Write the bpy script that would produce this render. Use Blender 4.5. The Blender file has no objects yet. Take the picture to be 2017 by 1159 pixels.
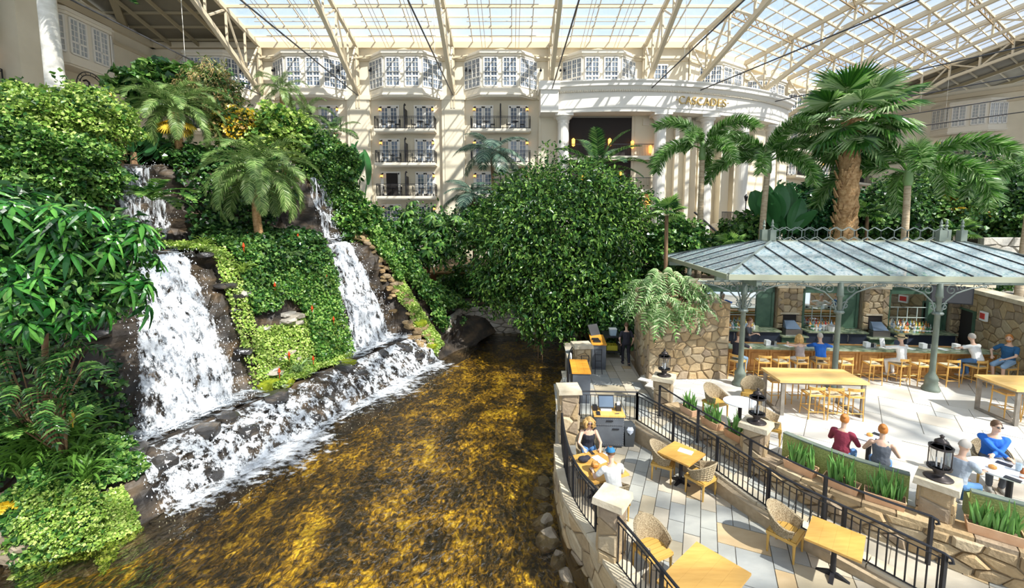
import bpy, math, random
import numpy as np
from mathutils import Vector, Matrix, noise

SC = bpy.context.scene
COL = SC.collection
PI = math.pi
R = math.radians

# ------------------------------------------------------------------ camera
FPX, CX, CY = 850.0, 1008.5, 516.0
TILT = R(5.4)
CAMP = Vector((0.0, 0.0, 6.3))
cd = bpy.data.cameras.new('camera')
cd.sensor_width = 36.0
cd.lens = FPX / 2017.0 * 36.0
cd.shift_y = -(579.5 - CY) / 2017.0
cd.clip_start, cd.clip_end = 0.1, 500
cam = bpy.data.objects.new('camera', cd)
cam.location = CAMP
cam.rotation_euler = (PI / 2 - TILT, 0, 0)
COL.objects.link(cam)
SC.camera = cam

# ------------------------------------------------------------------ world, sun, exposure
wd = bpy.data.worlds.new('sky')
SC.world = wd
wd.use_nodes = True
nt = wd.node_tree
bg = nt.nodes['Background']
tcw = nt.nodes.new('ShaderNodeTexCoord')
nzw = nt.nodes.new('ShaderNodeTexNoise')
nzw.inputs['Scale'].default_value = 3.0
nzw.inputs['Detail'].default_value = 4.0
rpw = nt.nodes.new('ShaderNodeValToRGB')
rpw.color_ramp.elements[0].position = 0.38
rpw.color_ramp.elements[0].color = (0.60, 0.77, 1.0, 1)
rpw.color_ramp.elements[1].position = 0.60
rpw.color_ramp.elements[1].color = (0.90, 0.95, 1.0, 1)
nt.links.new(tcw.outputs['Generated'], nzw.inputs['Vector'])
nt.links.new(nzw.outputs['Fac'], rpw.inputs['Fac'])
nt.links.new(rpw.outputs['Color'], bg.inputs['Color'])
bg.inputs['Strength'].default_value = 1.0

sd = bpy.data.lights.new('sun', 'SUN')
sd.energy = 9.0
sd.angle = R(0.8)
sd.color = (1.0, 0.93, 0.80)
sun = bpy.data.objects.new('sun', sd)
SUND = Vector((0.52, -0.50, 0.80)).normalized()
sun.rotation_euler = SUND.to_track_quat('Z', 'Y').to_euler()
sun.location = (30, -30, 60)
COL.objects.link(sun)

SC.view_settings.view_transform = 'Standard'
SC.view_settings.look = 'None'
SC.view_settings.gamma = 1.0
SC.view_settings.use_curve_mapping = False
SC.view_settings.exposure = 0.5
SC.cycles.max_bounces = 6
SC.cycles.transparent_max_bounces = 16

# ------------------------------------------------------------------ pixel helpers
_F = Vector((0, math.cos(TILT), -math.sin(TILT)))
_U = Vector((0, math.sin(TILT), math.cos(TILT)))

def ray(px, py):
    return _F * FPX + Vector((1, 0, 0)) * (px - CX) - _U * (py - CY)

def at_z(px, py, z):
    d = ray(px, py)
    return CAMP + d * ((z - CAMP.z) / d.z)

def at_y(px, py, y):
    d = ray(px, py)
    return CAMP + d * (y / d.y)

# ------------------------------------------------------------------ objects
def tag(o, label=None, cat=None, group=None, kind=None):
    if label: o['label'] = label
    if cat: o['category'] = cat
    if group: o['group'] = group
    if kind: o['kind'] = kind
    return o

def thing(name, label, cat, loc=(0, 0, 0), rz=0.0, group=None, kind=None):
    o = bpy.data.objects.new(name, None)
    o.empty_display_size = 0.2
    COL.objects.link(o)
    o.location = loc
    o.rotation_euler = (0, 0, rz)
    return tag(o, label, cat, group, kind)

def add(name, mesh, parent=None, loc=None, rot=None, scale=None):
    o = bpy.data.objects.new(name, mesh)
    COL.objects.link(o)
    if parent: o.parent = parent
    if loc is not None: o.location = loc
    if rot is not None: o.rotation_euler = rot
    if scale is not None: o.scale = scale if hasattr(scale, '__len__') else (scale,) * 3
    return o

def copy_tree(o, parent=None):
    c = o.copy()
    COL.objects.link(c)
    c.parent = parent
    for ch in list(o.children):
        copy_tree(ch, c)
    return c

def smooth(me):
    me.polygons.foreach_set('use_smooth', [True] * len(me.polygons))

class MB:
    def __init__(s):
        s.v = []; s.f = []
    def quad(s, a, b, c, d):
        n = len(s.v); s.v += [tuple(a), tuple(b), tuple(c), tuple(d)]; s.f.append((n, n+1, n+2, n+3)); return s
    def poly(s, pts):
        n = len(s.v); s.v += [tuple(p) for p in pts]; s.f.append(tuple(range(n, n+len(pts)))); return s
    def hexa(s, p):           # 8 points: bottom ring 0-3 (ccw from above), top ring 4-7
        n = len(s.v); s.v += [tuple(q) for q in p]
        for f in ((3,2,1,0),(4,5,6,7),(0,1,5,4),(1,2,6,5),(2,3,7,6),(3,0,4,7)):
            s.f.append(tuple(n+i for i in f))
        return s
    def box(s, x0, y0, z0, x1, y1, z1):
        return s.hexa([(x0,y0,z0),(x1,y0,z0),(x1,y1,z0),(x0,y1,z0),(x0,y0,z1),(x1,y0,z1),(x1,y1,z1),(x0,y1,z1)])
    def cbox(s, c, d, rz=0.0, taper=1.0):
        cs, sn = math.cos(rz), math.sin(rz)
        p = []
        for z, k in ((-.5, 1.0), (.5, taper)):
            for x, y in ((-.5,-.5),(.5,-.5),(.5,.5),(-.5,.5)):
                X, Y = x*d[0]*k, y*d[1]*k
                p.append((c[0]+X*cs-Y*sn, c[1]+X*sn+Y*cs, c[2]+z*d[2]))
        return s.hexa(p)
    def bar(s, a, b, w, h, up=(0,0,1)):
        a = Vector(a); b = Vector(b); d = (b-a)
        if d.length < 1e-6: return s
        d.normalize(); u = Vector(up)
        x = d.cross(u)
        if x.length < 1e-3: x = d.cross(Vector((1,0,0)))
        x.normalize(); y = x.cross(d)
        x *= w/2; y *= h/2
        return s.hexa([a-x-y, a+x-y, b+x-y, b-x-y, a-x+y, a+x+y, b+x+y, b-x+y])
    def tube(s, pts, r, n=6, cap=True, flat=1.0):
        pts = [Vector(p) for p in pts]
        rs = r if hasattr(r, '__len__') else [r]*len(pts)
        base = len(s.v); prev = None
        for i, p in enumerate(pts):
            d = (pts[min(i+1, len(pts)-1)] - pts[max(i-1, 0)])
            if d.length < 1e-9: d = Vector((0,0,1))
            d.normalize()
            if prev is None:
                x = d.cross(Vector((0,0,1)))
                if x.length < 0.05: x = d.cross(Vector((0,1,0)))
            else:
                x = prev - d*prev.dot(d)
            x.normalize(); prev = x; y = d.cross(x)
            for k in range(n):
                a = 2*PI*k/n
                s.v.append(tuple(p + x*(math.cos(a)*rs[i]) + y*(math.sin(a)*rs[i]*flat)))
        for i in range(len(pts)-1):
            for k in range(n):
                a = base+i*n+k; b = base+i*n+(k+1)%n
                s.f.append((a, b, b+n, a+n))
        if cap:
            s.f.append(tuple(base+k for k in reversed(range(n))))
            e = base+(len(pts)-1)*n
            s.f.append(tuple(e+k for k in range(n)))
        return s
    def lathe(s, prof, n=12, c=(0,0,0), sx=1.0, sy=1.0):
        base = len(s.v)
        for r, z in prof:
            for k in range(n):
                a = 2*PI*k/n
                s.v.append((c[0]+r*math.cos(a)*sx, c[1]+r*math.sin(a)*sy, c[2]+z))
        for i in range(len(prof)-1):
            for k in range(n):
                a = base+i*n+k; b = base+i*n+(k+1)%n
                s.f.append((a, b, b+n, a+n))
        s.f.append(tuple(base+k for k in reversed(range(n))))
        e = base+(len(prof)-1)*n
        s.f.append(tuple(e+k for k in range(n)))
        return s
    def ball(s, c, r, n=8, m=6, rot=None):
        r = r if hasattr(r, '__len__') else (r, r, r)
        base = len(s.v); c = Vector(c)
        for i in range(m+1):
            t = PI*i/m
            for k in range(n):
                a = 2*PI*k/n
                p = Vector((math.sin(t)*math.cos(a)*r[0], math.sin(t)*math.sin(a)*r[1], -math.cos(t)*r[2]))
                if rot is not None: p = rot @ p
                s.v.append(tuple(c+p))
        for i in range(m):
            for k in range(n):
                a = base+i*n+k; b = base+i*n+(k+1)%n
                s.f.append((a, b, b+n, a+n))
        return s
    def prism(s, poly, z0, z1):
        n = len(s.v); k = len(poly)
        s.v += [(p[0], p[1], z0) for p in poly] + [(p[0], p[1], z1) for p in poly]
        s.f.append(tuple(n+i for i in reversed(range(k)))); s.f.append(tuple(n+k+i for i in range(k)))
        for i in range(k):
            j = (i+1) % k
            s.f.append((n+i, n+j, n+k+j, n+k+i))
        return s
    def grid(s, rows):
        n = len(s.v); w = len(rows[0])
        for r in rows: s.v += [tuple(p) for p in r]
        for i in range(len(rows)-1):
            for j in range(w-1):
                a = n+i*w+j
                s.f.append((a, a+1, a+w+1, a+w))
        return s
    def mesh(s, name, mat, sm=False):
        me = bpy.data.meshes.new(name)
        me.from_pydata(s.v, [], s.f)
        if mat: me.materials.append(mat)
        if sm: smooth(me)
        me.update()
        return me
    def build(s, name, mat, parent=None, sm=False, loc=None, rot=None, scale=None):
        return add(name, s.mesh(name, mat, sm), parent, loc, rot, scale)

def mesh_np(name, V, Fq, mat, sm=False):
    """V (n,3) float array, Fq (m,k) int array (k = 3 or 4)."""
    me = bpy.data.meshes.new(name)
    V = np.asarray(V, dtype=np.float32); Fq = np.asarray(Fq, dtype=np.int32)
    m, k = Fq.shape
    me.vertices.add(len(V)); me.vertices.foreach_set('co', V.ravel())
    me.loops.add(m*k); me.loops.foreach_set('vertex_index', Fq.ravel())
    me.polygons.add(m)
    me.polygons.foreach_set('loop_start', np.arange(0, m*k, k, dtype=np.int32))
    me.polygons.foreach_set('loop_total', np.full(m, k, dtype=np.int32))
    me.polygons.foreach_set('use_smooth', np.full(m, sm, dtype=bool))
    if mat: me.materials.append(mat)
    me.update(calc_edges=True)
    return me
# ------------------------------------------------------------------ materials (procedural)
MATS = {}

def _ramp(nt, stops, interp='LINEAR'):
    r = nt.nodes.new('ShaderNodeValToRGB')
    e = r.color_ramp.elements
    r.color_ramp.interpolation = interp
    while len(e) > 1: e.remove(e[-1])
    e[0].position, e[0].color = stops[0][0], (*stops[0][1], 1)
    for p, c in stops[1:]:
        n = e.new(p); n.color = (*c, 1)
    return r

def _pos(nt, scale):
    g = nt.nodes.new('ShaderNodeNewGeometry')
    mp = nt.nodes.new('ShaderNodeMapping')
    mp.inputs['Scale'].default_value = scale if hasattr(scale, '__len__') else (scale,)*3
    nt.links.new(g.outputs['Position'], mp.inputs['Vector'])
    return mp

def mat(name, stops, rough=0.6, metal=0.0, nscale=2.0, detail=4.0, rand=None, rint='CONSTANT', rmix=0.5,
        bump=0.0, bscale=None, spec=0.5, island=False, trans=0.0, emit=0.0, sheen=0.0, coat=0.0):
    """stops: colour or list of (pos, colour) driven by noise; rand: list of (pos, colour) driven by object or island random."""
    m = bpy.data.materials.new(name); MATS[name] = m
    m.use_nodes = True
    nt = m.node_tree; L = nt.links
    b = nt.nodes['Principled BSDF']; out = nt.nodes['Material Output']
    b.inputs['Roughness'].default_value = rough
    b.inputs['Metallic'].default_value = metal
    b.inputs['Specular IOR Level'].default_value = spec
    if coat: b.inputs['Coat Weight'].default_value = coat
    nz = None
    if isinstance(stops[0], (int, float)):
        b.inputs['Base Color'].default_value = (*stops, 1); csock = None
    else:
        mp = _pos(nt, nscale)
        nz = nt.nodes.new('ShaderNodeTexNoise'); nz.inputs['Scale'].default_value = 1.0
        nz.inputs['Detail'].default_value = detail
        L.new(mp.outputs[0], nz.inputs['Vector'])
        rp = _ramp(nt, stops); L.new(nz.outputs['Fac'], rp.inputs['Fac'])
        csock = rp.outputs['Color']
    if rand:
        if island:
            g = nt.nodes.new('ShaderNodeNewGeometry'); rs = g.outputs['Random Per Island']
        else:
            g = nt.nodes.new('ShaderNodeObjectInfo'); rs = g.outputs['Random']
        rr = _ramp(nt, rand, rint); L.new(rs, rr.inputs['Fac'])
        if csock is None: csock = rr.outputs['Color']
        else:
            mx = nt.nodes.new('ShaderNodeMix'); mx.data_type = 'RGBA'; mx.blend_type = 'MIX'
            mx.inputs[0].default_value = rmix
            L.new(csock, mx.inputs[6]); L.new(rr.outputs['Color'], mx.inputs[7])
            csock = mx.outputs[2]
    if csock is not None: L.new(csock, b.inputs['Base Color'])
    if bump:
        mp2 = _pos(nt, bscale or nscale)
        n2 = nt.nodes.new('ShaderNodeTexNoise'); n2.inputs['Scale'].default_value = 1.0; n2.inputs['Detail'].default_value = 5
        L.new(mp2.outputs[0], n2.inputs['Vector'])
        bp = nt.nodes.new('ShaderNodeBump'); bp.inputs['Strength'].default_value = bump; bp.inputs['Distance'].default_value = 0.05
        L.new(n2.outputs['Fac'], bp.inputs['Height']); L.new(bp.outputs['Normal'], b.inputs['Normal'])
    if emit:
        if csock is not None: L.new(csock, b.inputs['Emission Color'])
        else: b.inputs['Emission Color'].default_value = (*stops, 1)
        b.inputs['Emission Strength'].default_value = emit
    if trans:
        t = nt.nodes.new('ShaderNodeBsdfTranslucent')
        if csock is not None: L.new(csock, t.inputs['Color'])
        else: t.inputs['Color'].default_value = (*stops, 1)
        ms = nt.nodes.new('ShaderNodeMixShader'); ms.inputs[0].default_value = trans
        L.new(b.outputs[0], ms.inputs[1]); L.new(t.outputs[0], ms.inputs[2]); L.new(ms.outputs[0], out.inputs['Surface'])
    return m

def leafmat(name, cols, rough=0.38, trans=0.32):
    n = len(cols)
    return mat(name, cols[0], rough=rough, rand=[((i+0.5)/n, c) for i, c in enumerate(cols)], rint='LINEAR', island=True, trans=trans, spec=0.45)

def glassmat(name, tint, refl=0.12, rough=0.03, body=None, bodyw=0.0):
    m = bpy.data.materials.new(name); MATS[name] = m; m.use_nodes = True
    nt = m.node_tree; L = nt.links; nt.nodes.clear()
    out = nt.nodes.new('ShaderNodeOutputMaterial')
    t = nt.nodes.new('ShaderNodeBsdfTransparent'); t.inputs[0].default_value = (*tint, 1)
    g = nt.nodes.new('ShaderNodeBsdfGlossy'); g.inputs['Roughness'].default_value = rough
    fr = nt.nodes.new('ShaderNodeLayerWeight'); fr.inputs['Blend'].default_value = 0.5
    pwn = nt.nodes.new('ShaderNodeMath'); pwn.operation = 'POWER'; pwn.inputs[1].default_value = 4.0
    L.new(fr.outputs['Facing'], pwn.inputs[0])
    ml = nt.nodes.new('ShaderNodeMath'); ml.operation = 'MULTIPLY_ADD'; ml.inputs[1].default_value = 0.5; ml.inputs[2].default_value = refl*0.3
    L.new(pwn.outputs[0], ml.inputs[0])
    ms = nt.nodes.new('ShaderNodeMixShader')
    L.new(ml.outputs[0], ms.inputs[0])
    first = t.outputs[0]
    if body:
        d = nt.nodes.new('ShaderNodeBsdfDiffuse'); d.inputs[0].default_value = (*body, 1)
        m2 = nt.nodes.new('ShaderNodeMixShader'); m2.inputs[0].default_value = bodyw
        L.new(t.outputs[0], m2.inputs[1]); L.new(d.outputs[0], m2.inputs[2]); first = m2.outputs[0]
    L.new(first, ms.inputs[1]); L.new(g.outputs[0], ms.inputs[2]); L.new(ms.outputs[0], out.inputs['Surface'])
    return m

# building
CREAM = mat('cream_render', [(0.3,(0.66,0.58,0.43)),(0.7,(0.74,0.66,0.50))], rough=0.85, nscale=0.6, bump=0.05, bscale=8)
CREAM2 = mat('cream_trim', (0.74,0.67,0.54), rough=0.6)
WHITE = mat('white_paint', (0.78,0.74,0.66), rough=0.55)
STEEL = mat('cream_painted_steel', (0.60,0.50,0.34), rough=0.5)
BACKLITBROWN = mat('backlit_brown_steel', (0.30,0.21,0.11), rough=0.6)  # lattice brown, with its backlit darkness put into the colour
CEIL = mat('brown_ceiling_board', [(0.3,(0.17,0.14,0.09)),(0.7,(0.21,0.18,0.12))], rough=0.9, nscale=0.5)
CEILBEAM = mat('ceiling_beam', (0.36,0.29,0.17), rough=0.7)
BLACKIRON = mat('black_iron', (0.018,0.018,0.022), rough=0.45, metal=0.3)
DARKGLASS = mat('window_glass', [(0.35,(0.08,0.11,0.16)),(0.65,(0.22,0.27,0.33))], rough=0.06, nscale=0.5, spec=0.8)
CURTAIN = mat('net_curtain_glass', [(0.3,(0.30,0.32,0.33)),(0.7,(0.52,0.53,0.52))], rough=0.1, nscale=(9,9,0.5), spec=0.7)
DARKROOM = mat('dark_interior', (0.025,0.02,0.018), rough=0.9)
INTERIOR = mat('interior_wall', (0.34,0.25,0.14), rough=0.8)
AMBER = mat('amber_lamp_glass', (1.0,0.42,0.07), rough=0.3, emit=2.5)
GOLD = mat('gold_lettering', (0.50,0.36,0.13), rough=0.4, metal=0.4)
ROOFGLASS = glassmat('skylight_glass', (0.92,0.95,1.0), refl=0.05, body=(0.85,0.9,1.0), bodyw=0.10)
CABLE = mat('dark_cable', (0.05,0.05,0.055), rough=0.5)
LIGHTCABLE = mat('pale_rod', (0.72,0.68,0.58), rough=0.5)
# stone and ground
STONE = mat('fieldstone', [(0.3,(0.26,0.18,0.10)),(0.7,(0.46,0.34,0.20))], rough=0.85, nscale=5.0, detail=6,
            rand=[(0.0,(0.36,0.26,0.14)),(0.2,(0.50,0.37,0.20)),(0.4,(0.27,0.21,0.15)),(0.6,(0.45,0.31,0.15)),(0.8,(0.52,0.42,0.27))], rmix=0.6, bump=0.5, bscale=14)
MORTAR = mat('mortar', [(0.3,(0.30,0.23,0.14)),(0.7,(0.40,0.31,0.20))], rough=0.95, nscale=8, bump=0.4)
CAPSTONE = mat('cap_stone', [(0.3,(0.46,0.38,0.26)),(0.7,(0.60,0.52,0.38))], rough=0.8, nscale=4, bump=0.2, bscale=18)
SLATE = mat('slate_tile', [(0.25,(0.25,0.22,0.17)),(0.75,(0.46,0.41,0.32))], rough=0.55, nscale=(2.2,5.0,2.0), detail=6,
            rand=[(0.0,(0.42,0.37,0.29)),(0.14,(0.31,0.33,0.32)),(0.30,(0.48,0.42,0.32)),(0.42,(0.50,0.33,0.14)),(0.50,(0.34,0.36,0.34)),(0.64,(0.54,0.47,0.36)),(0.80,(0.40,0.33,0.21)),(0.92,(0.27,0.30,0.31))],
            rmix=0.62, bump=0.12, bscale=12)
PALESLATE = mat('pale_slate_tile', [(0.25,(0.46,0.42,0.35)),(0.75,(0.64,0.59,0.51))], rough=0.5, nscale=(2.0,5.0,2.0), detail=6,
            rand=[(0.0,(0.70,0.66,0.59)),(0.2,(0.60,0.61,0.60)),(0.4,(0.76,0.72,0.65)),(0.6,(0.72,0.61,0.47)),(0.7,(0.66,0.65,0.61)),(0.88,(0.58,0.55,0.50))],
            rmix=0.55, bump=0.1, bscale=12)
GROUT = mat('grout', (0.33,0.29,0.23), rough=0.95)
ROCK = mat('cliff_rock', [(0.30,(0.012,0.010,0.009)),(0.52,(0.045,0.033,0.022)),(0.74,(0.13,0.085,0.045))], rough=0.6, nscale=(1.2,1.2,3.0), detail=8, bump=0.9, bscale=(4,4,9))
WETROCK = mat('wet_dark_rock', [(0.3,(0.012,0.012,0.014)),(0.55,(0.045,0.04,0.036)),(0.75,(0.15,0.11,0.07))], rough=0.22, nscale=(2,2,5), detail=8, bump=0.7, bscale=(6,6,10), spec=0.7)
BROWNROCK = mat('brown_rock', [(0.3,(0.14,0.085,0.03)),(0.7,(0.36,0.25,0.12))], rough=0.7, nscale=4, detail=6,
            rand=[(0.0,(0.22,0.14,0.06)),(0.3,(0.38,0.27,0.13)),(0.6,(0.16,0.11,0.06)),(0.8,(0.30,0.24,0.16))], rmix=0.5, bump=0.7, bscale=12)
GREYROCK = mat('grey_limestone', [(0.3,(0.30,0.27,0.22)),(0.7,(0.55,0.50,0.42))], rough=0.8, nscale=4, detail=6,
            rand=[(0.0,(0.34,0.30,0.24)),(0.4,(0.50,0.46,0.40)),(0.7,(0.42,0.35,0.26))], rmix=0.5, bump=0.6, bscale=12)
BOULDERM = mat('tan_boulder', [(0.3,(0.15,0.115,0.075)),(0.7,(0.33,0.27,0.19))], rough=0.8, nscale=4, detail=7, bump=0.7, bscale=10)
MOSS = mat('moss', [(0.3,(0.08,0.12,0.01)),(0.7,(0.32,0.36,0.03))], rough=1.0, spec=0.05, nscale=6, bump=0.8, bscale=40)
SOIL = mat('garden_soil', [(0.3,(0.05,0.033,0.018)),(0.7,(0.15,0.10,0.05))], rough=0.95, nscale=3, bump=0.6, bscale=16)
POTSOIL = mat('potting_soil', [(0.3,(0.14,0.09,0.05)),(0.7,(0.28,0.20,0.12))], rough=0.95, nscale=22, bump=0.6, bscale=50)
PATH = mat('garden_path', (0.42,0.24,0.10), rough=0.9)
# furniture
HONEY = mat('honey_wood', [(0.3,(0.62,0.33,0.07)),(0.7,(0.80,0.47,0.13))], rough=0.42, nscale=(14,3,3), detail=5)
TERRACETOP = mat('honey_table_plank', [(0.3,(0.50,0.26,0.05)),(0.7,(0.64,0.36,0.09))], rough=0.35, nscale=(3,16,3), detail=5, rand=[(0,(0.54,0.29,0.06)),(0.5,(0.66,0.38,0.10))], rint='LINEAR', rmix=0.3)
TABLEWOOD = mat('pale_oak_plank', [(0.3,(0.62,0.37,0.11)),(0.7,(0.76,0.49,0.18))], rough=0.35, nscale=(3,16,3), detail=5, rand=[(0,(0.76,0.47,0.15)),(0.5,(0.88,0.60,0.25))], rint='LINEAR', rmix=0.3)
ORANGEWOOD = mat('orange_counter_wood', [(0.3,(0.60,0.24,0.025)),(0.7,(0.78,0.36,0.05))], rough=0.35, nscale=(3,14,3))
BARWOOD = mat('bar_panel_wood', [(0.3,(0.42,0.19,0.045)),(0.7,(0.58,0.29,0.08))], rough=0.45, nscale=(10,3,3))
WICKER = mat('woven_wicker', [(0.35,(0.30,0.22,0.12)),(0.65,(0.62,0.50,0.32))], rough=0.8, nscale=(60,60,40), detail=2, bump=0.9, bscale=70)
SEATPAD = mat('woven_seat_cord', [(0.35,(0.50,0.40,0.24)),(0.65,(0.70,0.60,0.42))], rough=0.8, nscale=(50,50,50), bump=0.5)
YELLOWLEG = mat('yellow_wood_leg', (0.50,0.30,0.07), rough=0.45)
STEELLEG = mat('brushed_steel', [(0.3,(0.22,0.20,0.17)),(0.7,(0.34,0.31,0.27))], rough=0.45, metal=0.6, nscale=6)
WHITETOP = mat('white_table_top', (0.86,0.86,0.87), rough=0.35)
DARKMETAL = mat('dark_grey_steel_cabinet', [(0.3,(0.10,0.11,0.13)),(0.7,(0.17,0.19,0.22))], rough=0.4, metal=0.5, nscale=2)
RIVET = mat('rivets', (0.55,0.52,0.48), rough=0.35, metal=0.8)
BLACKPLASTIC = mat('black_plastic', (0.02,0.02,0.023), rough=0.4)
SCREEN = mat('blue_grey_screen', (0.12,0.17,0.24), rough=0.15)
PAPER = mat('white_paper', (0.86,0.85,0.82), rough=0.8)
GREYPLASTIC = mat('grey_bin_plastic', (0.05,0.055,0.06), rough=0.5)
BAG = mat('pale_bin_bag', (0.46,0.50,0.58), rough=0.4)
GREENSTEEL = mat('sage_green_painted_post', [(0.3,(0.12,0.15,0.12)),(0.7,(0.17,0.20,0.16))], rough=0.5, nscale=4)
SCROLL = mat('grey_green_ironwork', (0.17,0.20,0.18), rough=0.5, metal=0.2)
CREST = mat('pale_sage_ironwork', (0.40,0.46,0.42), rough=0.5)
def pavglass():
    m = mat('frosted_blue_roof_panel', [(0.36,(0.26,0.44,0.52)),(0.46,(0.56,0.72,0.78)),(0.56,(0.90,0.95,0.96)),(0.66,(0.42,0.60,0.66))], rough=0.22, nscale=9.0, detail=10, spec=0.6, trans=0.4)
    nt = m.node_tree; out = nt.nodes['Material Output']; last = out.inputs['Surface'].links[0].from_socket
    t = nt.nodes.new('ShaderNodeBsdfTransparent'); ms = nt.nodes.new('ShaderNodeMixShader'); ms.inputs[0].default_value = 0.62
    nt.links.new(last, ms.inputs[1]); nt.links.new(t.outputs[0], ms.inputs[2]); nt.links.new(ms.outputs[0], out.inputs['Surface'])
    return m
PAVGLASS = pavglass()
FASCIA = mat('olive_fascia', (0.30,0.31,0.22), rough=0.5)
GREENWOOD = mat('dark_green_woodwork', [(0.3,(0.045,0.10,0.060)),(0.7,(0.085,0.16,0.10))], rough=0.5, nscale=3)
MARBLE = mat('green_marble', [(0.3,(0.12,0.17,0.11)),(0.5,(0.28,0.33,0.20)),(0.7,(0.52,0.54,0.40))], rough=0.15, nscale=5, detail=8)
NAVY = mat('navy_cabinet', (0.03,0.04,0.065), rough=0.45)
MIRROR = mat('mirror', (0.72,0.76,0.76), rough=0.03, metal=1.0)
TVBLACK = mat('tv_glass', (0.02,0.018,0.02), rough=0.12, spec=0.7)
STAINLESS = mat('stainless', (0.55,0.55,0.56), rough=0.28, metal=0.9)
REDPLASTIC = mat('red_alarm', (0.62,0.03,0.02), rough=0.4)
TERRACOTTA = mat('terracotta', [(0.3,(0.55,0.27,0.12)),(0.7,(0.74,0.46,0.27))], rough=0.8, nscale=6, bump=0.15, bscale=20,
            rand=[(0,(0.62,0.32,0.15)),(0.3,(0.76,0.54,0.38)),(0.6,(0.70,0.44,0.26)),(0.8,(0.76,0.58,0.42))], rmix=0.5)
BOOTHFAB = mat('olive_booth_fabric', [(0.35,(0.20,0.24,0.06)),(0.65,(0.40,0.43,0.15))], rough=0.85, nscale=(30,30,60), detail=3)
BRONZE = mat('dark_bronze', (0.055,0.045,0.042), rough=0.4, metal=0.6)
CLEARGLASS = glassmat('clear_glass', (0.95,0.96,0.97), refl=0.2)
BOTTLE = mat('bottle_glass', (0.3,0.2,0.1), rough=0.12, spec=0.8,
             rand=[(0.0,(0.45,0.20,0.05)),(0.13,(0.05,0.22,0.10)),(0.26,(0.78,0.78,0.72)),(0.42,(0.50,0.05,0.04)),(0.52,(0.75,0.55,0.10)),(0.66,(0.30,0.45,0.60)),(0.78,(0.10,0.06,0.04)),(0.9,(0.75,0.32,0.06))])
YELLOWPLASTIC = mat('yellow_crate', (0.70,0.62,0.05), rough=0.5)
CLEARBLUE = mat('translucent_tub', (0.45,0.58,0.66), rough=0.3)
BEER = mat('amber_beer', (0.35,0.10,0.02), rough=0.15)
BURGER = mat('orange_food', (0.72,0.33,0.08), rough=0.6)
LEATHER = mat('tan_leather', (0.50,0.22,0.05), rough=0.5)
# people
SKIN = mat('skin', (0.64,0.40,0.28), rough=0.55)
HAIRBROWN = mat('brown_hair', (0.11,0.055,0.025), rough=0.6)
HAIRBLOND = mat('blonde_hair', [(0.3,(0.42,0.24,0.07)),(0.7,(0.68,0.44,0.16))], rough=0.6, nscale=30)
HAIRRED = mat('auburn_hair', (0.48,0.17,0.03), rough=0.6)
HAIRGREY = mat('grey_hair', (0.42,0.38,0.33), rough=0.7)
def cloth(n, c): return mat(n, [(0.3, tuple(x*0.88 for x in c)), (0.7, c)], rough=0.85, nscale=6, bump=0.3, bscale=16)
C_BLACK = cloth('black_cloth', (0.025,0.024,0.035)); C_WHITE = cloth('white_cloth', (0.80,0.79,0.75)); C_BLUE = cloth('royal_blue_cloth', (0.015,0.13,0.52))
C_TEAL = cloth('petrol_blue_cloth', (0.02,0.10,0.22)); C_GREY = cloth('grey_cloth', (0.33,0.37,0.42)); C_DGREY = cloth('charcoal_cloth', (0.10,0.11,0.13))
C_WINE = cloth('burgundy_cloth', (0.24,0.025,0.05)); C_TAUPE = cloth('taupe_cloth', (0.36,0.30,0.28)); C_DENIM = cloth('denim', (0.09,0.21,0.42)); C_LDENIM = cloth('light_denim', (0.28,0.42,0.58))
C_KHAKI = cloth('khaki', (0.42,0.33,0.22)); C_STRAW = cloth('straw', (0.62,0.46,0.22)); C_CAP = cloth('blue_cap', (0.02,0.14,0.28)); C_SHOE = cloth('shoe', (0.45,0.42,0.38))
# plants
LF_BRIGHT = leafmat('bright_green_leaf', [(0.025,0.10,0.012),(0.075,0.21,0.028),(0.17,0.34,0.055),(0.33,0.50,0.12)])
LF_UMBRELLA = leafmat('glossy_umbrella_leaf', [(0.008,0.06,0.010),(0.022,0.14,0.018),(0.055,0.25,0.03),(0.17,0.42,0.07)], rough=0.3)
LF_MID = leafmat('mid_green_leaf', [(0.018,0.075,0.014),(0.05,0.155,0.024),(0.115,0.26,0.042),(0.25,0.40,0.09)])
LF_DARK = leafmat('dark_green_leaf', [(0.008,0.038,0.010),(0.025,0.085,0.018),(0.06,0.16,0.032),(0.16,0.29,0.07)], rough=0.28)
LF_FICUS = leafmat('glossy_ficus_leaf', [(0.012,0.05,0.008),(0.04,0.12,0.016),(0.10,0.23,0.03),(0.26,0.42,0.08)], rough=0.32)
LF_LIME = leafmat('lime_leaf', [(0.16,0.28,0.04),(0.27,0.43,0.06),(0.42,0.57,0.11),(0.56,0.66,0.20)])
LF_YELLOW = leafmat('yellow_leaf', [(0.50,0.30,0.01),(0.66,0.42,0.02),(0.75,0.55,0.06)])
LF_GREYGREEN = leafmat('grey_green_frond', [(0.08,0.17,0.04),(0.16,0.30,0.09),(0.30,0.44,0.17),(0.46,0.54,0.28)])
LF_DATE = leafmat('date_palm_green', [(0.07,0.14,0.03),(0.15,0.27,0.06),(0.28,0.42,0.12),(0.46,0.55,0.22)])
LF_PALM = leafmat('palm_frond_green', [(0.025,0.10,0.012),(0.07,0.20,0.025),(0.16,0.34,0.06),(0.42,0.54,0.26)], rough=0.3)
LF_BLUEPALM = leafmat('dusky_palm_green', [(0.03,0.07,0.05),(0.06,0.13,0.09),(0.14,0.23,0.16),(0.24,0.33,0.24)])
LF_SNAKE = leafmat('snake_plant_green', [(0.02,0.09,0.02),(0.06,0.20,0.04),(0.16,0.34,0.08),(0.40,0.50,0.18)], trans=0.1)
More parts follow.
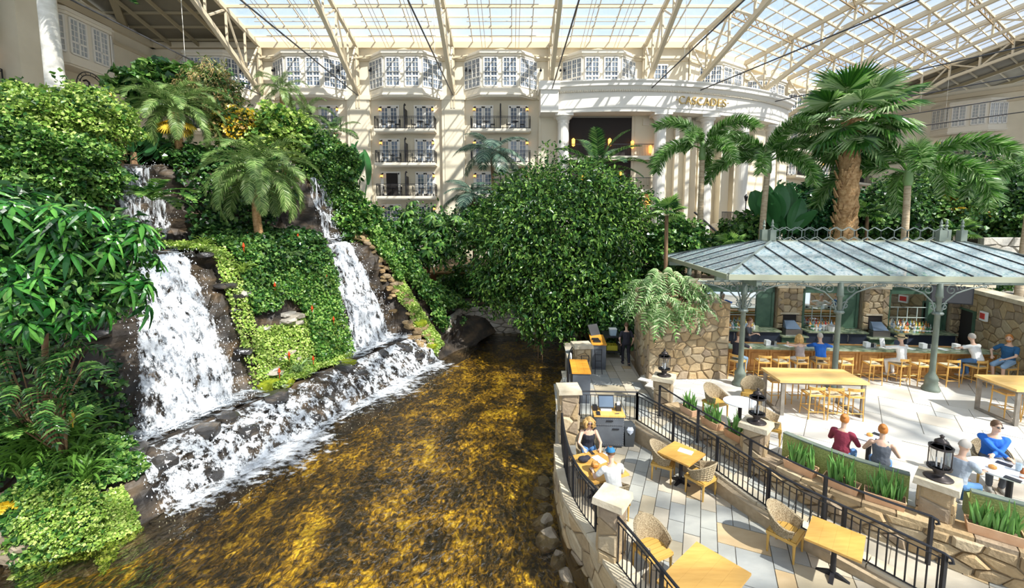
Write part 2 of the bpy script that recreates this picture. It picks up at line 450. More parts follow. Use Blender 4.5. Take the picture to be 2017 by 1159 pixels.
LF_BIGLEAF = leafmat('broad_leaf_green', [(0.012,0.075,0.025),(0.03,0.13,0.04),(0.06,0.20,0.06)], rough=0.3)
LF_DRY = leafmat('dry_frond', [(0.34,0.20,0.08),(0.50,0.33,0.15),(0.60,0.45,0.25)])
LF_RED = leafmat('red_flower', [(0.62,0.04,0.01),(0.72,0.10,0.02)])
LF_OLIVE = leafmat('olive_feathery_leaf', [(0.12,0.16,0.03),(0.24,0.26,0.06),(0.38,0.34,0.14),(0.46,0.30,0.12)])
TRUNK = mat('pale_palm_trunk', [(0.3,(0.34,0.24,0.14)),(0.7,(0.56,0.44,0.29))], rough=0.9, nscale=(3,3,14), bump=0.6, bscale=(4,4,26))
BOOTS = mat('palm_boot_fibre', [(0.3,(0.30,0.15,0.05)),(0.7,(0.58,0.36,0.17))], rough=0.95, nscale=8, bump=0.8, bscale=20)
BARK = mat('brown_bark', [(0.3,(0.11,0.06,0.03)),(0.7,(0.30,0.18,0.09))], rough=0.9, nscale=(6,6,2), bump=0.6, bscale=(14,14,4))
WHITETRUNK = mat('white_royal_palm_trunk', [(0.3,(0.60,0.56,0.48)),(0.7,(0.78,0.74,0.66))], rough=0.85, nscale=(3,3,6), bump=0.3, bscale=12)
# ------------------------------------------------------------------ terrain of the waterfall bank
L0 = Vector((-8.4, 9.2)); LE = Vector((0.380, 0.925)); LN = Vector((-0.925, 0.380))
def SD(s, d, z=0.0):
    p = L0 + LE*s + LN*d
    return Vector((p.x, p.y, z))
def lerp(a, b, t): return a + (b-a)*t
def cl(t, a=0.0, b=1.0): return max(a, min(b, t))
def sstep(a, b, t):
    t = cl((t-a)/(b-a)); return t*t*(3-2*t)
def pw(d, pts):
    if d <= pts[0][0]: return pts[0][1]
    for (a, za), (b, zb) in zip(pts, pts[1:]):
        if d <= b: return za + (zb-za)*(d-a)/(b-a)
    return pts[-1][1]
def HS(s, d):
    d -= 1.1*max(0.0, -0.35-s)
    dl2 = lerp(8.4, 5.2, cl((s-4.9)/6.1))
    main = pw(d, [(-0.3,-1.5),(0,-1.0),(0.35,-0.55),(0.6,-0.15),(1.1,0.25),(1.5,0.42),(2.4,0.5),(2.75,1.9),(3.3,3.4),(3.9,4.9),(4.2,5.15),(dl2,5.4),(dl2+0.8,8.3),(dl2+1.6,8.6),(16,9.2),(24,8.6),(30,7.5)])
    ridge = pw(d, [(-0.3,-1.5),(0,-1.0),(0.8,0.3),(1.8,1.5),(4.8,5.7),(7,6.6),(9,7.6),(20,7.6),(30,6)])
    bank = pw(d, [(-0.3,-1.5),(0.1,-0.9),(0.5,-0.2),(1.4,0.5),(3.0,1.6),(4.5,3.6),(6.0,5.4),(9,6.6),(11,8),(16,9),(30,8)])
    gard = pw(d, [(-1,-1.5),(0.3,0.2),(1.5,1.2),(6,2.6),(30,2.8)])
    z = lerp(bank, main, sstep(0.0, 1.0, s))
    z = lerp(z, ridge, sstep(12.4, 12.9, s))
    z = lerp(z, gard, sstep(14.4, 16.6, s))
    return z
def HN(s, d):
    """surface point with rocky relief"""
    z = HS(s, d); p = SD(s, d, z)
    q = Vector((p.x*0.9, p.y*0.9, z*1.4))
    k = 0.16*noise.noise(q*1.1) + 0.10*noise.noise(q*2.7) + 0.12*(noise.cell(Vector((p.x*0.8, p.y*0.8, z*2.2)))-0.5)
    f = cl((d-0.2)/0.8)
    return Vector((p.x - LN.x*k*1.6*f, p.y - LN.y*k*1.6*f, z + k*0.8*f))
ss = list(np.arange(-9.0, -5.0, 0.5))+list(np.arange(-5.0, 19.01, 0.22))
ds = list(np.arange(-0.3, 10.0, 0.13)) + list(np.arange(10.2, 31, 0.9))
m = MB(); m.grid([[HN(s, d) for d in ds] for s in ss])
o = m.build('cliff', ROCK, sm=False)
tag(o, 'dark layered rock cliff carrying the waterfalls and planting', 'cliff', kind='structure')

def gz(x, y):
    y0 = lerp(27.0, 20.9, cl((x-3.2)/2.0))
    if y < y0: return -1.6
    return pw(y-y0, [(0, 0.5), (1.5, 1.1), (5.0, 2.6), (9, 2.9), (50, 2.9)])
m = MB()
m.grid([[Vector((x, y, gz(x, y)+0.12*noise.noise(Vector((x*.5, y*.5, 0))))) for x in np.arange(-6, 66, 0.8)] for y in np.arange(20.4, 66, 0.5)])
o = m.build('floor_garden', SOIL); tag(o, kind='structure', label='brown garden soil under the planting behind the pool')

# pool bed and water
def poolmat():
    m = bpy.data.materials.new('golden_pool_bed'); m.use_nodes = True
    nt = m.node_tree; L = nt.links; b = nt.nodes['Principled BSDF']
    mp = _pos(nt, (2.4, 1.5, 1))
    n1 = nt.nodes.new('ShaderNodeTexNoise'); n1.inputs['Scale'].default_value = 3.0; n1.inputs['Detail'].default_value = 12; n1.inputs['Roughness'].default_value = 0.70; n1.inputs['Distortion'].default_value = 0.8
    L.new(mp.outputs[0], n1.inputs['Vector'])
    n2 = nt.nodes.new('ShaderNodeTexNoise'); n2.inputs['Scale'].default_value = 0.55; n2.inputs['Detail'].default_value = 3
    L.new(mp.outputs[0], n2.inputs['Vector'])
    ad = nt.nodes.new('ShaderNodeMath'); ad.operation = 'MULTIPLY_ADD'; ad.inputs[1].default_value = 0.55; L.new(n2.outputs['Fac'], ad.inputs[0])
    sb = nt.nodes.new('ShaderNodeMath'); sb.operation = 'SUBTRACT'; sb.inputs[1].default_value = 0.275; L.new(n1.outputs['Fac'], sb.inputs[0]); L.new(sb.outputs[0], ad.inputs[2])
    rp = _ramp(nt, [(0.39,(0.014,0.010,0.003)),(0.48,(0.08,0.048,0.006)),(0.555,(0.26,0.15,0.009)),(0.625,(0.56,0.35,0.016)),(0.72,(0.86,0.64,0.08))])
    L.new(ad.outputs[0], rp.inputs['Fac']); L.new(rp.outputs['Color'], b.inputs['Base Color'])
    b.inputs['Roughness'].default_value = 0.9
    return m
def watermat():
    m = bpy.data.materials.new('pool_water'); m.use_nodes = True
    nt = m.node_tree; L = nt.links; nt.nodes.clear()
    out = nt.nodes.new('ShaderNodeOutputMaterial')
    t = nt.nodes.new('ShaderNodeBsdfTransparent'); t.inputs[0].default_value = (0.96,0.90,0.70,1)
    g = nt.nodes.new('ShaderNodeBsdfGlossy'); g.inputs['Roughness'].default_value = 0.04
    mp = _pos(nt, (2.4, 1.6, 1))
    n1 = nt.nodes.new('ShaderNodeTexNoise'); n1.inputs['Scale'].default_value = 3.2; n1.inputs['Detail'].default_value = 5; n1.inputs['Distortion'].default_value = 0.6
    L.new(mp.outputs[0], n1.inputs['Vector'])
    bp = nt.nodes.new('ShaderNodeBump'); bp.inputs['Strength'].default_value = 1.0; bp.inputs['Distance'].default_value = 0.13
    L.new(n1.outputs['Fac'], bp.inputs['Height']); L.new(bp.outputs[0], g.inputs['Normal'])
    fr = nt.nodes.new('ShaderNodeFresnel'); fr.inputs['IOR'].default_value = 1.33; L.new(bp.outputs[0], fr.inputs['Normal'])
    ms = nt.nodes.new('ShaderNodeMixShader'); L.new(fr.outputs[0], ms.inputs[0]); L.new(t.outputs[0], ms.inputs[1]); L.new(g.outputs[0], ms.inputs[2])
    L.new(ms.outputs[0], out.inputs['Surface'])
    return m
WATERZ = -0.70
m = MB()
m.grid([[Vector((x, y, -1.25+0.16*noise.noise(Vector((x*.8, y*.8, 2))))) for x in np.arange(-24.5, 5.6, 0.7)] for y in np.arange(-2.5, 30, 0.7)])
o = m.build('floor_pool_bed', poolmat(), sm=True); tag(o, kind='structure', label='golden brown pebbled bed of the shallow pool')
m = MB(); m.quad((-22,-2,WATERZ),(5.5,-2,WATERZ),(5.5,29.5,WATERZ),(-22,29.5,WATERZ))
o = m.build('pool_water', watermat()); tag(o, 'clear rippled amber water filling the pool below the waterfalls', 'water', kind='stuff')

# ------------------------------------------------------------------ wall frames
class WF:
    def __init__(s, o, ang):
        s.o = Vector((o[0], o[1], 0)); s.e = Vector((math.cos(ang), math.sin(ang), 0)); s.i = Vector((-s.e.y, s.e.x, 0)); s.rz = ang
    def p(s, t, y, z):      # y < 0 is in front of the wall
        return s.o + s.e*t + s.i*y + Vector((0, 0, z))
FY = 39.4
WB = WF((-33.0, FY), 0.0)                       # back facade, t = X + 33
CC = (15.4, FY)
WR = WF(CC, math.atan2(0.539, 0.842))           # diagonal wall to the right of the portico
C2 = WR.p(40, 0, 0)
WW = WF((C2.x, C2.y), -R(44))                   # far right wing
WL = WF((-31.5, 14.0), R(90))                   # left wing, t = Y - 14
EZ = 21.7
def wallbox(name, wf, t0, t1, z0, z1, th=0.6, label=None):
    m = MB()
    m.hexa([wf.p(t0,0,z0), wf.p(t1,0,z0), wf.p(t1,th,z0), wf.p(t0,th,z0), wf.p(t0,0,z1), wf.p(t1,0,z1), wf.p(t1,th,z1), wf.p(t0,th,z1)])
    o = m.build(name, CREAM); tag(o, kind='structure', label=label); return o
wall_back = wallbox('wall_back', WB, -0.6, 48.4, 0, EZ+0.6, label='cream rendered hotel facade facing the pool')
wall_right = wallbox('wall_right', WR, 0, 40.5, 0, EZ+0.6, label='cream hotel wall running back beyond the portico')
wall_wing = wallbox('wall_right_wing', WW, 0, 34, 0, EZ+0.6, label='cream hotel wing behind the tall palms')
wall_left = wallbox('wall_left', WL, 0, 26, 0, EZ+0.6, label='cream hotel wing above the waterfall')
# eave beams, pilasters
def bands(parent, wf, t0, t1):
    m = MB()
    for z, h, out in ((EZ-0.15, 0.5, 0.35), (EZ-1.35, 0.22, 0.2)):
        m.bar(wf.p(t0, -out/2, z), wf.p(t1, -out/2, z), out, h)
    m.build('eave_beam', STEEL, parent)
for par, wf, a, b in ((wall_back, WB, 0, 48.4), (wall_right, WR, 0, 40), (wall_wing, WW, 0, 34), (wall_left, WL, 0, 26)):
    bands(par, wf, a, b)
BAYX = [-26.2, -17.8, -9.35, -1.0, 7.65]        # bay centres on the back facade
TRX = [-22.0, -13.55, -5.2, 3.35, 11.6]         # trusses / pilasters
pm = MB(); pm.box(-1.0, -0.28, 2.0, 1.0, 0.1, 17.0).box(-1.1, -0.36, 16.9, 1.1, 0.1, 17.3).box(-.75, -.32, 2, .75, -.28, 16.9)
pme = pm.mesh('pilaster', CREAM)
for x in TRX:
    add('pilaster', pme, wall_back, WB.p(x+33, 0, 0), (0, 0, 0))
for t in (8.4, 16.8, 25.2):
    add('pilaster', pme, wall_right, WR.p(t, 0, 0), (0, 0, WR.rz))
# bracing and floodlights under the eave
m = MB()
for a, b in zip(TRX, TRX[1:]):
    for k in (0, 1):
        x0, x1 = lerp(a, b, k*0.5), lerp(a, b, k*0.5+0.5)
        m.bar((x0, FY-0.4, EZ-0.55+(-0.75 if k == 0 else 0)), (x1, FY-0.4, EZ-0.55+(0 if k == 0 else -0.75)), 0.12, 0.12)
m.build('eave_bracing', STEEL, wall_back)
fl = MB().tube([(0,0,0),(0,-0.3,-0.08)], [0.07,0.11], 8).box(-.03,-.03,-.0,.03,.05,.25).mesh('floodlight', BLACKIRON)
for x in TRX[:4]:
    for dx in (-1.55, -1.2, -0.85, 0.85, 1.2, 1.55):
        if noise.cell(Vector((x, dx*7, 1))) < 0.25: continue
        o = add('floodlight', fl, None, (x+dx, FY-0.25, EZ-2.3)); tag(o, 'small black floodlight bracketed under the facade eave', 'floodlight', 'floodlights under the eave')

# ------------------------------------------------------------------ bay windows
def sash_mesh(w, h, hl, cols=4):
    """casement pair with muntins; upper part h, lower part hl"""
    m = MB(); t = 0.05
    H = h + hl
    for x in (-w/2, 0, w/2): m.box(x-0.06, -0.05, 0, x+0.06, 0.03, H)
    for z in (0, hl, H): m.box(-w/2, -0.05, z-0.06, w/2, 0.03, z+0.06)
    for side in (-1, 1):
        x = side*w/4
        m.box(x-0.02, -0.03, 0, x+0.02, 0.02, H)
        for z in (hl*0.5, hl+h*0.25, hl+h*0.5, hl+h*0.75):
            m.box(min(0, side*w/2), -0.03, z-0.02, max(0, side*w/2), 0.02, z+0.02)
    return m
SASH = sash_mesh(1.15, 1.55, 0.80).mesh('sash', WHITE)
PANE = MB().box(-0.55, 0.0, 0.02, 0.55, 0.015, 2.33).mesh('pane', DARKGLASS)
PANEC = MB().box(-0.55, 0.0, 0.02, 0.55, 0.015, 2.33).mesh('pane', CURTAIN)
BW, BF, BD, BH = 6.5, 3.3, 1.25, 3.3     # width at wall, width of front, depth, height
def bay_body():
    m = MB()
    def trap(z0, z1, g):
        m.prism([(-BW/2-g, 0.05), (-BF/2-g*0.5, -BD-g), (BF/2+g*0.5, -BD-g), (BW/2+g, 0.05)], z0, z1)
    trap(-0.42, -0.30, 0.02); trap(-0.30, -0.12, 0.16); trap(-0.12, 0.34, 0.06)
    trap(0.34, 2.92, -0.06); trap(2.92, 3.12, 0.08); trap(3.12, 3.26, 0.2); trap(3.26, 3.4, 0.12)
    return m.mesh('bay_body', CREAM2)
BAYB = bay_body()
NW = [0]
def bay(wf, t, z, curtain=False, label='cream angled bay window with white muntins on the facade'):
    NW[0] += 1
    r = thing('window_%d' % NW[0], label, None, wf.p(t, 0, z), wf.rz, kind='structure')
    add('bay_body', BAYB, r)
    ang = math.atan2(BD, (BW-BF)/2)
    slots = [(-0.82, -BD+0.02, 0), (0.82, -BD+0.02, 0)]
    L = math.hypot(BD, (BW-BF)/2)
    for f in (0.27, 0.73):
        x = lerp(-BW/2, -BF/2, f); y = lerp(0.05, -BD, f)
        slots.append((x, y, -ang)); slots.append((-x, y, ang))
    for x, y, a in slots:
        sc = 1.0 if a == 0 else 0.78
        s = add('sash', SASH, r, (x - math.sin(a)*-0.0, y, 0.47), (0, 0, a), (sc, 1, 1))
        add('pane', PANEC if curtain else PANE, s)
    return r
for i, x in enumerate(BAYX): bay(WB, x+33, 17.35)
for t in (5.0, 12.8, 21, 29.4, 37): bay(WR, t, 17.35, label='cream angled bay window above the portico on the receding wall')
for t in (9.5, 18, 26): bay(WW, t, 17.35, True, label='bay window on the shaded right wing')
for t in (10.2, 18.3): bay(WL, t, 17.35, True, label='curtained bay window on the shaded left wing')
# ------------------------------------------------------------------ balconies, french doors, lamps, bistro sets
def rail_mesh(L, d):
    m = MB(); H = 1.05
    pts = [(-L/2, 0), (-L/2, -d), (L/2, -d), (L/2, 0)]
    for (a, b) in zip(pts, pts[1:]):
        for z in (0.08, H-0.12, H): m.bar((a[0],a[1],z), (b[0],b[1],z), 0.035, 0.035)
        n = max(2, int(math.dist(a, b)/0.16))
        for k in range(n+1):
            x, y = lerp(a[0], b[0], k/n), lerp(a[1], b[1], k/n)
            w = 0.05 if k in (0, n) else 0.018
            m.box(x-w/2, y-w/2, 0, x+w/2, y+w/2, H)
    return m.mesh('railing', BLACKIRON)
RAIL = rail_mesh(5.15, 0.95)
SLAB = MB().box(-2.65, -1.05, -0.22, 2.65, 0.05, 0.0).box(-2.55, -0.95, -0.30, 2.55, 0.05, -0.22).mesh('slab', CREAM2)
def divider():
    m = MB()
    m.tube([(0,-0.95,0),(0,-0.95,1.7),(0,-0.90,2.0),(0,-0.72,2.15),(0,-0.5,2.1)], 0.06, 6)
    m.box(-0.04,-0.9,0,0.04,0,1.75)
    return m.mesh('divider', BLACKIRON)
DIV = divider()
def door_parts():
    f = MB(); 
    for s in (-1, 1):
        x0, x1 = (-.78, -.02) if s < 0 else (.02, .78)
        f.box(x0,-.05,0,x0+.13,.03,2.1).box(x1-.13,-.05,0,x1,.03,2.1).box(x0,-.05,0,x1,.03,.25).box(x0,-.05,1.97,x1,.03,2.1)
        xm = (x0+x1)/2
        f.box(xm-.02,-.04,.2,xm+.02,.03,2.0)
        for k in range(1,5): f.box(x0,-.04,.25+k*.345-.015,x1,.03,.25+k*.345+.015)
    f.box(-.9,-.06,0,-.78,.03,2.22).box(.78,-.06,0,.9,.03,2.22).box(-.9,-.06,2.1,.9,.03,2.22)
    g = MB().box(-.76,-.01,.1,.76,.0,2.08)
    h = MB().box(-.06,-.10,1.0,-.03,-.05,1.12)
    return f.mesh('door_frame', WHITE), g.mesh('glazing', DARKGLASS), h.mesh('door_handle', BRONZE)
DF, DG, DH = door_parts()
LAMPB = MB().box(-.03,-.16,0,.03,.0,.05).lathe([(.05,-.02),(.11,.0),(.09,.24),(.02,.34)], 6, (0,-.18,-.05)).mesh('lamp_bracket', BRONZE)
LAMPG = MB().lathe([(.06,.0),(.115,.03),(.10,.20),(.05,.23)], 6, (0,-.18,-.05)).mesh('lamp_glass', AMBER)
def bistro():
    t = MB().lathe([(.30,.68),(.30,.71)], 10).lathe([(.03,0),(.03,.68)], 6).lathe([(.2,0),(.05,.05)], 8)
    c = MB()
    for x in (-.18,.18):
        for y in (-.18,.18): c.box(x-.015,y-.015,0,x+.015,y+.015,.45)
        c.box(x-.015,.165,.45,x+.015,.195,.88)
    c.box(-.2,-.2,.43,.2,.2,.47).box(-.2,.165,.6,.2,.195,.88)
    return t.mesh('bistro_table', BLACKIRON), c.mesh('bistro_chair', BLACKIRON)
BT, BC = bistro()
ND = [0]
def balcony(wf, t, z, wall, furn=True, openleaf=False, col=''):
    where = {5.6:'fourth row', 8.5:'third row', 11.4:'second row', 14.3:'top row'}[z]+' '+(col or wall)
    r = thing('balcony', 'double balcony with black railing, '+where, 'balcony', wf.p(t, 0, z), wf.rz, 'double hotel balconies '+wall)
    add('slab', SLAB, r); add('railing', RAIL, r, (0, -0.03, 0)); add('divider', DIV, r, (0, 0, 0))
    for s in (-1, 1):
        ND[0] += 1
        d = thing('door_%d' % ND[0], 'white french doors, '+where, None, wf.p(t+s*1.55, -0.03, z), wf.rz, kind='structure')
        add('door_frame', DF, d)
        if openleaf and s < 0:
            add('glazing', MB().box(-.40,-.055,.02,.62,-.052,2.08).mesh('doorway', DARKROOM), d)
        else: add('glazing', DG, d)
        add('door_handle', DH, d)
        l = thing('wall_lamp', 'small bronze amber wall lantern, '+where, 'lamp', wf.p(t+s*2.35, -0.02, z+1.75), wf.rz, 'amber wall lanterns '+wall)
        add('lamp_bracket', LAMPB, l); add('lamp_glass', LAMPG, l)
        if furn:
            o = add('bistro_table', BT, None, wf.p(t+s*1.3, -0.50, z+.004), (0,0,wf.rz)); tag(o, 'small black bistro table, '+where, 'table', 'bistro tables '+wall)
            for k in (-1, 1):
                o = add('bistro_chair', BC, None, wf.p(t+s*1.3+k*0.60, -0.50, z+.004), (0,0,wf.rz+(PI/2 if k < 0 else -PI/2)+ (0 if k<0 else 0))); tag(o, 'small black bistro chair, '+where, 'chair', 'bistro chairs '+wall)
LV = [5.6, 8.5, 11.4, 14.3]
for i, x in enumerate(BAYX[:4]):
    for z in LV:
        if i == 0 and z < 14: continue
        balcony(WB, x+33, z, 'on the cream back facade', True, openleaf=(i == 2 and z == 8.5), col='under the '+('fourth', 'third', 'second', 'first')[i]+' bay before the portico')
for i, t in enumerate((21, 29.4, 37)):
    for z in (8.5, 11.4, 14.3): balcony(WR, t, z, 'on the wall beyond the portico', False, col='on the receding wall, column %s the portico' % ('nearest', 'second from', 'farthest from')[i])
for i, t in enumerate((9.5, 18, 26)):
    for z in (8.5, 11.4, 14.3): balcony(WW, t, z, 'on the shaded right wing', True, col='on the shaded wing, column %s its corner' % ('nearest', 'second from', 'farthest from')[i])
for t in (10.2, 18.3):
    balcony(WL, t, 14.3, 'on the shaded left wing', False)
# arched iron trellis on the left wing, projecting pier
m = MB()
arc = [(math.cos(a)*0.85, math.sin(a)*0.85) for a in np.linspace(0, PI, 14)]
for rr in (0.85, 1.05):
    m.tube([Vector((x*rr/0.85, -0.9, 1.25+y*rr/0.85)) for x, y in arc], 0.03, 5)
    for s in (-1, 1): m.tube([(s*rr, -0.9, 0), (s*rr, -0.9, 1.25)], 0.03, 5)
for k in range(9):
    a = PI*k/8; m.tube([(math.cos(a)*.85,-.9,1.25+math.sin(a)*.85),(math.cos(a)*1.05,-.9,1.25+math.sin(a)*1.05)], .02, 4)
o = m.build('arched_trellis', BLACKIRON, None, loc=WL.p(17.2, -1.2, 14.3), rot=(0,0,WL.rz)); tag(o, 'black iron arch screen on the left wing balcony', 'trellis')
m = MB(); m.box(0, -1.9, 2, 2.55, 0.2, EZ-0.5).box(-0.05,-2.0,EZ-0.5,2.6,0.2,EZ-0.1)
o = m.build('pier', CREAM, wall_left, loc=WL.p(13.0, 0, 0), rot=(0,0,WL.rz))
# ------------------------------------------------------------------ glass roof
SL = 0.235
UMAX = 30.0
def rz_(u): return EZ + SL*min(u, UMAX)
def WBp(x, u, dz=0.0): return Vector((x, FY-u, rz_(u)+dz))
def WRp(t, u, dz=0.0): return WR.p(t, -u, rz_(u)+dz)
BIS = 0.293
XL = -22.0
TEND = 33.6
mullw = 8.45/5
skyc = thing('skylight', 'glass roof over the pool with cream purlins and panes', None, (0, FY, EZ), kind='structure')
skyr = thing('skylight', 'glass roof over the palms with brown purlins and panes', None, (CC[0], CC[1], EZ), kind='structure')
def slab(P, a0, a1, u0, u1, b0, b1):
    # quad pane a at row u0 from a0..b0, at row u1 from a1..b1
    lo = [P(a0,u0,0.02), P(b0,u0,0.02), P(b1,u1,0.02), P(a1,u1,0.02)]
    return lo
def pane_obj(P, a0, b0, u0, a1, b1, u1, par):
    m = MB(); g = 0.03
    lo = [P(a0+g,u0+g,0.02), P(b0-g,u0+g,0.02), P(b1-g,u1-g,0.02), P(a1+g,u1-g,0.02)]
    hi = [q+Vector((0,0,0.03)) for q in lo]
    m.hexa(lo+hi); return m
def panes(P, par, amin, amax, rowsz, ulim, lim, a_step):
    rest = MB(); n = 0; u = 0.0
    while u < 62:
        u2 = u + rowsz; a = amin(0)
        lo0, lo1, hi0, hi1 = amin(u), amin(u2), amax(u), amax(u2)
        ks = np.arange(math.floor((min(lo0, lo1)-BASE)/a_step), math.ceil((max(hi0, hi1)-BASE)/a_step))
        for k in ks:
            a, b = BASE+k*a_step, BASE+(k+1)*a_step
            A0, B0 = max(a, lo0), min(b, hi0); A1, B1 = max(a, lo1), min(b, hi1)
            if B0-A0 < 0.08 and B1-A1 < 0.08: continue
            B0 = max(B0, A0+0.07); B1 = max(B1, A1+0.07)
            mm = pane_obj(P, A0, B0, u, A1, B1, u2, par)
            if n < lim and u < ulim:
                mm.build('pane', ROOFGLASS, par); n += 1
            else:
                k0 = len(rest.v); rest.v += mm.v; rest.f += [tuple(i+k0 for i in f) for f in mm.f]
        u = u2
    o = rest.build('pane', ROOFGLASS); o.parent = par; tag(o, kind='stuff')
    return n
def fixparent(par):
    bpy.context.view_layer.update()
    inv = Matrix.Translation(par.location).inverted()
    for c in par.children:
        c.matrix_parent_inverse = inv
BASE = XL
panes(WBp, skyc, lambda u: XL, lambda u: CC[0]+BIS*u, 1.15, 9.3, 300, mullw)
BASE = 0.0
panes(WRp, skyr, lambda u: -BIS*u, lambda u: TEND, 1.15, 16.5, 300, 8.4/5)
# purlins and mullions
def framing(P, par, amin, amax, step, ends):
    pur = MB(); mul = MB(); sec = MB()
    u = 0.0; k = 0
    while u < 62:
        w = 0.16 if k % 2 == 0 else 0.07
        (pur if k % 2 == 0 else sec).bar(P(amin(u), u, -0.08), P(amax(u), u, -0.08), w, w*1.3)
        u += 1.15; k += 1
    a = ends[0]
    while a <= ends[1]+1e-3:
        us = [u for u in np.arange(0, 62.1, 2.0) if amin(u)-1e-6 <= a <= amax(u)+1e-6]
        if len(us) > 1:
            brk = [us[0]] + ([UMAX] if us[0] < UMAX < us[-1] else []) + [us[-1]]
            for p, q in zip(brk, brk[1:]): mul.bar(P(a, p, 0), P(a, q, 0), 0.07, 0.10)
        a += step
    for m, nm in ((pur, 'purlins'), (sec, 'glazing_bars'), (mul, 'mullions')):
        o = m.build(nm, STEEL); o.parent = par; tag(o, kind='stuff')
framing(WBp, skyc, lambda u: XL, lambda u: CC[0]+BIS*u, mullw, (XL, 32))
framing(WRp, skyr, lambda u: -BIS*u, lambda u: TEND, 8.4/5, (-16.8, TEND))
# thin catwalk lines / sprinkler pipes under the glass
pm = MB()
for x0 in TRX[:-1]:
    for u in (1.9, 3.6, 5.4, 7.5, 9.6):
        pm.tube([WBp(x0+1.6, u, -0.5), WBp(x0+7.2, u, -0.5)], 0.035, 5)
    for dx in (2.6, 2.9, 5.5, 5.8): pm.tube([WBp(x0+dx, 0, -0.45), WBp(x0+dx, 29, -0.45)], 0.025, 4)
o = pm.build('sprinkler_pipes', STEEL); o.parent = skyc; tag(o, kind='stuff')
fixparent(skyc); fixparent(skyr)

# trusses -------------------------------------------------------------
def truss(P, a, where, grp='roof trusses'):
    base = P(a, 0.25, 0)
    r = thing('roof_truss', 'cream steel roof truss '+where, 'truss', (0,0,0), group=grp)
    tc = MB().bar(P(a, 0.0, -0.28), P(a, UMAX, -0.28), 0.26, 0.30); tc.bar(P(a, UMAX, -.28), P(a, 60, -.28), .26, .30)
    tc.build('top_chord', STEEL, r)
    def zb(u): return pw(u, [(0.3, 17.45), (9.0, rz_(9.0)-1.75), (UMAX, rz_(UMAX)-1.75), (62, rz_(UMAX)-1.75)])
    def B(u):
        q = P(a, u, 0); q.z = zb(u); return q
    bc = MB().bar(B(0.3), B(9.0), 0.30, 0.34); bc.bar(B(9.0), B(UMAX), 0.26, 0.28); bc.bar(B(UMAX), B(60), .26, .28)
    bc.build('bottom_chord', STEEL, r)
    nodes = [0.35, 2.3, 4.6, 6.9, 9.2, 11.5, 13.8, 16.1, 18.4, 20.7, 23, 25.3, 27.6, 29.9]
    for i, u in enumerate(nodes):
        MB().bar(B(u), P(a, u, -0.28), 0.15, 0.15, up=(1,0.3,0)).build('strut', STEEL, r)
        if i+1 < len(nodes):
            u2 = nodes[i+1]
            MB().bar(P(a, u2, -0.28) if i % 2 else B(u2), B(u) if i % 2 else P(a, u, -0.28), 0.13, 0.13, up=(1,0.3,0)).build('brace', STEEL, r)
    f = P(a, 0.3, 0); f.z = 17.4
    m = MB()
    for dx in (-.12, .12):
        c = P(a+dx, 0.3, 0); m.bar((c.x, c.y, 16.2), (c.x, c.y, EZ), 0.12, 0.14, up=(1,0,0))
    for z in np.arange(16.6, EZ, 0.55):
        c0, c1 = P(a-.12, .3, 0), P(a+.12, .3, 0); m.bar((c0.x,c0.y,z),(c1.x,c1.y,z+.4), .04, .04)
    m.build('post', STEEL, r)
    # horizontal tie rod with hangers
    t0 = P(a, 0.4, 0); t1 = P(a, 40, 0); t0.z = t1.z = 17.3
    MB().tube([t0, t1], 0.05, 5).build('tie_rod', CABLE if where != 'below the shaded ceiling' else LIGHTCABLE, r)
    for u in (9.2, 18.4, 27.6):
        q = P(a, u, 0); MB().tube([(q.x, q.y, 17.3), (q.x, q.y, zb(u))], 0.018, 4).build('hanger', LIGHTCABLE, r)
    return r
truss(WBp, XL, 'where glass meets the brown ceiling')
for x, w in zip(TRX[1:], ('two bays before the portico', 'one bay before the portico', 'at the end block of the portico', 'above the middle of the portico')): truss(WBp, x, 'landing on the facade '+w)
truss(lambda a, u, dz: Vector((CC[0]+BIS*u*1.0, FY-u, rz_(u)+dz)), 0, 'on the hip above the portico')
for t, w in zip((8.4, 16.8, 25.2, TEND), ('on the receding wall nearest the portico', 'on the receding wall second after the hip', 'on the receding wall above the tall fan palm', 'where glass meets the right wing ceiling')): truss(WRp, t, w)
# purlin trusses under right-hand roof (deep lattice, brown darkened to look backlit)
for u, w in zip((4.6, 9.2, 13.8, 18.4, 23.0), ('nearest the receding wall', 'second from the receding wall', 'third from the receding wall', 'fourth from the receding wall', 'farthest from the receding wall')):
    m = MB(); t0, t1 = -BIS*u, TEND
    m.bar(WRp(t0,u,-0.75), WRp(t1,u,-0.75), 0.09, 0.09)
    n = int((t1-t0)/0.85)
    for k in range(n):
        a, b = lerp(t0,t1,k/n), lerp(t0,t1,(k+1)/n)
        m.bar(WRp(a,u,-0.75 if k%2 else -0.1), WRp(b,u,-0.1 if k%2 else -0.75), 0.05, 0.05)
    o = m.build('purlin_lattice', BACKLITBROWN); tag(o, 'long brown lattice purlin under the glass '+w, 'purlin', 'lattice purlins above the palms')
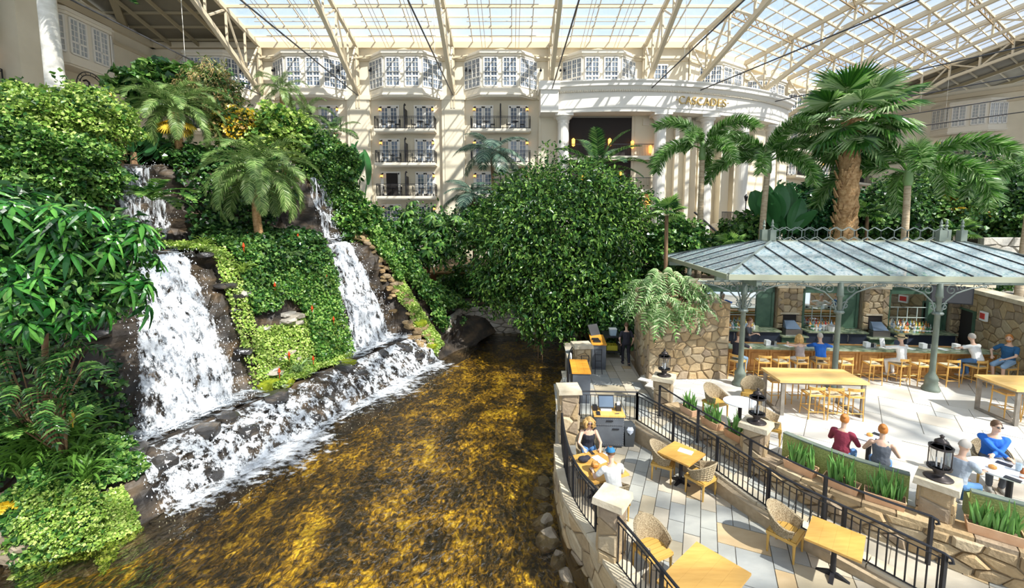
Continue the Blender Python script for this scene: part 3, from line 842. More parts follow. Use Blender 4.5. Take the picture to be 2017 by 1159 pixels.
# solid ceilings -------------------------------------------------------
cm = MB()
cm.grid([[WBp(x, u, 0.1) for x in (-34, XL)] for u in (0, UMAX, 60)])
o = cm.build('ceiling_left', CEIL); tag(o, kind='structure', label='dark brown boarded ceiling over the left wing')
cb = MB()
for u in np.arange(0.6, 30, 1.6): cb.bar(WBp(-34,u,0.0), WBp(XL,u,0.0), 0.10, 0.18)
for x in (-32, -29.6, -27.2, -24.8): cb.bar(WBp(x,0,-0.25), WBp(x,30,-0.25), 0.10, 0.30)
b = cb.build('ceiling_joists', CEILBEAM, o); tag(b, kind='stuff')
MB().bar((-33, FY-0.4, EZ-0.2), (-24.5, FY-14, EZ+4.2), 0.5, 0.6).build('ceiling_hip_beam', CEILBEAM, o)
MB().bar((-33, FY-0.5, 12), (-33, FY-0.5, EZ), .7, .7, up=(1,0,0)).build('corner_post', CREAM2, o)
cm = MB()
def WRo(t, u, dz=0): return WR.p(t, -u, rz_(u)+dz)
cm.grid([[WRo(t, u, 0.1) for t in (TEND, 70)] for u in (-14, 0, UMAX, 60)])
o = cm.build('ceiling_right', CEIL); tag(o, kind='structure', label='dark brown boarded ceiling over the right wing')
cb = MB()
for u in np.arange(-13, 30, 1.6): cb.bar(WRo(TEND,u,0.0), WRo(70,u,0.0), 0.10, 0.18)
for t in (37, 44, 51): cb.bar(WRo(t,-14,-0.2), WRo(t,30,-0.2), 0.3, 0.4)
b = cb.build('ceiling_joists', CEILBEAM, o); tag(b, kind='stuff')
# ------------------------------------------------------------------ curved portico
def circ3(a, b, c):
    ax, ay = a; bx, by = b; cx, cy = c
    d = 2*(ax*(by-cy)+bx*(cy-ay)+cx*(ay-by))
    ux = ((ax*ax+ay*ay)*(by-cy)+(bx*bx+by*by)*(cy-ay)+(cx*cx+cy*cy)*(ay-by))/d
    uy = ((ax*ax+ay*ay)*(cx-bx)+(bx*bx+by*by)*(ax-cx)+(cx*cx+cy*cy)*(bx-ax))/d
    return ux, uy, math.hypot(ax-ux, ay-uy)
PA, PB, PC = (3.2, 37.9), (14.0, 37.5), (27.0, 43.3)
pux, puy, prad = circ3(PA, PB, PC)
pa0 = math.atan2(PA[1]-puy, PA[0]-pux); pa1 = math.atan2(PC[1]-puy, PC[0]-pux)
if pa0 > pa1: pa0, pa1 = pa1, pa0
def arcp(f, dr=0.0, z=0.0):
    a = lerp(pa0, pa1, f); r = prad+dr
    return Vector((pux+r*math.cos(a), puy+r*math.sin(a), z))
port = thing('portico', 'white curved portico with tall columns and gold lettering', 'portico', (14, 38, 2.9))
def pp(mb, name, mt, sm=False):
    o = mb.build(name, mt, port, sm); o.matrix_parent_inverse = Matrix.Translation(port.location).inverted(); return o
NSEG = 40
def ring(prof):
    """prof: list of (dr, z) closed section swept along the arc"""
    m = MB(); k = len(prof)
    for i in range(NSEG+1):
        for dr, z in prof: m.v.append(tuple(arcp(i/NSEG, dr, z)))
    for i in range(NSEG):
        for j in range(k):
            a, b = i*k+j, i*k+(j+1) % k
            m.f.append((a, a+k, b+k, b))
    m.f.append(tuple(range(k))); m.f.append(tuple(NSEG*k+j for j in reversed(range(k))))
    return m
pp(ring([(0,15.45),(0,15.75),(0.06,15.75),(0.06,15.85),(0,15.85),(0,17.15),(-1.2,17.15),(-1.2,15.45)]), 'frieze', WHITE)
pp(ring([(0.05,17.1),(0.15,17.15),(0.35,17.4),(0.5,17.45),(0.5,17.65),(0.62,17.8),(0.62,17.9),(-1.4,17.9),(-1.4,17.1)]), 'cornice', WHITE)
d = MB()
for k in range(170):
    a = arcp((k+0.5)/170, 0.12, 17.12); b = arcp((k+0.5)/170, 0.12, 17.28)
    t = (arcp((k+0.9)/170)-arcp((k+0.1)/170)).normalized()
    d.bar(a - t*0.05, a + t*0.05, 0.14, 0.16)
o = pp(d, 'dentils', CREAM2); tag(o, kind='stuff')
pp(ring([(-1.15,15.52),(-1.15,15.60),(-9,15.60),(-9,15.52)]), 'soffit', WHITE)
# end block at the left
e = MB().box(2.4, 37.2, 15.4, 3.9, FY, 17.2).box(2.25,37.0,17.2,4.0,FY,17.9); pp(e, 'end_block', WHITE)
def column(x, y, z0, r=0.52, ped=False):
    c = MB(); zz = z0
    if ped:
        c.box(x-.95,y-.95,z0-2.6,x+.95,y+.95,z0-.25).box(x-1.1,y-1.1,z0-.4,x+1.1,y+1.1,z0-.1).box(x-1.05,y-1.05,z0-2.8,x+1.05,y+1.05,z0-2.4)
    c.box(x-r*1.35,y-r*1.35,z0-.1,x+r*1.35,y+r*1.35,z0+.12)
    c.lathe([(r*1.3,.12),(r*1.3,.25),(r*1.05,.38),(r*1.02,.5),(r*.98,4),(r*.86,15.45-z0-.75),(r*.95,15.45-z0-.6),(r*.9,15.45-z0-.5),(r*1.2,15.45-z0-.3),(r*1.2,15.45-z0-.2)], 18, (x,y,z0))
    c.box(x-r*1.4,y-r*1.4,15.25,x+r*1.4,y+r*1.4,15.46)
    return pp(c, 'column', WHITE, False)
for f, ped in ((0.045, False), (0.385, False), (0.57, False), (0.745, True), (0.93, True)):
    q = arcp(f, -0.75, 0); column(q.x, q.y, 6.2 if ped else 2.9, 0.55, ped)
# inner piers
for f in (0.36, 0.42, 0.55, 0.60, 0.72, 0.80):
    q = arcp(f, -2.4, 0); w = MB().cbox((q.x, q.y, 9.2), (0.9, 0.9, 12.6), 0.2); w.cbox((q.x,q.y,15.0),(1.2,1.2,.6),.2); pp(w, 'pier', CREAM2)
# recessed lobby behind the columns: back wall, galleries, dark openings
lob = MB()
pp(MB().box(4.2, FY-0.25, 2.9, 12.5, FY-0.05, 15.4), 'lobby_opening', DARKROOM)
for z in (6.2, 9.1, 12.0):
    pp(MB().box(4.0, FY-0.9, z-0.35, 12.6, FY-0.1, z), 'gallery_slab', CREAM2)
    pr = MB()
    pr.bar((4.1,FY-0.85,z+1.0),(12.5,FY-0.85,z+1.0),.05,.05)
    for k in range(60): pr.box(4.15+k*.14,FY-.86,z,4.17+k*.14,FY-.84,z+1)
    o = pp(pr, 'gallery_railing', BLACKIRON)
for k, (x, z) in enumerate(((5.4,13.2),(8.6,13.2),(10.6,13.0),(6.2,10.2),(9.6,10.3),(12.2,12.6),(12.2,8.0))):
    pp(MB().lathe([(.05,-.35),(.13,-.28),(.15,.25),(.05,.35)], 8, (x, FY-0.6, z)), 'sconce', AMBER)
for x in (13.0, 14.4, 15.4):
    pp(MB().box(x, FY-0.5, 2.9, x+0.35, FY-0.05, 15.4), 'wall_pilaster', CREAM2)
# gallery floor beneath the portico with railing, seen right of the pedestal
g0, g1 = arcp(0.62, -0.3, 5.9), arcp(1.0, -0.3, 5.9)
pp(MB().bar(g0, g1, 1.4, 0.35), 'terrace_slab', CREAM2)
gr = MB(); gr.bar(g0+Vector((0,-.6,1.2)), g1+Vector((0,-.6,1.2)), .06, .06)
for k in range(90):
    q = g0.lerp(g1, k/90)+Vector((0,-.6,.15)); gr.box(q.x-.015,q.y-.015,q.z,q.x+.015,q.y+.015,q.z+1.05)
pp(gr, 'terrace_railing', BLACKIRON)
# windows on the recessed wall above the portico
for t, wf in ((46.1, WB), (3.0, WR)):
    NW[0] += 1
    r = thing('window_%d' % NW[0], 'small white window above the portico', None, wf.p(t, -0.05, 17.6), wf.rz, kind='structure')
    s = add('sash', SASH, r); add('pane', PANE, s)
# lettering
def letters(txt, f0, z, h, parent, mt):
    cu = bpy.data.curves.new('sign_text', 'FONT')
    cu.body = txt; cu.size = 1.0; cu.extrude = 0.06; cu.align_x = 'CENTER'; cu.space_character = 1.12
    tmp = bpy.data.objects.new('tmp_text', cu); COL.objects.link(tmp)
    bpy.context.view_layer.update()
    dg = bpy.context.evaluated_depsgraph_get()
    me = bpy.data.meshes.new_from_object(tmp.evaluated_get(dg))
    bpy.data.objects.remove(tmp)
    me.materials.clear(); me.materials.append(mt)
    return me
me = letters('·CASCADES·', 0.5, 16, 1, None, GOLD)
fc = 0.520
q = arcp(fc, 0.10, 16.12); t = (arcp(fc+.01)-arcp(fc-.01)).normalized()
o = add('lettering', me, port, q, (PI/2, 0, math.atan2(t.y, t.x)), (0.88, 0.92, 1)); o.matrix_parent_inverse = Matrix.Translation(port.location).inverted()
o['label'] = 'gold CASCADES lettering'
# escalator balustrade descending in front of the pedestal
a, b = at_y(1368, 425, 33.0), at_y(1440, 490, 29.0)
es = thing('escalator', 'cream sided escalator with glass balustrade below the portico', 'escalator', (a.x, a.y, 2.9))
for nm, mt, dz, w, h in (('skirt', CREAM2, -1.5, 0.5, 1.2), ('handrail', BLACKIRON, .25, .12, .1), ('balustrade', CLEARGLASS, -.3, .04, 1.0)):
    o = MB().bar(a+Vector((0,0,dz)), b+Vector((0,0,dz)), w, h).build(nm, mt, es); o.matrix_parent_inverse = Matrix.Translation(es.location).inverted()
# ------------------------------------------------------------------ stone helpers
def clip(poly, nx, ny, c):
    out = []
    for i in range(len(poly)):
        p, q = poly[i], poly[(i+1) % len(poly)]
        dp, dq = nx*p[0]+ny*p[1]-c, nx*q[0]+ny*q[1]-c
        if dp <= 0: out.append(p)
        if dp*dq < 0:
            t = dp/(dp-dq); out.append((p[0]+(q[0]-p[0])*t, p[1]+(q[1]-p[1])*t))
    return out
def voronoi(w, h, cell, aspect, rnd, jit=0.8):
    """irregular stone cells in a w x h rectangle"""
    cw, ch = cell*aspect, cell
    nx, ny = max(1, round(w/cw)), max(1, round(h/ch))
    pts = []
    for j in range(ny):
        for i in range(nx):
            pts.append(((i+0.5+(0.25 if j % 2 else -0.25)+rnd.uniform(-.5,.5)*jit)*w/nx, (j+0.5+rnd.uniform(-.5,.5)*jit)*h/ny))
    res = []
    for k, (x, y) in enumerate(pts):
        poly = [(0,0),(w,0),(w,h),(0,h)]
        for l, (X, Y) in enumerate(pts):
            if l == k: continue
            dx, dy = (X-x)/aspect, Y-y
            if dx*dx+dy*dy > (4*cell)**2: continue
            nxv, nyv = (X-x)/(aspect*aspect), (Y-y)
            c = nxv*(X+x)/2+nyv*(Y+y)/2
            poly = clip(poly, nxv, nyv, c)
            if len(poly) < 3: break
        if len(poly) >= 3: res.append(((x, y), poly))
    return res
class Path2:
    def __init__(s, pts):
        s.p = [Vector((p[0], p[1])) for p in pts]; s.l = [0]
        for a, b in zip(s.p, s.p[1:]): s.l.append(s.l[-1]+(b-a).length)
        s.len = s.l[-1]
    def at(s, d):
        d = cl(d, 0, s.len-1e-6)
        for i in range(len(s.l)-1):
            if d <= s.l[i+1]:
                t = (d-s.l[i])/(s.l[i+1]-s.l[i]); a, b = s.p[i], s.p[i+1]
                n0 = s.nrm(max(i-1,0)) if t < .5 and i > 0 else s.nrm(i)
                n1 = s.nrm(i); n2 = s.nrm(min(i+1, len(s.p)-2))
                nn = (n0.lerp(n1, t+.5) if t < .5 else n1.lerp(n2, t-.5)).normalized()
                return a.lerp(b, t), nn
        return s.p[-1], s.nrm(len(s.p)-2)
    def nrm(s, i):
        d = (s.p[i+1]-s.p[i]).normalized(); return Vector((d.y, -d.x))     # right-hand side of travel
def catmull(pts, n=8):
    P = [pts[0]]+list(pts)+[pts[-1]]; out = []
    for i in range(1, len(P)-2):
        for k in range(n):
            t = k/n; a, b, c, d = (Vector(P[i+j]) for j in (-1, 0, 1, 2))
            out.append(0.5*((2*b)+(c-a)*t+(2*a-5*b+4*c-d)*t*t+(3*b-a-3*c+d)*t**3))
    out.append(Vector(P[-2])); return out
def stones(parent, path, z0, z1, cell=0.3, aspect=1.4, depth=0.06, mt=None, seed=1, off=0.0, name='stone', gap=0.022, inv=None):
    """stones on the right-hand side of path; z0, z1 numbers or functions of distance"""
    rnd = random.Random(seed); mt = mt or STONE
    f0 = z0 if callable(z0) else (lambda d: z0); f1 = z1 if callable(z1) else (lambda d: z1)
    H = max(f1(path.len*k/8)-f0(path.len*k/8) for k in range(9))
    for (cx, cy), poly in voronoi(path.len, H, cell, aspect, rnd):
        if len(poly) < 3: continue
        area = sum(poly[i][0]*poly[(i+1)%len(poly)][1]-poly[(i+1)%len(poly)][0]*poly[i][1] for i in range(len(poly)))/2
        if abs(area) < 0.002: continue
        mx = sum(p[0] for p in poly)/len(poly); my = sum(p[1] for p in poly)/len(poly)
        dd = depth*rnd.uniform(0.5, 1.3); tl = rnd.uniform(-.15,.15); tw = rnd.uniform(-.15,.15)
        m = MB(); n = len(poly)
        def mp(x, y, o):
            q, nn = path.at(x); a, b = f0(x), f1(x); z = a+(b-a)*y/H
            return (q.x+nn.x*(off+o), q.y+nn.y*(off+o), z)
        R0, R1, R2 = [], [], []
        for x, y in poly:
            l = math.hypot(x-mx, y-my) or 1
            g = max(0.0, 1-gap/l); g2 = max(0.0, 1-(gap+0.035)/l)
            R0.append(mp(mx+(x-mx)*g, my+(y-my)*g, -0.02)); R1.append(mp(mx+(x-mx)*g, my+(y-my)*g, dd*.55))
            R2.append(mp(mx+(x-mx)*g2*.92, my+(y-my)*g2*.92, dd*(1+tl*(x-mx)/cell+tw*(y-my)/cell)))
        m.v = R0+R1+R2
        for r in (0, n):
            for i in range(n):
                j = (i+1) % n; m.f.append((r+i, r+j, r+n+j, r+n+i))
        m.f.append(tuple(2*n+i for i in range(n)))
        o = m.build(name, mt, parent)
        if inv is not None: o.matrix_parent_inverse = inv
def wall_core(name, path, z0, z1, th, mt, off=0.0, parent=None):
    """solid strip of thickness th to the left of path (stones go on the right)"""
    f0 = z0 if callable(z0) else (lambda d: z0); f1 = z1 if callable(z1) else (lambda d: z1)
    m = MB(); n = max(2, int(path.len/0.25))
    for i in range(n+1):
        d = path.len*i/n; q, nn = path.at(d)
        a = q+nn*off; b = q+nn*(off-th)
        m.v += [(a.x,a.y,f0(d)),(b.x,b.y,f0(d)),(b.x,b.y,f1(d)),(a.x,a.y,f1(d))]
    for i in range(n):
        for j in range(4):
            k = (j+1) % 4; m.f.append((i*4+j, i*4+k, i*4+4+k, i*4+4+j))
    m.f.append((3,2,1,0)); m.f.append((n*4,n*4+1,n*4+2,n*4+3))
    return m.build(name, mt, parent)
def inpoly(x, y, P):
    c = False; j = len(P)-1
    for i in range(len(P)):
        xi, yi, xj, yj = P[i][0], P[i][1], P[j][0], P[j][1]
        if (yi > y) != (yj > y) and x < (xj-xi)*(y-yi)/(yj-yi)+xi: c = not c
        j = i
    return c
def tiles(parent, region, zf, unit, ang, mt, seed=3, th=0.03, sizes=((2,2),(3,2),(2,3),(1,2),(2,1),(3,3),(1,1))):
    """random ashlar slate pattern over a polygon; zf(x,y) gives the height"""
    rnd = random.Random(seed)
    xs = [p[0] for p in region]; ys = [p[1] for p in region]; ox, oy = sum(xs)/len(xs), sum(ys)/len(ys)
    ca, sa = math.cos(ang), math.sin(ang)
    def tw(i, j): return (ox+(i*ca-j*sa)*unit, oy+(i*sa+j*ca)*unit)
    N = int(max(max(xs)-min(xs), max(ys)-min(ys))/unit)+4
    used = set(); cnt = 0
    def put(i, j, w, h):
        nonlocal cnt
        g = 0.008/unit
        c = [tw(i+g,j+g), tw(i+w-g,j+g), tw(i+w-g,j+h-g), tw(i+g,j+h-g)]
        dz = rnd.uniform(-.003,.003)
        m = MB(); m.hexa([(x,y,zf(x,y)-th) for x,y in c]+[(x,y,zf(x,y)+dz) for x,y in c])
        m.build('tile', mt, parent); cnt += 1
    for j in range(-N, N):
        for i in range(-N, N):
            if (i, j) in used: continue
            sz = list(sizes); rnd.shuffle(sz)
            for w, h in sz+[(1,1)]:
                cells = [(i+a, j+b) for a in range(w) for b in range(h)]
                if any(c in used for c in cells): continue
                if all(inpoly(*tw(i+a, j+b), region) for a in (0, w) for b in (0, h)):
                    used.update(cells); put(i, j, w, h); break
                if (w, h) == (1,1) and inpoly(*tw(i+.5, j+.5), region):
                    used.add((i, j)); put(i, j, 1, 1); break
    return cnt
def cap_path(name, path, zt, th, w, off, parent=None, mt=None, seglen=0.55, gap=0.01):
    """coping stones laid end to end along a path (centre at offset off)"""
    zf = zt if callable(zt) else (lambda d: zt)
    n = max(1, int(path.len/seglen))
    for i in range(n):
        a, b = path.len*i/n+gap, path.len*(i+1)/n-gap
        m = MB(); pts = []
        for d in (a, b):
            q, nn = path.at(d); pts.append((q+nn*(off+w/2), q+nn*(off-w/2), zf(d)))
        (a0,a1,za),(b0,b1,zb) = pts
        m.hexa([(a0.x,a0.y,za-th),(a1.x,a1.y,za-th),(b1.x,b1.y,zb-th),(b0.x,b0.y,zb-th),(a0.x,a0.y,za),(a1.x,a1.y,za),(b1.x,b1.y,zb),(b0.x,b0.y,zb)])
        m.build(name, mt or CAPSTONE, parent)

# ------------------------------------------------------------------ levels and outlines
ZU, ZH, ZL = 0.65, 0.35, 0.0
def xy(p): return (p.x, p.y)
RAILH = 1.0
# pool side edge of the lower terrace (rail line)
poolrail1 = [xy(at_z(1107,815,1.05)), xy(at_z(1112,850,1.05)), xy(at_z(1124,893,1.05)), xy(at_z(1145,930,1.05)), xy(at_z(1176,965,1.05))]
poolrail2 = [xy(at_z(1207,1008,1.05)), xy(at_z(1262,1070,1.05)), xy(at_z(1335,1159,1.05)), xy(at_z(1450,1290,1.05))]
poolpath = Path2([xy(v) for v in catmull([Vector((*p,0)) for p in poolrail1+poolrail2], 6)])
# ramp rails
def rampz(k): return lerp(ZH, 0.0, cl(k))
inn = [(1142,771,0),(1255,773,0.0),(1330,812,.14),(1400,850,.28),(1540,935,.52),(1700,1012,.76),(1862,1092,1.0)]
INN = [at_z(x, y, rampz(k)+RAILH) for x, y, k in inn]
outr = [(1300,760,0),(1370,803,.2),(1450,848,.36),(1540,897,.52),(1680,960,.74),(1836,1018,1.0)]
OUT = [at_z(x, y, rampz(k)+0.95) for x, y, k in outr]
innpath = Path2([xy(v) for v in catmull(INN[1:], 6)])
outpath = Path2([xy(v) for v in catmull(OUT, 6)])
def rz_in(d): return rampz(d/innpath.len)
def rz_out(d): return rampz(d/outpath.len)
# outline of the planter wall face, a little behind the outer rail
wallpath = Path2([xy(Vector((*p,0))) for p in [tuple(outpath.at(outpath.len*k/16)[0]-outpath.at(outpath.len*k/16)[1]*0.22) for k in range(17)]])
_w0, _ = wallpath.at(0); _w1, _wn = wallpath.at(wallpath.len)
_dir = (Vector(wallpath.p[-1])-Vector(wallpath.p[-2])).normalized()
wallpath = Path2([tuple(p) for p in wallpath.p]+[tuple(Vector(wallpath.p[-1])+_dir*0.9), tuple(Vector(wallpath.p[-1])+_dir*1.9), tuple(Vector(wallpath.p[-1])+_dir*3.2)])

# lower terrace floor --------------------------------------------------
lowreg = [tuple(poolpath.at(poolpath.len*k/20)[0]) for k in range(21)] + [(5.5, 2.6), (8.5, 5.0)] + [tuple(innpath.at(innpath.len*(1-k/20))[0]) for k in range(21)] + [xy(INN[0])]
fl_low = MB().prism([(p[0],p[1]) for p in lowreg], -1.6, -0.03).build('floor_lower_terrace', GROUT); tag(fl_low, kind='structure', label='slate paved lower terrace beside the pool')
n1 = tiles(fl_low, lowreg, lambda x, y: 0.0, 0.31, R(-24), SLATE, 5, sizes=((2,2),(3,2),(2,3),(3,2),(2,2),(3,3),(1,2)))
# walkway ramp ----------------------------------------------------------
def zramp(x, y):
    best = (1e9, 0)
    for k in range(33):
        d = innpath.len*k/32; q, _ = innpath.at(d); r = (q.x-x)**2+(q.y-y)**2
        if r < best[0]: best = (r, d)
    return rz_in(best[1])
m = MB(); rows = []
for k in range(41):
    a, _ = innpath.at(innpath.len*k/40); b, bn = wallpath.at(wallpath.len*0.72*k/40); z = rampz(k/40)
    rows.append([(a.x,a.y,z-0.02),(b.x-bn.x*0.1,b.y-bn.y*0.1,z-0.02)])
m.grid(rows)
end = [rows[-1][0], rows[-1][1], (wallpath.at(wallpath.len)[0].x, wallpath.at(wallpath.len)[0].y, -.02), (8.6, 4.9, -.02)]
m.poly(end)
fl_ramp = m.build('floor_ramp', GROUT); tag(fl_ramp, kind='structure', label='slate paved ramp between the two railings')
ramreg = [(r[0][0], r[0][1]) for r in rows] + [(8.6,4.9)] + [xy(wallpath.at(wallpath.len)[0])] + [(r[1][0], r[1][1]) for r in reversed(rows)]
n2 = tiles(fl_ramp, ramreg, zramp, 0.32, R(-45), SLATE, 9)
# host area floor --------------------------------------------------------
hostreg = [xy(INN[0]), xy(INN[1]), rows[0][1][:2], (4.75, 13.6), (4.85, 15.3), (5.3, 20.6), (2.6, 20.6), (2.3, 17.2), (1.6, 15.0), (1.35, 12.9)]
fl_host = MB().prism(hostreg, -1.6, ZH-0.03).build('floor_host_area', GROUT); tag(fl_host, kind='structure', label='slate paved landing by the host counters')
n3 = tiles(fl_host, hostreg, lambda x, y: ZH, 0.36, R(-3), SLATE, 12)
# upper patio ------------------------------------------------------------
upreg = [tuple(wallpath.at(wallpath.len*(1-k/24))[0]-wallpath.at(wallpath.len*(1-k/24))[1]*0.35) for k in range(25)] + [(4.75, 14.2), (4.75, 15.5), (7.6, 15.5), (7.7, 20.3), (19.5, 19.0), (19.5, 8.0), (14, 4.0), (10.5, 4.5)]
fl_up = MB().prism(upreg, -0.5, ZU-0.03).build('floor_upper_patio', GROUT); tag(fl_up, kind='structure', label='pale slate paved upper patio around the bar')
visreg = [p for p in upreg[:25]] + [(4.75, 14.2), (4.75, 15.5), (7.7, 15.5), (7.9, 16.6), (18.0, 15.9), (17.0, 12), (13.5, 8.6), (10.6, 6.8)]
n4 = tiles(fl_up, visreg, lambda x, y: ZU, 0.42, R(-38), PALESLATE, 15, sizes=((2,2),(3,2),(2,3),(3,2),(2,2),(3,3)))
print('TILES', n1, n2, n3, n4)

# planter wall between ramp and upper patio -----------------------------
wp = wall_core('wall_planter', wallpath, lambda d: -0.2, 0.68, 0.42, MORTAR); tag(wp, kind='structure', label='low fieldstone retaining wall carrying the planters')
stones(wp, wallpath, lambda d: rampz(d/(wallpath.len*0.72))-0.03, 0.64, 0.24, 1.7, 0.09, seed=21)
cap_path('ledge_stone', wallpath, 0.70, 0.10, 0.50, -0.20, wp, STONE, 0.5)
# wall under the inner rail ----------------------------------------------
inrev = Path2([tuple(p) for p in reversed([innpath.at(innpath.len*k/40)[0] for k in range(41)])])
wi = wall_core('wall_ramp', inrev, lambda d: -0.1, lambda d: rampz(1-d/inrev.len)+0.10, 0.24, MORTAR); tag(wi, kind='structure', label='low fieldstone kerb wall below the curved railing')
# stones face the terrace: terrace lies on the right of the reversed path? resolved by sign below
_q, _n = inrev.at(inrev.len*0.5)
SGN = 1.0 if inpoly(_q.x+_n.x*0.3, _q.y+_n.y*0.3, lowreg) else -1.0
facep = inrev if SGN > 0 else innpath
zz = (lambda d: rampz(1-d/inrev.len)+0.04) if SGN > 0 else (lambda d: rampz(d/innpath.len)+0.04)
stones(wi, facep, 0.0, zz, 0.2, 1.8, 0.05, seed=31, off=0.02)
cap_path('coping', facep, (lambda d: rampz(1-d/inrev.len)+0.16) if SGN > 0 else (lambda d: rampz(d/innpath.len)+0.16), 0.09, 0.36, -0.10, wi, CAPSTONE, 0.9)
# short wall under the rail behind the service cabinet
bp = Path2([xy(INN[1]), xy(INN[0])]) if SGN > 0 else Path2([xy(INN[0]), xy(INN[1])])
_q, _n = bp.at(bp.len/2)
if not inpoly(_q.x+_n.x*0.3, _q.y+_n.y*0.3, lowreg): bp = Path2(list(reversed([tuple(p) for p in bp.p])))
wb = wall_core('wall_service', bp, -0.1, ZH+0.12, 0.24, MORTAR); tag(wb, kind='structure', label='fieldstone step wall behind the service cabinet')
stones(wb, bp, 0.0, ZH+0.06, 0.2, 1.8, 0.05, seed=33)
cap_path('coping', bp, ZH+0.18, 0.09, 0.36, -0.10, wb, CAPSTONE, 0.9)
# pool wall ---------------------------------------------------------------
_q, _n = poolpath.at(poolpath.len*0.4)
prev_ = Path2([tuple(p) for p in reversed(poolpath.p)])
pface = poolpath if _n.x < 0 else prev_
pin = prev_ if pface is poolpath else poolpath
wpool = wall_core('wall_pool', pface, -1.6, 0.10, 0.34, MORTAR, 0.17); tag(wpool, kind='structure', label='fieldstone wall between lower terrace and pool')
stones(wpool, pface, -0.95, 0.08, 0.3, 1.5, 0.06, seed=41, off=0.17)
cap_path('coping', pface, 0.18, 0.10, 0.44, 0.0, wpool, CAPSTONE, 1.0)

# pillars and piers ---------------------------------------------------------
def pillar(name, label, cat, cx, cy, z0, z1, w, rz=0.0, seed=1, cap=0.12, cell=0.26, group=None):
    r = thing(name, label, cat, (cx, cy, z0), rz, group)
    h = z1-z0
    MB().box(-w/2+.03,-w/2+.03,0,w/2-.03,w/2-.03,h-cap).build('core', MORTAR, r)
    p = w/2-.03
    sides = [Path2([(-p,-p),(p,-p)]), Path2([(p,-p),(p,p)]), Path2([(-p,p),(-p,-p)]), Path2([(p,p),(-p,p)])]
    for k, s in enumerate(sides): stones(r, s, 0.02, h-cap-.01, cell, 1.25, 0.05, seed=seed*10+k)
    c = w/2+.07
    MB().hexa([(-c,-c,h-cap),(c,-c,h-cap),(c,c,h-cap),(-c,c,h-cap),(-c+.015,-c+.015,h),(c-.015,-c+.015,h),(c-.015,c-.015,h),(-c+.015,c-.015,h)]).build('cap', CAPSTONE, r)
    return r
q = at_z(1120, 762, 1.62); P1 = pillar('stone_pillar', 'tall square fieldstone pillar beside the seated woman', 'pillar', q.x, q.y, 0.0, 1.62, 0.52, 0.05, 2)
q = at_z(1207, 975, 1.30); P2 = pillar('stone_pillar', 'fieldstone pillar with broad cap behind the man in white', 'pillar', q.x, q.y, 0.0, 1.30, 0.44, R(-35), 3)
q = at_z(1146, 677, ZH+1.15); P3 = pillar('stone_pillar', 'fieldstone pillar between the two host counters', 'pillar', q.x, q.y, ZH, ZH+1.15, 0.62, 0.1, 4)
q = at_z(1308, 740, 1.42); A1 = pillar('stone_pier', 'stone pier with lantern at the head of the ramp', 'pier', q.x, q.y, ZH-.3, 1.42, 0.52, R(-30), 5)
q = at_z(1490, 832, 1.42); A2 = pillar('stone_pier', 'stone pier with lantern beside the round white table', 'pier', q.x, q.y, 0.6, 1.42, 0.5, R(-45), 6)
q = at_z(1848, 942, 1.42); A3 = pillar('stone_pier', 'stone pier with lantern between the two green booths', 'pier', q.x, q.y, 0.2, 1.42, 0.5, R(-50), 7)
PIERS = [A1, A2, A3]
# rock boulders at foot of pool wall
def boulder(seed, r, squash=0.6, mt=None, name='boulder', sub=2):
    rnd = random.Random(seed)
    import bmesh
    bm = bmesh.new(); bmesh.ops.create_icosphere(bm, subdivisions=sub, radius=1.0)
    off = Vector((rnd.uniform(0,50), rnd.uniform(0,50), rnd.uniform(0,50)))
    for v in bm.verts:
        k = 1+0.30*noise.noise(v.co*1.1+off)+0.12*noise.noise(v.co*2.9+off)
        c = v.co*k
        c = Vector((max(-.8, min(.8, c.x)), max(-.75, min(.75, c.y)), max(-.7, min(.72, c.z))))
        v.co = Vector((c.x*r, c.y*r*rnd.uniform(.98,1.02), c.z*r*squash))
    me = bpy.data.meshes.new(name); bm.to_mesh(me); bm.free()
    me.materials.append(mt or GREYROCK)
    return me
BOULD = [boulder(k, 1.0, .75, BOULDERM) for k in range(5)]
for k in range(13):
    q, nn = pface.at(pface.len*((12.3-k)/13.0) if pface is not poolpath else pface.len*(k+.3)/13.0)
    s = 0.235+0.045*noise.cell(Vector((k*3.1,1,1)))
    o = add('boulder', BOULD[k % 5], None, (q.x+nn.x*(.30+s), q.y+nn.y*(.30+s), -0.84), (0.2*k, 0.1*k, 1.3*k), (s, s*1.2, s*.85))
    tag(o, 'grey boulder in the water at the foot of the terrace wall', 'boulder', 'boulders along the terrace wall')
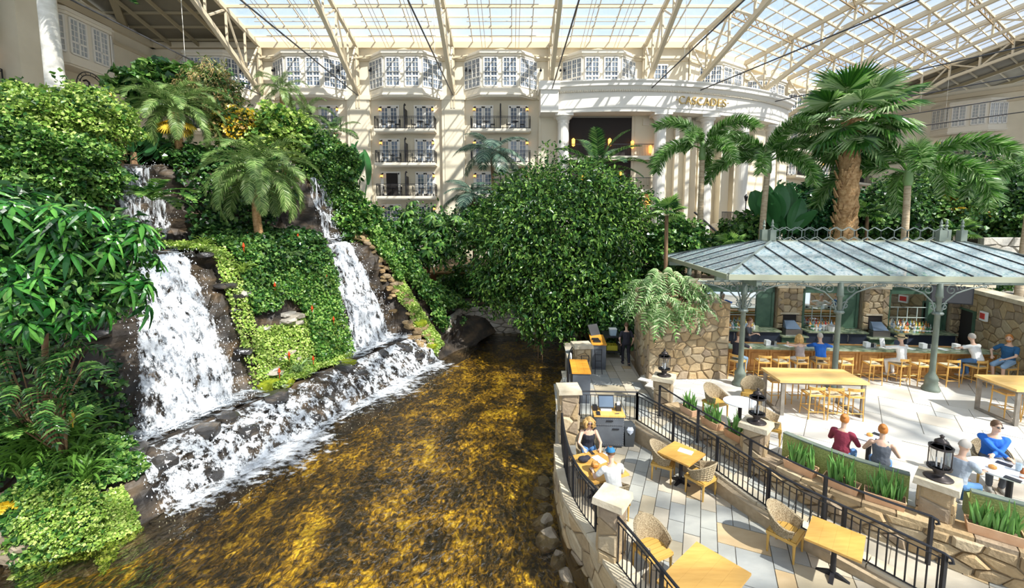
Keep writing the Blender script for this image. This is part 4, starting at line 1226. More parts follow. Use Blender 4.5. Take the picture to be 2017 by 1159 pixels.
# ------------------------------------------------------------------ railings
BAL = MB().box(-.009,-.009,0,.009,.009,0.80).mesh('baluster', BLACKIRON)
POST = MB().box(-.028,-.028,0,.028,.028,1.0).box(-.06,-.06,0,.06,.06,.02).mesh('post', BLACKIRON)
def railing(label, path, zf, H, volute=False, bal=True, sp=0.125, post=1.35, basez=0.18):
    q0, _ = path.at(0)
    r = thing('railing', label, 'railing', (q0.x, q0.y, zf(0)))
    inv = Matrix.Translation(r.location).inverted()
    n = max(2, int(path.len/0.2)); top, bot = [], []
    for i in range(n+1):
        d = path.len*i/n; q, _ = path.at(d); top.append(Vector((q.x, q.y, zf(d)+H))); bot.append(Vector((q.x, q.y, zf(d)+basez)))
    def fin(o): o.matrix_parent_inverse = inv; return o
    t = list(top)
    if volute:
        dr = (t[-1]-t[-2]).normalized()
        t += [t[-1]+dr*.08+Vector((0,0,-.03)), t[-1]+dr*.1+Vector((0,0,-.09)), t[-1]+dr*.05+Vector((0,0,-.12))]
    fin(MB().tube(t, 0.027, 7, flat=.8).build('handrail', BLACKIRON, r))
    if bal:
        fin(MB().tube(bot, 0.014, 5).build('bottom_rail', BLACKIRON, r))
        fin(MB().tube([p-Vector((0,0,.1)) for p in top], 0.012, 5).build('upper_rail', BLACKIRON, r))
        k = int(path.len/sp)
        for i in range(k):
            d = path.len*(i+.5)/k; q, _ = path.at(d)
            fin(add('baluster', BAL, r, (q.x, q.y, zf(d)+basez), None, (1,1,(H-.1-basez)/0.8)))
    k = max(1, round(path.len/post))
    for i in range(k+1):
        d = path.len*i/k; q, _ = path.at(d)
        fin(add('post', POST, r, (q.x, q.y, zf(d)+basez-.04), None, (1,1,(H-basez+.04))))
    return r
railing('black railing behind the service cabinet', Path2([xy(INN[0]), xy(INN[1])]), lambda d: ZH, RAILH)
railing('long curved black railing along the inner edge of the ramp', innpath, rz_in, RAILH, True)
railing('black handrail on slim posts in front of the planters', outpath, rz_out, 0.95, True, False, post=1.75, basez=0.02)
railing('curved black railing between two pillars above the pool wall', Path2([xy(v) for v in catmull([Vector((*p,0)) for p in poolrail1], 6)]), lambda d: 0.0, 1.05)
railing('straight black railing descending in front of the big oak table', Path2([xy(v) for v in catmull([Vector((*p,0)) for p in poolrail2], 6)]), lambda d: 0.0, 1.05)
hq = [xy(at_z(1120,735,ZH+1.0)), xy(at_z(1118,715,ZH+1.0)), xy(at_z(1122,695,ZH+1.0)), xy(at_z(1132,676,ZH+1.0))]
railing('short curved black railing beside the host counters', Path2([xy(v) for v in catmull([Vector((*p,0)) for p in hq], 5)]), lambda d: ZH, 1.0)
# ------------------------------------------------------------------ rock wall behind the pool
bw = Path2([xy(at_z(1190,672,-.7)), xy(at_z(1115,664,-.7)), xy(at_z(1050,656,-.7)), xy(at_z(960,655,-.7)), xy(at_z(905,662,-.7)), xy(at_z(878,690,-.7))])
_q, _n = bw.at(bw.len/2)
if _n.y > 0: bw = Path2(list(reversed([tuple(p) for p in bw.p])))
wr = wall_core('wall_pool_back', bw, -1.5, 0.95, 0.8, WETROCK); tag(wr, kind='structure', label='layered grey rock wall behind the pool')
stones(wr, bw, -0.85, 1.0, 0.27, 2.6, 0.22, GREYROCK, 51, gap=.012)
# ------------------------------------------------------------------ bar pavilion, local frame at the first post
BA = -R(4.5)
bo = at_z(1455, 757, ZU)
BO = Vector((bo.x, bo.y, ZU))
BEX = Vector((math.cos(BA), math.sin(BA), 0)); BEY = Vector((-math.sin(BA), math.cos(BA), 0))
def BP(x, y, z=0.0): return BO + BEX*x + BEY*y + Vector((0,0,z))
def bthing(name, label, cat, x=0, y=0, z=0, rz=0.0, group=None, kind=None):
    return thing(name, label, cat, BP(x, y, z), BA+rz, group, kind)
pav = bthing('bar_pavilion', 'frosted glass hipped pavilion roof on sage green posts over the bar', 'pavilion')
# posts -------------------------------------------------------------
PH = 3.62
postm = MB().lathe([(.24,0),(.25,.04),(.23,.10),(.19,.16),(.17,.34),(.19,.40),(.17,.46),(.095,.60),(.085,.7),(.076,PH-.5),(.12,PH-.46),(.10,PH-.4),(.08,PH)], 14).mesh('post', GREENSTEEL)
smooth(postm)
PXS = (0.0, 3.08, 6.16, 9.24)
for x in PXS[:3]: add('post', postm, pav, (x, -.07, 0))
for x in PXS: add('post', postm, pav, (x, 5.6, 0))
# scroll brackets -----------------------------------------------------
def spiral(cx, cz, r0, turns, s, n=22, a0=0.0):
    return [Vector((cx+s*math.cos(a0+2*PI*turns*k/n)*r0*(1-.8*k/n), 0, cz+math.sin(a0+2*PI*turns*k/n)*r0*(1-.8*k/n))) for k in range(n+1)]
def bracket():
    m = MB()
    for s in (-1, 1):
        m.tube([Vector((s*.1,0,PH-.95)), Vector((s*.22,0,PH-.6)), Vector((s*.5,0,PH-.33)), Vector((s*.95,0,PH-.16)), Vector((s*1.4,0,PH-.08))], .026, 5)
        m.tube(spiral(s*.36, PH-.22, .19, 1.4, s), .018, 4); m.tube(spiral(s*.18, PH-.78, .13, 1.3, s, a0=1), .02, 4)
        m.tube(spiral(s*.72, PH-.14, .12, 1.3, s, a0=2), .016, 4); m.tube(spiral(s*1.08, PH-.1, .09, 1.2, s), .014, 4); m.tube(spiral(s*1.38, PH-.1, .08, 1.2, s), .014, 4)
        for dx in (1.02, 1.2, 1.3): m.tube([Vector((s*dx,0,PH-.02)), Vector((s*dx,0,PH-.14))], .01, 4)
    m.tube([Vector((-1.55,0,PH-.01)), Vector((1.55,0,PH-.01))], .025, 5)
    m.lathe([(.13,PH-1.05),(.16,PH-1.0),(.13,PH-.95)], 10)
    return m.mesh('scroll_bracket', SCROLL)
BRK = bracket()
for x in PXS[:3]: add('scroll_bracket', BRK, pav, (x, -.07, 0))
for x in PXS[:1]: add('scroll_bracket', BRK, pav, (x, 0, 0), (0,0,PI/2))
# roof ---------------------------------------------------------------
EX0, EX1, EY0, EY1 = -0.95, 10.2, -1.05, 6.55
EH, RH = PH+0.32, PH+1.24
RX0, RX1, RY0, RY1 = 2.05, 8.9, 2.45, 3.1
MB().bar((EX0,0,PH+.06),(EX1,0,PH+.06),.16,.2).build('beam', GREENSTEEL, pav)
MB().bar((EX0,5.6,PH+.06),(EX1,5.6,PH+.06),.16,.2).build('beam', GREENSTEEL, pav)
MB().bar((0,EY0,PH+.06),(0,EY1,PH+.06),.16,.2).build('beam', GREENSTEEL, pav)
ridge = [Vector((RX0,RY0,RH)),Vector((RX1,RY0,RH)),Vector((RX1,RY1,RH)),Vector((RX0,RY1,RH))]
eave = [Vector((EX0,EY0,EH)),Vector((EX1,EY0,EH)),Vector((EX1,EY1,EH)),Vector((EX0,EY1,EH))]
def facepanels(e0, e1, r0, r1, bars, seam=True):
    """panels between parallel sloping bars of one roof face (trapezoid e0 e1 r1 r0)"""
    ed = (e1-e0); el = ed.length; ed = ed/el
    a0, a1 = (r0-e0).dot(ed), (r1-e0).dot(ed)
    up = (r0-e0) - ed*a0
    def top(t):   # farthest point up the slope at distance t along the eave
        if t < a0: return t/a0 if a0 > 1e-6 else 1.0
        if t > a1: return (el-t)/(el-a1) if el-a1 > 1e-6 else 1.0
        return 1.0
    ts = [el*k/bars for k in range(bars+1)]
    nrm = ed.cross(up).normalized()
    if nrm.z < 0: nrm = -nrm
    for t0, t1 in zip(ts, ts[1:]):
        g = .02
        pts = [e0+ed*(t0+g), e0+ed*(t1-g)]
        f0, f1 = top(t0+g), top(t1-g)
        pts.append(e0+ed*(t1-g)+up*f1)
        for tm in (a1, a0):
            if t0 < tm < t1: pts.append(e0+ed*tm+up)
        pts.append(e0+ed*(t0+g)+up*f0)
        m = MB(); k = len(pts); m.v = [tuple(p) for p in pts]+[tuple(p+nrm*.025) for p in pts]
        m.f = [tuple(reversed(range(k))), tuple(range(k, 2*k))]+[(i,(i+1)%k,k+(i+1)%k,k+i) for i in range(k)]
        m.build('roof_panel', PAVGLASS, pav)
    for t in ts[1:-1]:
        f = top(t)
        MB().bar(e0+ed*t+nrm*.035, e0+ed*t+up*f+nrm*.035, .035, .045).build('glazing_bar', BLACKIRON, pav)
facepanels(eave[0], eave[1], ridge[0], ridge[1], 14)
facepanels(eave[3], eave[0], ridge[3], ridge[0], 7)
facepanels(eave[1], eave[2], ridge[1], ridge[2], 7)
facepanels(eave[2], eave[3], ridge[2], ridge[3], 14)
for a, b in zip(eave, ridge): MB().bar(a+Vector((0,0,.04)), b+Vector((0,0,.04)), .06, .06).build('hip_bar', SCROLL, pav)
for i in range(4):
    a, b = eave[i], eave[(i+1)%4]
    MB().bar(a+Vector((0,0,-.06)), b+Vector((0,0,-.06)), .10, .17).build('fascia', FASCIA, pav)
MB().box(RX0-.05,RY0-.05,RH-.06,RX1+.05,RY1+.05,RH+.03).build('ridge_deck', FASCIA, pav)
# cresting: interlocking hexagons ---------------------------------------
hx = MB(); hw, hh = .24, .52
hp = [(0,0),(hw,.14),(hw,hh-.14),(0,hh),(-hw,hh-.14),(-hw,.14)]
for i in range(6):
    a, b = hp[i], hp[(i+1)%6]; hx.bar((a[0],0,a[1]),(b[0],0,b[1]),.022,.022, up=(0,1,0))
HEX = hx.mesh('crest_hexagon', SCROLL)
nh = int((RX1-RX0-.3)/(hw*2))-1
for y in (RY0, RY1):
    for k in range(nh+1): add('crest_hexagon', HEX, pav, (RX0+.38+k*hw*2, y, RH+.03))
CP = MB().box(-.11,-.11,0,.11,.11,.42).lathe([(.05,.42),(.03,.5),(.07,.56),(.03,.62),(.05,.68),(.012,.82)], 8).mesh('crest_post', GREENSTEEL)
for x in (RX0, RX1):
    for y in (RY0, RY1): add('crest_post', CP, pav, (x, y, RH+.03))
add('crest_post', CP, pav, (RX1-0.75, RY0, RH+.03))

# ------------------------------------------------------------------ front bar
bar = bthing('bar_counter', 'long timber panelled bar counter with green marble top', 'bar counter', 0, 0.75)
BL0, BL1 = -0.10, 8.9
MB().box(BL0,.28,.12,BL1,.95,1.04).build('body', BARWOOD, bar)
MB().box(BL0,.36,0,BL1,.95,.12).build('plinth', BARWOOD, bar)
MB().box(BL0-.05,0,1.03,BL1+.05,.55,1.09).build('marble_top', MARBLE, bar)
MB().box(BL0-.05,.55,.92,BL1+.05,1.1,.95).build('work_top', MARBLE, bar)
MB().box(BL0-.05,.02,1.0,BL1+.05,.1,1.03).build('nosing', BARWOOD, bar)
pf = MB()
for x0, x1, z0, z1 in ((-.36,.36,.0,.06),(-.36,.36,.62,.68),(-.36,-.30,.06,.62),(.30,.36,.06,.62)): pf.box(x0,-.035,z0,x1,0,z1)
pf.box(-.25,-.02,.11,.25,0,.57)
PF = pf.mesh('front_panel', BARWOOD)
for k in range(12): add('front_panel', PF, bar, (BL0+.42+k*.77, .28, .26))
MB().tube([(BL0,.215,.13),(BL1,.215,.13)], .02, 6).build('foot_rail', GOLD, bar)
# ------------------------------------------------------------------ back bar wall
WY = 4.75
wbk = thing('wall_bar', 'fieldstone and green timber back wall of the bar', None, BP(0, WY), BA, kind='structure')
MB().box(-0.4,.02,0,12.2,.5,2.95).build('core', MORTAR, wbk)
MB().box(-0.5,-.22,2.82,12.3,.6,3.0).build('coping', CAPSTONE, wbk)
SX = (4.0, 7.55, 10.9)
for i, x in enumerate(SX):
    w = 1.05 if i < 2 else .55
    pth = Path2([(x-w/2, -.22), (x+w/2, -.22)])
    MB().box(x-w/2,-.2,0.9,x+w/2,.05,2.8).build('column_core', MORTAR, wbk)
    stones(wbk, pth, 1.62 if i < 2 else .1, 2.76, .26, 1.3, .06, seed=60+i)
    if i < 2:
        for s in (-1, 1):
            p2 = Path2([(x+s*(w/2-.13)-.13,-.24),(x+s*(w/2-.13)+.13,-.24)])
            stones(wbk, p2, .92, 2.7, .24, 1.0, .07, seed=70+i*2+s)
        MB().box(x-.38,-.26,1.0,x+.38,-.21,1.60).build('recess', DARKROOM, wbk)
        MB().box(x-.40,-.30,1.56,x+.40,-.2,1.64).build('lintel', CAPSTONE, wbk)
    MB().box(x-w/2-.05,-.3,2.72,x+w/2+.05,.0,2.84).build('column_cap', CAPSTONE, wbk)
OPEN = ((0.35, 3.4), (4.6, 6.95), (8.15, 10.55))
for i, (a, b) in enumerate(OPEN):
    fr = MB().box(a,-.12,.95,a+.10,.03,2.8).box(b-.10,-.12,.95,b,.03,2.8).box(a,-.12,2.5,b,.03,2.82).box(a,-.12,.93,b,.03,.98)
    fr.box(a-.03,-.18,2.76,b+.03,.0,2.82)
    fr.build('green_frame', GREENWOOD, wbk)
    sw = .62
    MB().box(b-.1-sw,-.08,.98,b-.1,.02,2.5).build('side_panel', GREENWOOD, wbk)
    mw = (b-.1-sw)-(a+.1)
    mi = MB().box(a+.1,-.01,.98,b-.1-sw,.0,2.5).build('mirror', MIRROR, wbk)
    bs = MB()
    for k in range(1,4):
        x = a+.1+mw*k/4; bs.box(x-.012,-.025,.98,x+.012,-.01,1.9)
    for z in (1.45, 1.9): bs.box(a+.1,-.025,z-.012,b-.1-sw,-.01,z+.012)
    bs.build('muntins', CREST, wbk)
bk = bthing('back_counter', 'navy back bar cabinets with green marble shelf', 'counter', 0, 4.0)
for a, b, h in ((0,3.42,.86),(3.42,4.54,.655),(4.54,6.97,.86),(6.97,8.09,.655),(8.09,10.5,.86)): MB().box(a,.08,0,b,.50,h).build('cabinet', NAVY, bk)
for a, b in ((0.1,3.45),(4.55,7.0),(8.1,10.5)): MB().box(a,-.02,.86,b,.62,.92).build('marble_shelf', MARBLE, bk)
for x in (3.98, 7.53): 
    MB().box(x-.55,-.10,.66,x+.55,.5,.72).build('till_shelf', MARBLE, bk); MB().box(x-.5,.0,.05,x+.5,.078,.655).build('green_panel', GREENWOOD, bk)
for k in range(7):
    x = .5+k*.5 if k < 3 else (5.0+(k-3)*.6 if k < 6 else 8.6)
    MB().tube([(x,.06,.5),(x,.03,.55),(x,.03,.75),(x,.06,.8)], .012, 5).build('pull_handle', STAINLESS, bk)
# tills on the shelves
for x, w in ((3.98, 'nearest the bartender'), (7.53, 'facing the man in straw hat')):
    t = bthing('cash_till', 'stainless till on the stone column shelf '+w, 'till', x, 4.0, .722, 0, 'tills behind the bar')
    MB().box(-.34,.02,0,.34,.3,.26).build('drawer', STAINLESS, t)
    s = MB().hexa([(-.32,.05,.28),(.30,.05,.28),(.30,.3,.30),(-.32,.3,.30),(-.32,.22,.62),(.1,.22,.62),(.1,.3,.62),(-.32,.3,.62)]).build('screen', SCREEN, t)
# bottles -------------------------------------------------------------
bot = []
for k, (r, h) in enumerate(((.042,.30),(.05,.26),(.038,.33),(.046,.29))):
    bot.append((MB().lathe([(r,0),(r,h*.55),(r*.75,h*.66),(r*.32,h*.74),(r*.3,h)], 8), r, h))
BOTM = [b[0].mesh('bottle', BOTTLE) for b in bot]
CAPM = [MB().lathe([(.018,b[2]),(.018,b[2]+.025)], 6).mesh('bottle_cap', BLACKPLASTIC) for b in bot]
LABM = [MB().lathe([(b[1]+.002,b[2]*.15),(b[1]+.002,b[2]*.42)], 8).mesh('bottle_label', PAPER) for b in bot]
rnd = random.Random(8)
nb = 0
for (a, b, rows, where) in ((0.75,2.6,3,'at the end nearest the big stone wall'),(4.85,6.2,3,'between the two stone columns'),(8.3,9.8,4,'at the end nearest the television')):
    MB().box(a-.1,.42,.92,b+.1,.61,1.02).build('bottle_step', MARBLE, bk)
    for r_ in range(rows):
        n = int((b-a)/.125)
        for k in range(n):
            if rnd.random() < .12 or (r_ == 0 and abs(a+k*.125-5.55) < .27): continue
            i = rnd.randrange(4); y = 4.18+r_*.12 + (0.0)
            z = .92 if y < 4.42 else 1.02
            t = thing('bottle', 'spirits bottle on the back bar '+where, 'bottle', BP(a+k*.125+rnd.uniform(-.008,.008), y, z+.002), BA, 'spirits bottles '+where)
            add('glass', BOTM[i], t); add('label_band', LABM[i], t); add('stopper', CAPM[i], t); nb += 1
ic = bthing('ice_bucket', 'white ice bucket on the back bar shelf', 'bucket', 5.55, 4.12, .922)
MB().lathe([(.10,0),(.15,.24),(.16,.26)], 14).build('bucket', PAPER, ic); MB().lathe([(.165,.25),(.165,.275)], 14).build('rim', STAINLESS, ic)
for k in range(7):
    o = MB().lathe([(.035,0),(.045,.16),(.04,.16),(.03,.01)], 10).build('drinking_glass', CLEARGLASS, None, loc=BP(6.3+.1*k, 4.1+.05*(k%2), .922)); tag(o, 'clear tumbler on the back bar shelf', 'glass', 'tumblers on the back bar')
for k, (x, lab) in enumerate(((1.55,'by the bartender'),(5.0,'before the second stone column'),(6.9,'beside the man in the straw hat'),(8.0,'beside the grey haired man'))):
    c = bthing('condiment_caddy', 'steel napkin and garnish caddy on the bar '+lab, 'caddy', x, 1.1, 1.092)
    MB().box(-.22,-.1,0,.22,.1,.03).build('tray', STAINLESS, c)
    for j in range(4): MB().lathe([(.045,.03),(.055,.16)], 10, (-.15+j*.1,0,0)).build('cup', (STAINLESS, PAPER, BLACKPLASTIC, STAINLESS)[j], c)
    MB().box(-.20,-.09,.03,-.05,.09,.2).build('napkins', PAPER, c)
for x in (2.15, 3.45, 5.5, 6.3, 7.4):
    o = MB().box(-.11,-.15,0,.11,.15,.008).build('menu_card', PAPER, None, loc=BP(x, 1.08, 1.092), rot=(0,0,BA+.4)); tag(o, 'white menu card lying on the marble bar', 'menu', 'menus on the bar')
# television on the right wall
tvp = at_y(1874, 581, 17.0)
tv = thing('television', 'black wall mounted television angled above the bar', 'television', tvp, BA-R(28))
MB().box(-.62,-.04,-.35,.62,.04,.35).build('casing', BLACKPLASTIC, tv); MB().box(-.58,-.05,-.31,.58,-.04,.31).build('screen', TVBLACK, tv); MB().tube([(0,.04,0),(0,.4,.05)], .03, 6).build('arm', BLACKIRON, tv)
# ------------------------------------------------------------------ angled stone wall with door, right
ra, rb = at_z(1862, 560, 3.5)+Vector((.30,-.05,0)), at_z(2017, 601, 3.5)+Vector((.42,-.05,0))
dv = (rb-ra); dv.z = 0; L_ = dv.length; dv.normalize()
rb2 = ra+dv*(L_+2.5)
wpth = Path2([(ra.x,ra.y),(rb2.x,rb2.y)])
_q, _n = wpth.at(1)
if _n.x > 0: wpth = Path2([(rb2.x,rb2.y),(ra.x,ra.y)])
wst = wall_core('wall_stone_right', wpth, 0, 3.38, .5, MORTAR); tag(wst, kind='structure', label='angled fieldstone wall with dark doors beside the bar')
dpa, dpb = at_y(1872, 640, (ra+dv*1.2).y), None
# door interval measured along the wall by intersecting pixel rays with the wall plane
def onwall(px, py):
    d = ray(px, py); n = Vector((-dv.y, dv.x, 0)); t = (ra-CAMP).dot(n)/d.dot(n); return CAMP+d*t
d0, d1 = onwall(1870, 640), onwall(1921, 640); dtop = onwall(1895, 608).z
s0 = ((d0-ra).dot(dv)); s1 = ((d1-ra).dot(dv)); tot = wpth.len
flip = wpth.p[0].x != ra.x
def sub(a, b):
    if flip: a, b = tot-b, tot-a
    return Path2([tuple(wpth.at(a)[0]), tuple(wpth.at(b)[0])])
stones(wst, sub(0.02, s0-.05), ZU, 3.36, .30, 1.4, .05, seed=81)
stones(wst, sub(s1+.05, tot), ZU, 3.36, .33, 1.4, .05, seed=82)
stones(wst, sub(s0-.05, s1+.05), dtop, 3.36, .28, 1.5, .05, seed=83)
cap_path('coping', wpth, 3.52, .15, .66, -.22, wst, CAPSTONE, 1.2)
sp = sub(s0, s1); q, nn = sp.at(sp.len/2)
r = thing('door_90', 'dark green double doors in the angled stone wall', None, (q.x+nn.x*.03, q.y+nn.y*.03, ZU), math.atan2(nn.x, -nn.y), kind='structure')
hw_ = (s1-s0)/2; hh_ = dtop-ZU
for s in (-1, 1): MB().box(min(0,s*hw_)+.01,-.04,0,max(0,s*hw_)-.01,.02,hh_).build('door_leaf', DARKROOM, r)
for a, b, c, d in ((-hw_-.06,-hw_,0,hh_),(hw_,hw_+.06,0,hh_),(-hw_-.06,hw_+.06,hh_,hh_+.07)): MB().box(a,-.08,c,b,.03,d).build('door_frame', GREENWOOD, r)
al = onwall(1948, 624); nw = Vector((nn.x, nn.y, 0))
a_ = thing('fire_alarm', 'red fire alarm box on the stone wall', 'alarm', al+nw*.11, math.atan2(nn.x, -nn.y))
MB().box(-.2,-.08,-.18,.2,0,.18).build('backplate', PAPER, a_); MB().box(-.14,-.1,-.10,.14,-.08,.12).build('alarm_face', REDPLASTIC, a_)
# ------------------------------------------------------------------ big stone wall left of the bar
w0, w1 = at_z(1276, 747, ZU), at_z(1431, 746, ZU)
ZT = 3.42
wbig = thing('wall_stone_big', 'thick fieldstone wall topped with trailing philodendron', None, (0,0,0), kind='structure')
poly = [(w0.x, w0.y), (w1.x, w1.y), (w1.x-.05, w1.y+4.0), (w0.x+.55, w0.y+3.6)]
MB().prism(poly, -.3, ZT).build('core', MORTAR, wbig)
stones(wbig, Path2(poly[:2]), ZU-.02, ZT, .28, 1.35, .06, seed=91)
stones(wbig, Path2([poly[3], poly[0]]), ZH-.02, ZT, .34, 1.6, .05, seed=92)
stones(wbig, Path2([poly[1], poly[2]]), ZU-.02, ZT, .4, 1.6, .05, seed=93)
# ------------------------------------------------------------------ bar stools (honey wood, low curved back)
def stool_parts():
    sh, bh = .72, .92
    legs = []
    for sx in (-1, 1):
        for sy in (-1, 1):
            top = sh if sy < 0 else bh-.02
            legs.append(MB().tube([(sx*.215,sy*.215,0),(sx*.195,sy*.195,sh*.7),(sx*.19,sy*.20,top)], [.014,.019,.017], 6).mesh('leg', HONEY))
    st = []
    for a, b, z in (((-.21,-.21),(.21,-.21),.28),((-.21,.21),(.21,.21),.22),((-.21,-.21),(-.21,.21),.25),((.21,-.21),(.21,.21),.25)):
        st.append(MB().tube([(a[0],a[1],z),(b[0],b[1],z)], .012, 5).mesh('stretcher', HONEY))
    fr = MB().box(-.215,-.215,sh-.05,.215,-.185,sh).box(-.215,.185,sh-.05,.215,.215,sh).box(-.215,-.2,sh-.05,-.185,.2,sh).box(.185,-.2,sh-.05,.215,.2,sh).mesh('seat_frame', HONEY)
    seat = MB().hexa([(-.19,-.2,sh-.02),(.19,-.2,sh-.02),(.19,.19,sh-.02),(-.19,.19,sh-.02),(-.17,-.18,sh+.02),(.17,-.18,sh+.02),(.17,.17,sh+.02),(-.17,.17,sh+.02)]).mesh('seat', SEATPAD)
    br = MB(); rows = []
    for k in range(9):
        a = lerp(-1.15, 1.15, k/8); x = math.sin(a)*.235; y = .235*math.cos(a)*.55+.12
        rows.append([(x,y-.02,bh-.05),(x,y+.012,bh-.05),(x,y+.02,bh+.03),(x,y-.012,bh+.03),(x,y-.02,bh-.05)])
    br.grid(rows); br.f.append((0,1,2,3)); k = 8*5; br.f.append((k+3,k+2,k+1,k))
    return legs, st, fr, seat, br.mesh('backrest', HONEY)
SP = stool_parts()
def stool(loc, rz, label, group):
    r = thing('bar_stool', label, 'stool', loc, rz, group)
    for m in SP[0]: add('leg', m, r)
    for m in SP[1]: add('stretcher', m, r)
    add('seat_frame', SP[2], r); add('seat', SP[3], r); add('backrest', SP[4], r)
    return r
def at_bar(px, dy=0.0):
    """stool position: pixel column intersected with the stool row (local y = 0.53)"""
    d = ray(px, 720); n = BEY; p0 = BP(0, 0.475+dy)
    t = (p0-CAMP).dot(n)/d.dot(n); q = CAMP+d*t
    return Vector((q.x, q.y, ZU))
# stools face the bar (+local y); the back is on local +y of the stool so turn by pi
STX = [(1452,'under the man in dark shirt beside the stone wall'),(1502,'empty between the wall post and the blonde woman'),(1536,'empty next to the blonde woman'),(1573,'under the blonde woman'),(1614,'under the man in the blue shirt'),(1660,'empty behind the middle green post'),(1718,'empty beside the man in straw hat'),(1772,'under the man in straw hat'),(1812,'empty behind the third green post'),(1868,'empty between the third post and the grey haired man'),(1922,'under the grey haired man')]
SPOS = []
for px, lab in STX:
    q = at_bar(px); SPOS.append(q)
    stool(q, BA+PI+{1452:-R(50),1573:.1,1614:-.1,1772:.3,1922:.25}.get(px, random.Random(px).uniform(-.15,.15)), 'honey wood bar stool '+lab, 'stools along the bar')
q = at_bar(1982, -.08); SPOS.append(q); stool(q, BA+PI+R(105), 'honey wood bar stool turned sideways under the man in petrol blue', 'stools along the bar')
# ------------------------------------------------------------------ high communal tables
def hightable(label, c00, c10, c01, zt):
    """c00 front-left, c10 front-right, c01 back-left corners on the floor plan"""
    ex = (c10-c00); L = ex.length; ex.normalize(); ey = Vector((-ex.y, ex.x, 0)); W = abs((c01-c00).dot(ey))
    r = thing('high_table', label, 'table', (c00.x, c00.y, ZU), math.atan2(ex.y, ex.x)); h = zt-ZU
    n = 6
    for k in range(n): MB().box(0, W*k/n+.002, h-.07, L, W*(k+1)/n-.002, h).build('plank', TABLEWOOD, r)
    for x in (.12, L-.12):
        for y in (.06, W-.06): MB().cbox((x, y, (h-.07)/2), (.10, .06, h-.07)).build('leg', STEELLEG, r)
        MB().cbox((x, W/2, .03), (.10, W-.12, .06)).build('foot_bar', STEELLEG, r); MB().cbox((x, W/2, h-.1), (.10, W-.12, .06)).build('top_bar', STEELLEG, r)
    MB().box(.12,.05,h-.12,L-.12,.10,h-.07).build('apron', STEELLEG, r)
    return r, L, W
zt = ZU+1.06
T1, T1L, T1W = hightable('long pale oak high table with steel legs in front of the bar', at_z(1537,750,zt), at_z(1714,755,zt), at_z(1507,724,zt), zt)
T2, T2L, T2W = hightable('pale oak high table with steel legs beside the stone wall', at_z(2003,768,zt), at_z(2003,768,zt)+BEX*1.7, at_z(1928,738,zt), zt)
def tloc(T, x, y):
    a = T.rotation_euler.z; return Vector((T.location.x+x*math.cos(a)-y*math.sin(a), T.location.y+x*math.sin(a)+y*math.cos(a), ZU))
ta = T1.rotation_euler.z
for x, y, a, lab in ((.95,.05,PI,'pushed under the long oak table by its middle'),(1.45,.03,PI,'pushed under the long oak table second from its end'),(1.98,.02,PI,'pushed under the long oak table at its end')):
    stool(tloc(T1, x, y), ta+a, 'honey wood stool '+lab, 'stools at the long oak table')
for x, y, lab in ((.42,T1W-.1,'behind the long oak table at its shaded end'),(1.05,T1W-.05,'behind the middle of the long oak table'),(1.75,T1W-.05,'behind the sunlit end of the long oak table')):
    stool(tloc(T1, x, y), ta, 'honey wood stool '+lab, 'stools at the long oak table')
stool(tloc(T2, .5, T2W*.62), T2.rotation_euler.z, 'honey wood stool under the oak table beside the stone wall', 'stools at the second oak table')
stool(tloc(T2, .75, .12), T2.rotation_euler.z+PI, 'honey wood stool pulled to the front of the second oak table', 'stools at the second oak table')
# ------------------------------------------------------------------ wicker chairs
def wicker_parts():
    legs = [MB().tube([(sx*.24,sy*.22,0),(sx*.235,sy*.215,.40)], [.018,.03], 6).mesh('leg', YELLOWLEG) for sx in (-1,1) for sy in (-1,1)]
    fr = MB().box(-.26,-.25,.36,.26,-.21,.42).box(-.26,.20,.36,.26,.25,.42).box(-.27,-.25,.36,-.22,.25,.42).box(.22,-.25,.36,.27,.25,.42).mesh('seat_frame', YELLOWLEG)
    sl = [MB().box(-.24,-.24+k*.094,.42,.24,-.16+k*.094,.445).mesh('seat_slat', YELLOWLEG) for k in range(5)]
    sh = MB(); rows = []; n = 18
    for j in range(8):
        v = j/7; row = []
        for k in range(n+1):
            a = lerp(-2.25, 2.25, k/n); c = math.cos(a)
            topz = .62+.24*max(0, (c+.3)/1.3)**1.2
            rr = lerp(.245, .31, v); z = lerp(.40, topz, v)
            row.append((math.sin(a)*rr*1.02, c*rr*(.95+.10*v), z))
        rows.append(row)
    m = MB(); m.grid(rows); k0 = len(rows)*(n+1)
    inner = [[(x*.93, y*.93, z) for x, y, z in r] for r in rows]; m.grid(inner)
    W = n+1; H = len(rows)
    for k in range(n): m.f.append(((H-1)*W+k, (H-1)*W+k+1, k0+(H-1)*W+k+1, k0+(H-1)*W+k))
    me = m.mesh('wicker_shell', WICKER)
    # raised woven strands
    st = MB()
    for j in range(1, 8):
        r0 = [Vector(p)*1.0 for p in rows[j]]
        st.tube([Vector((p.x*1.015, p.y*1.015, p.z)) for p in r0], .013 if j < 7 else .018, 4)
    for k in range(0, n+1, 1):
        st.tube([Vector((rows[j][k][0]*1.012, rows[j][k][1]*1.012, rows[j][k][2])) for j in range(8)], .009, 4)
    return legs, fr, sl, me, st.mesh('wicker_weave', WICKER)
WK = wicker_parts()
def wicker(loc, rz, label, group='wicker chairs on the terrace'):
    r = thing('wicker_chair', label, 'chair', loc, rz, group)
    for m in WK[0]: add('leg', m, r)
    for m in WK[2]: add('seat_slat', m, r)
    add('seat_frame', WK[1], r); s = add('wicker_shell', WK[3], r); w = add('wicker_weave', WK[4], s); tag(w, kind='stuff')
    return r
def facing(loc, target): return math.atan2(target.y-loc.y, target.x-loc.x)+PI/2     # chair front is local -y
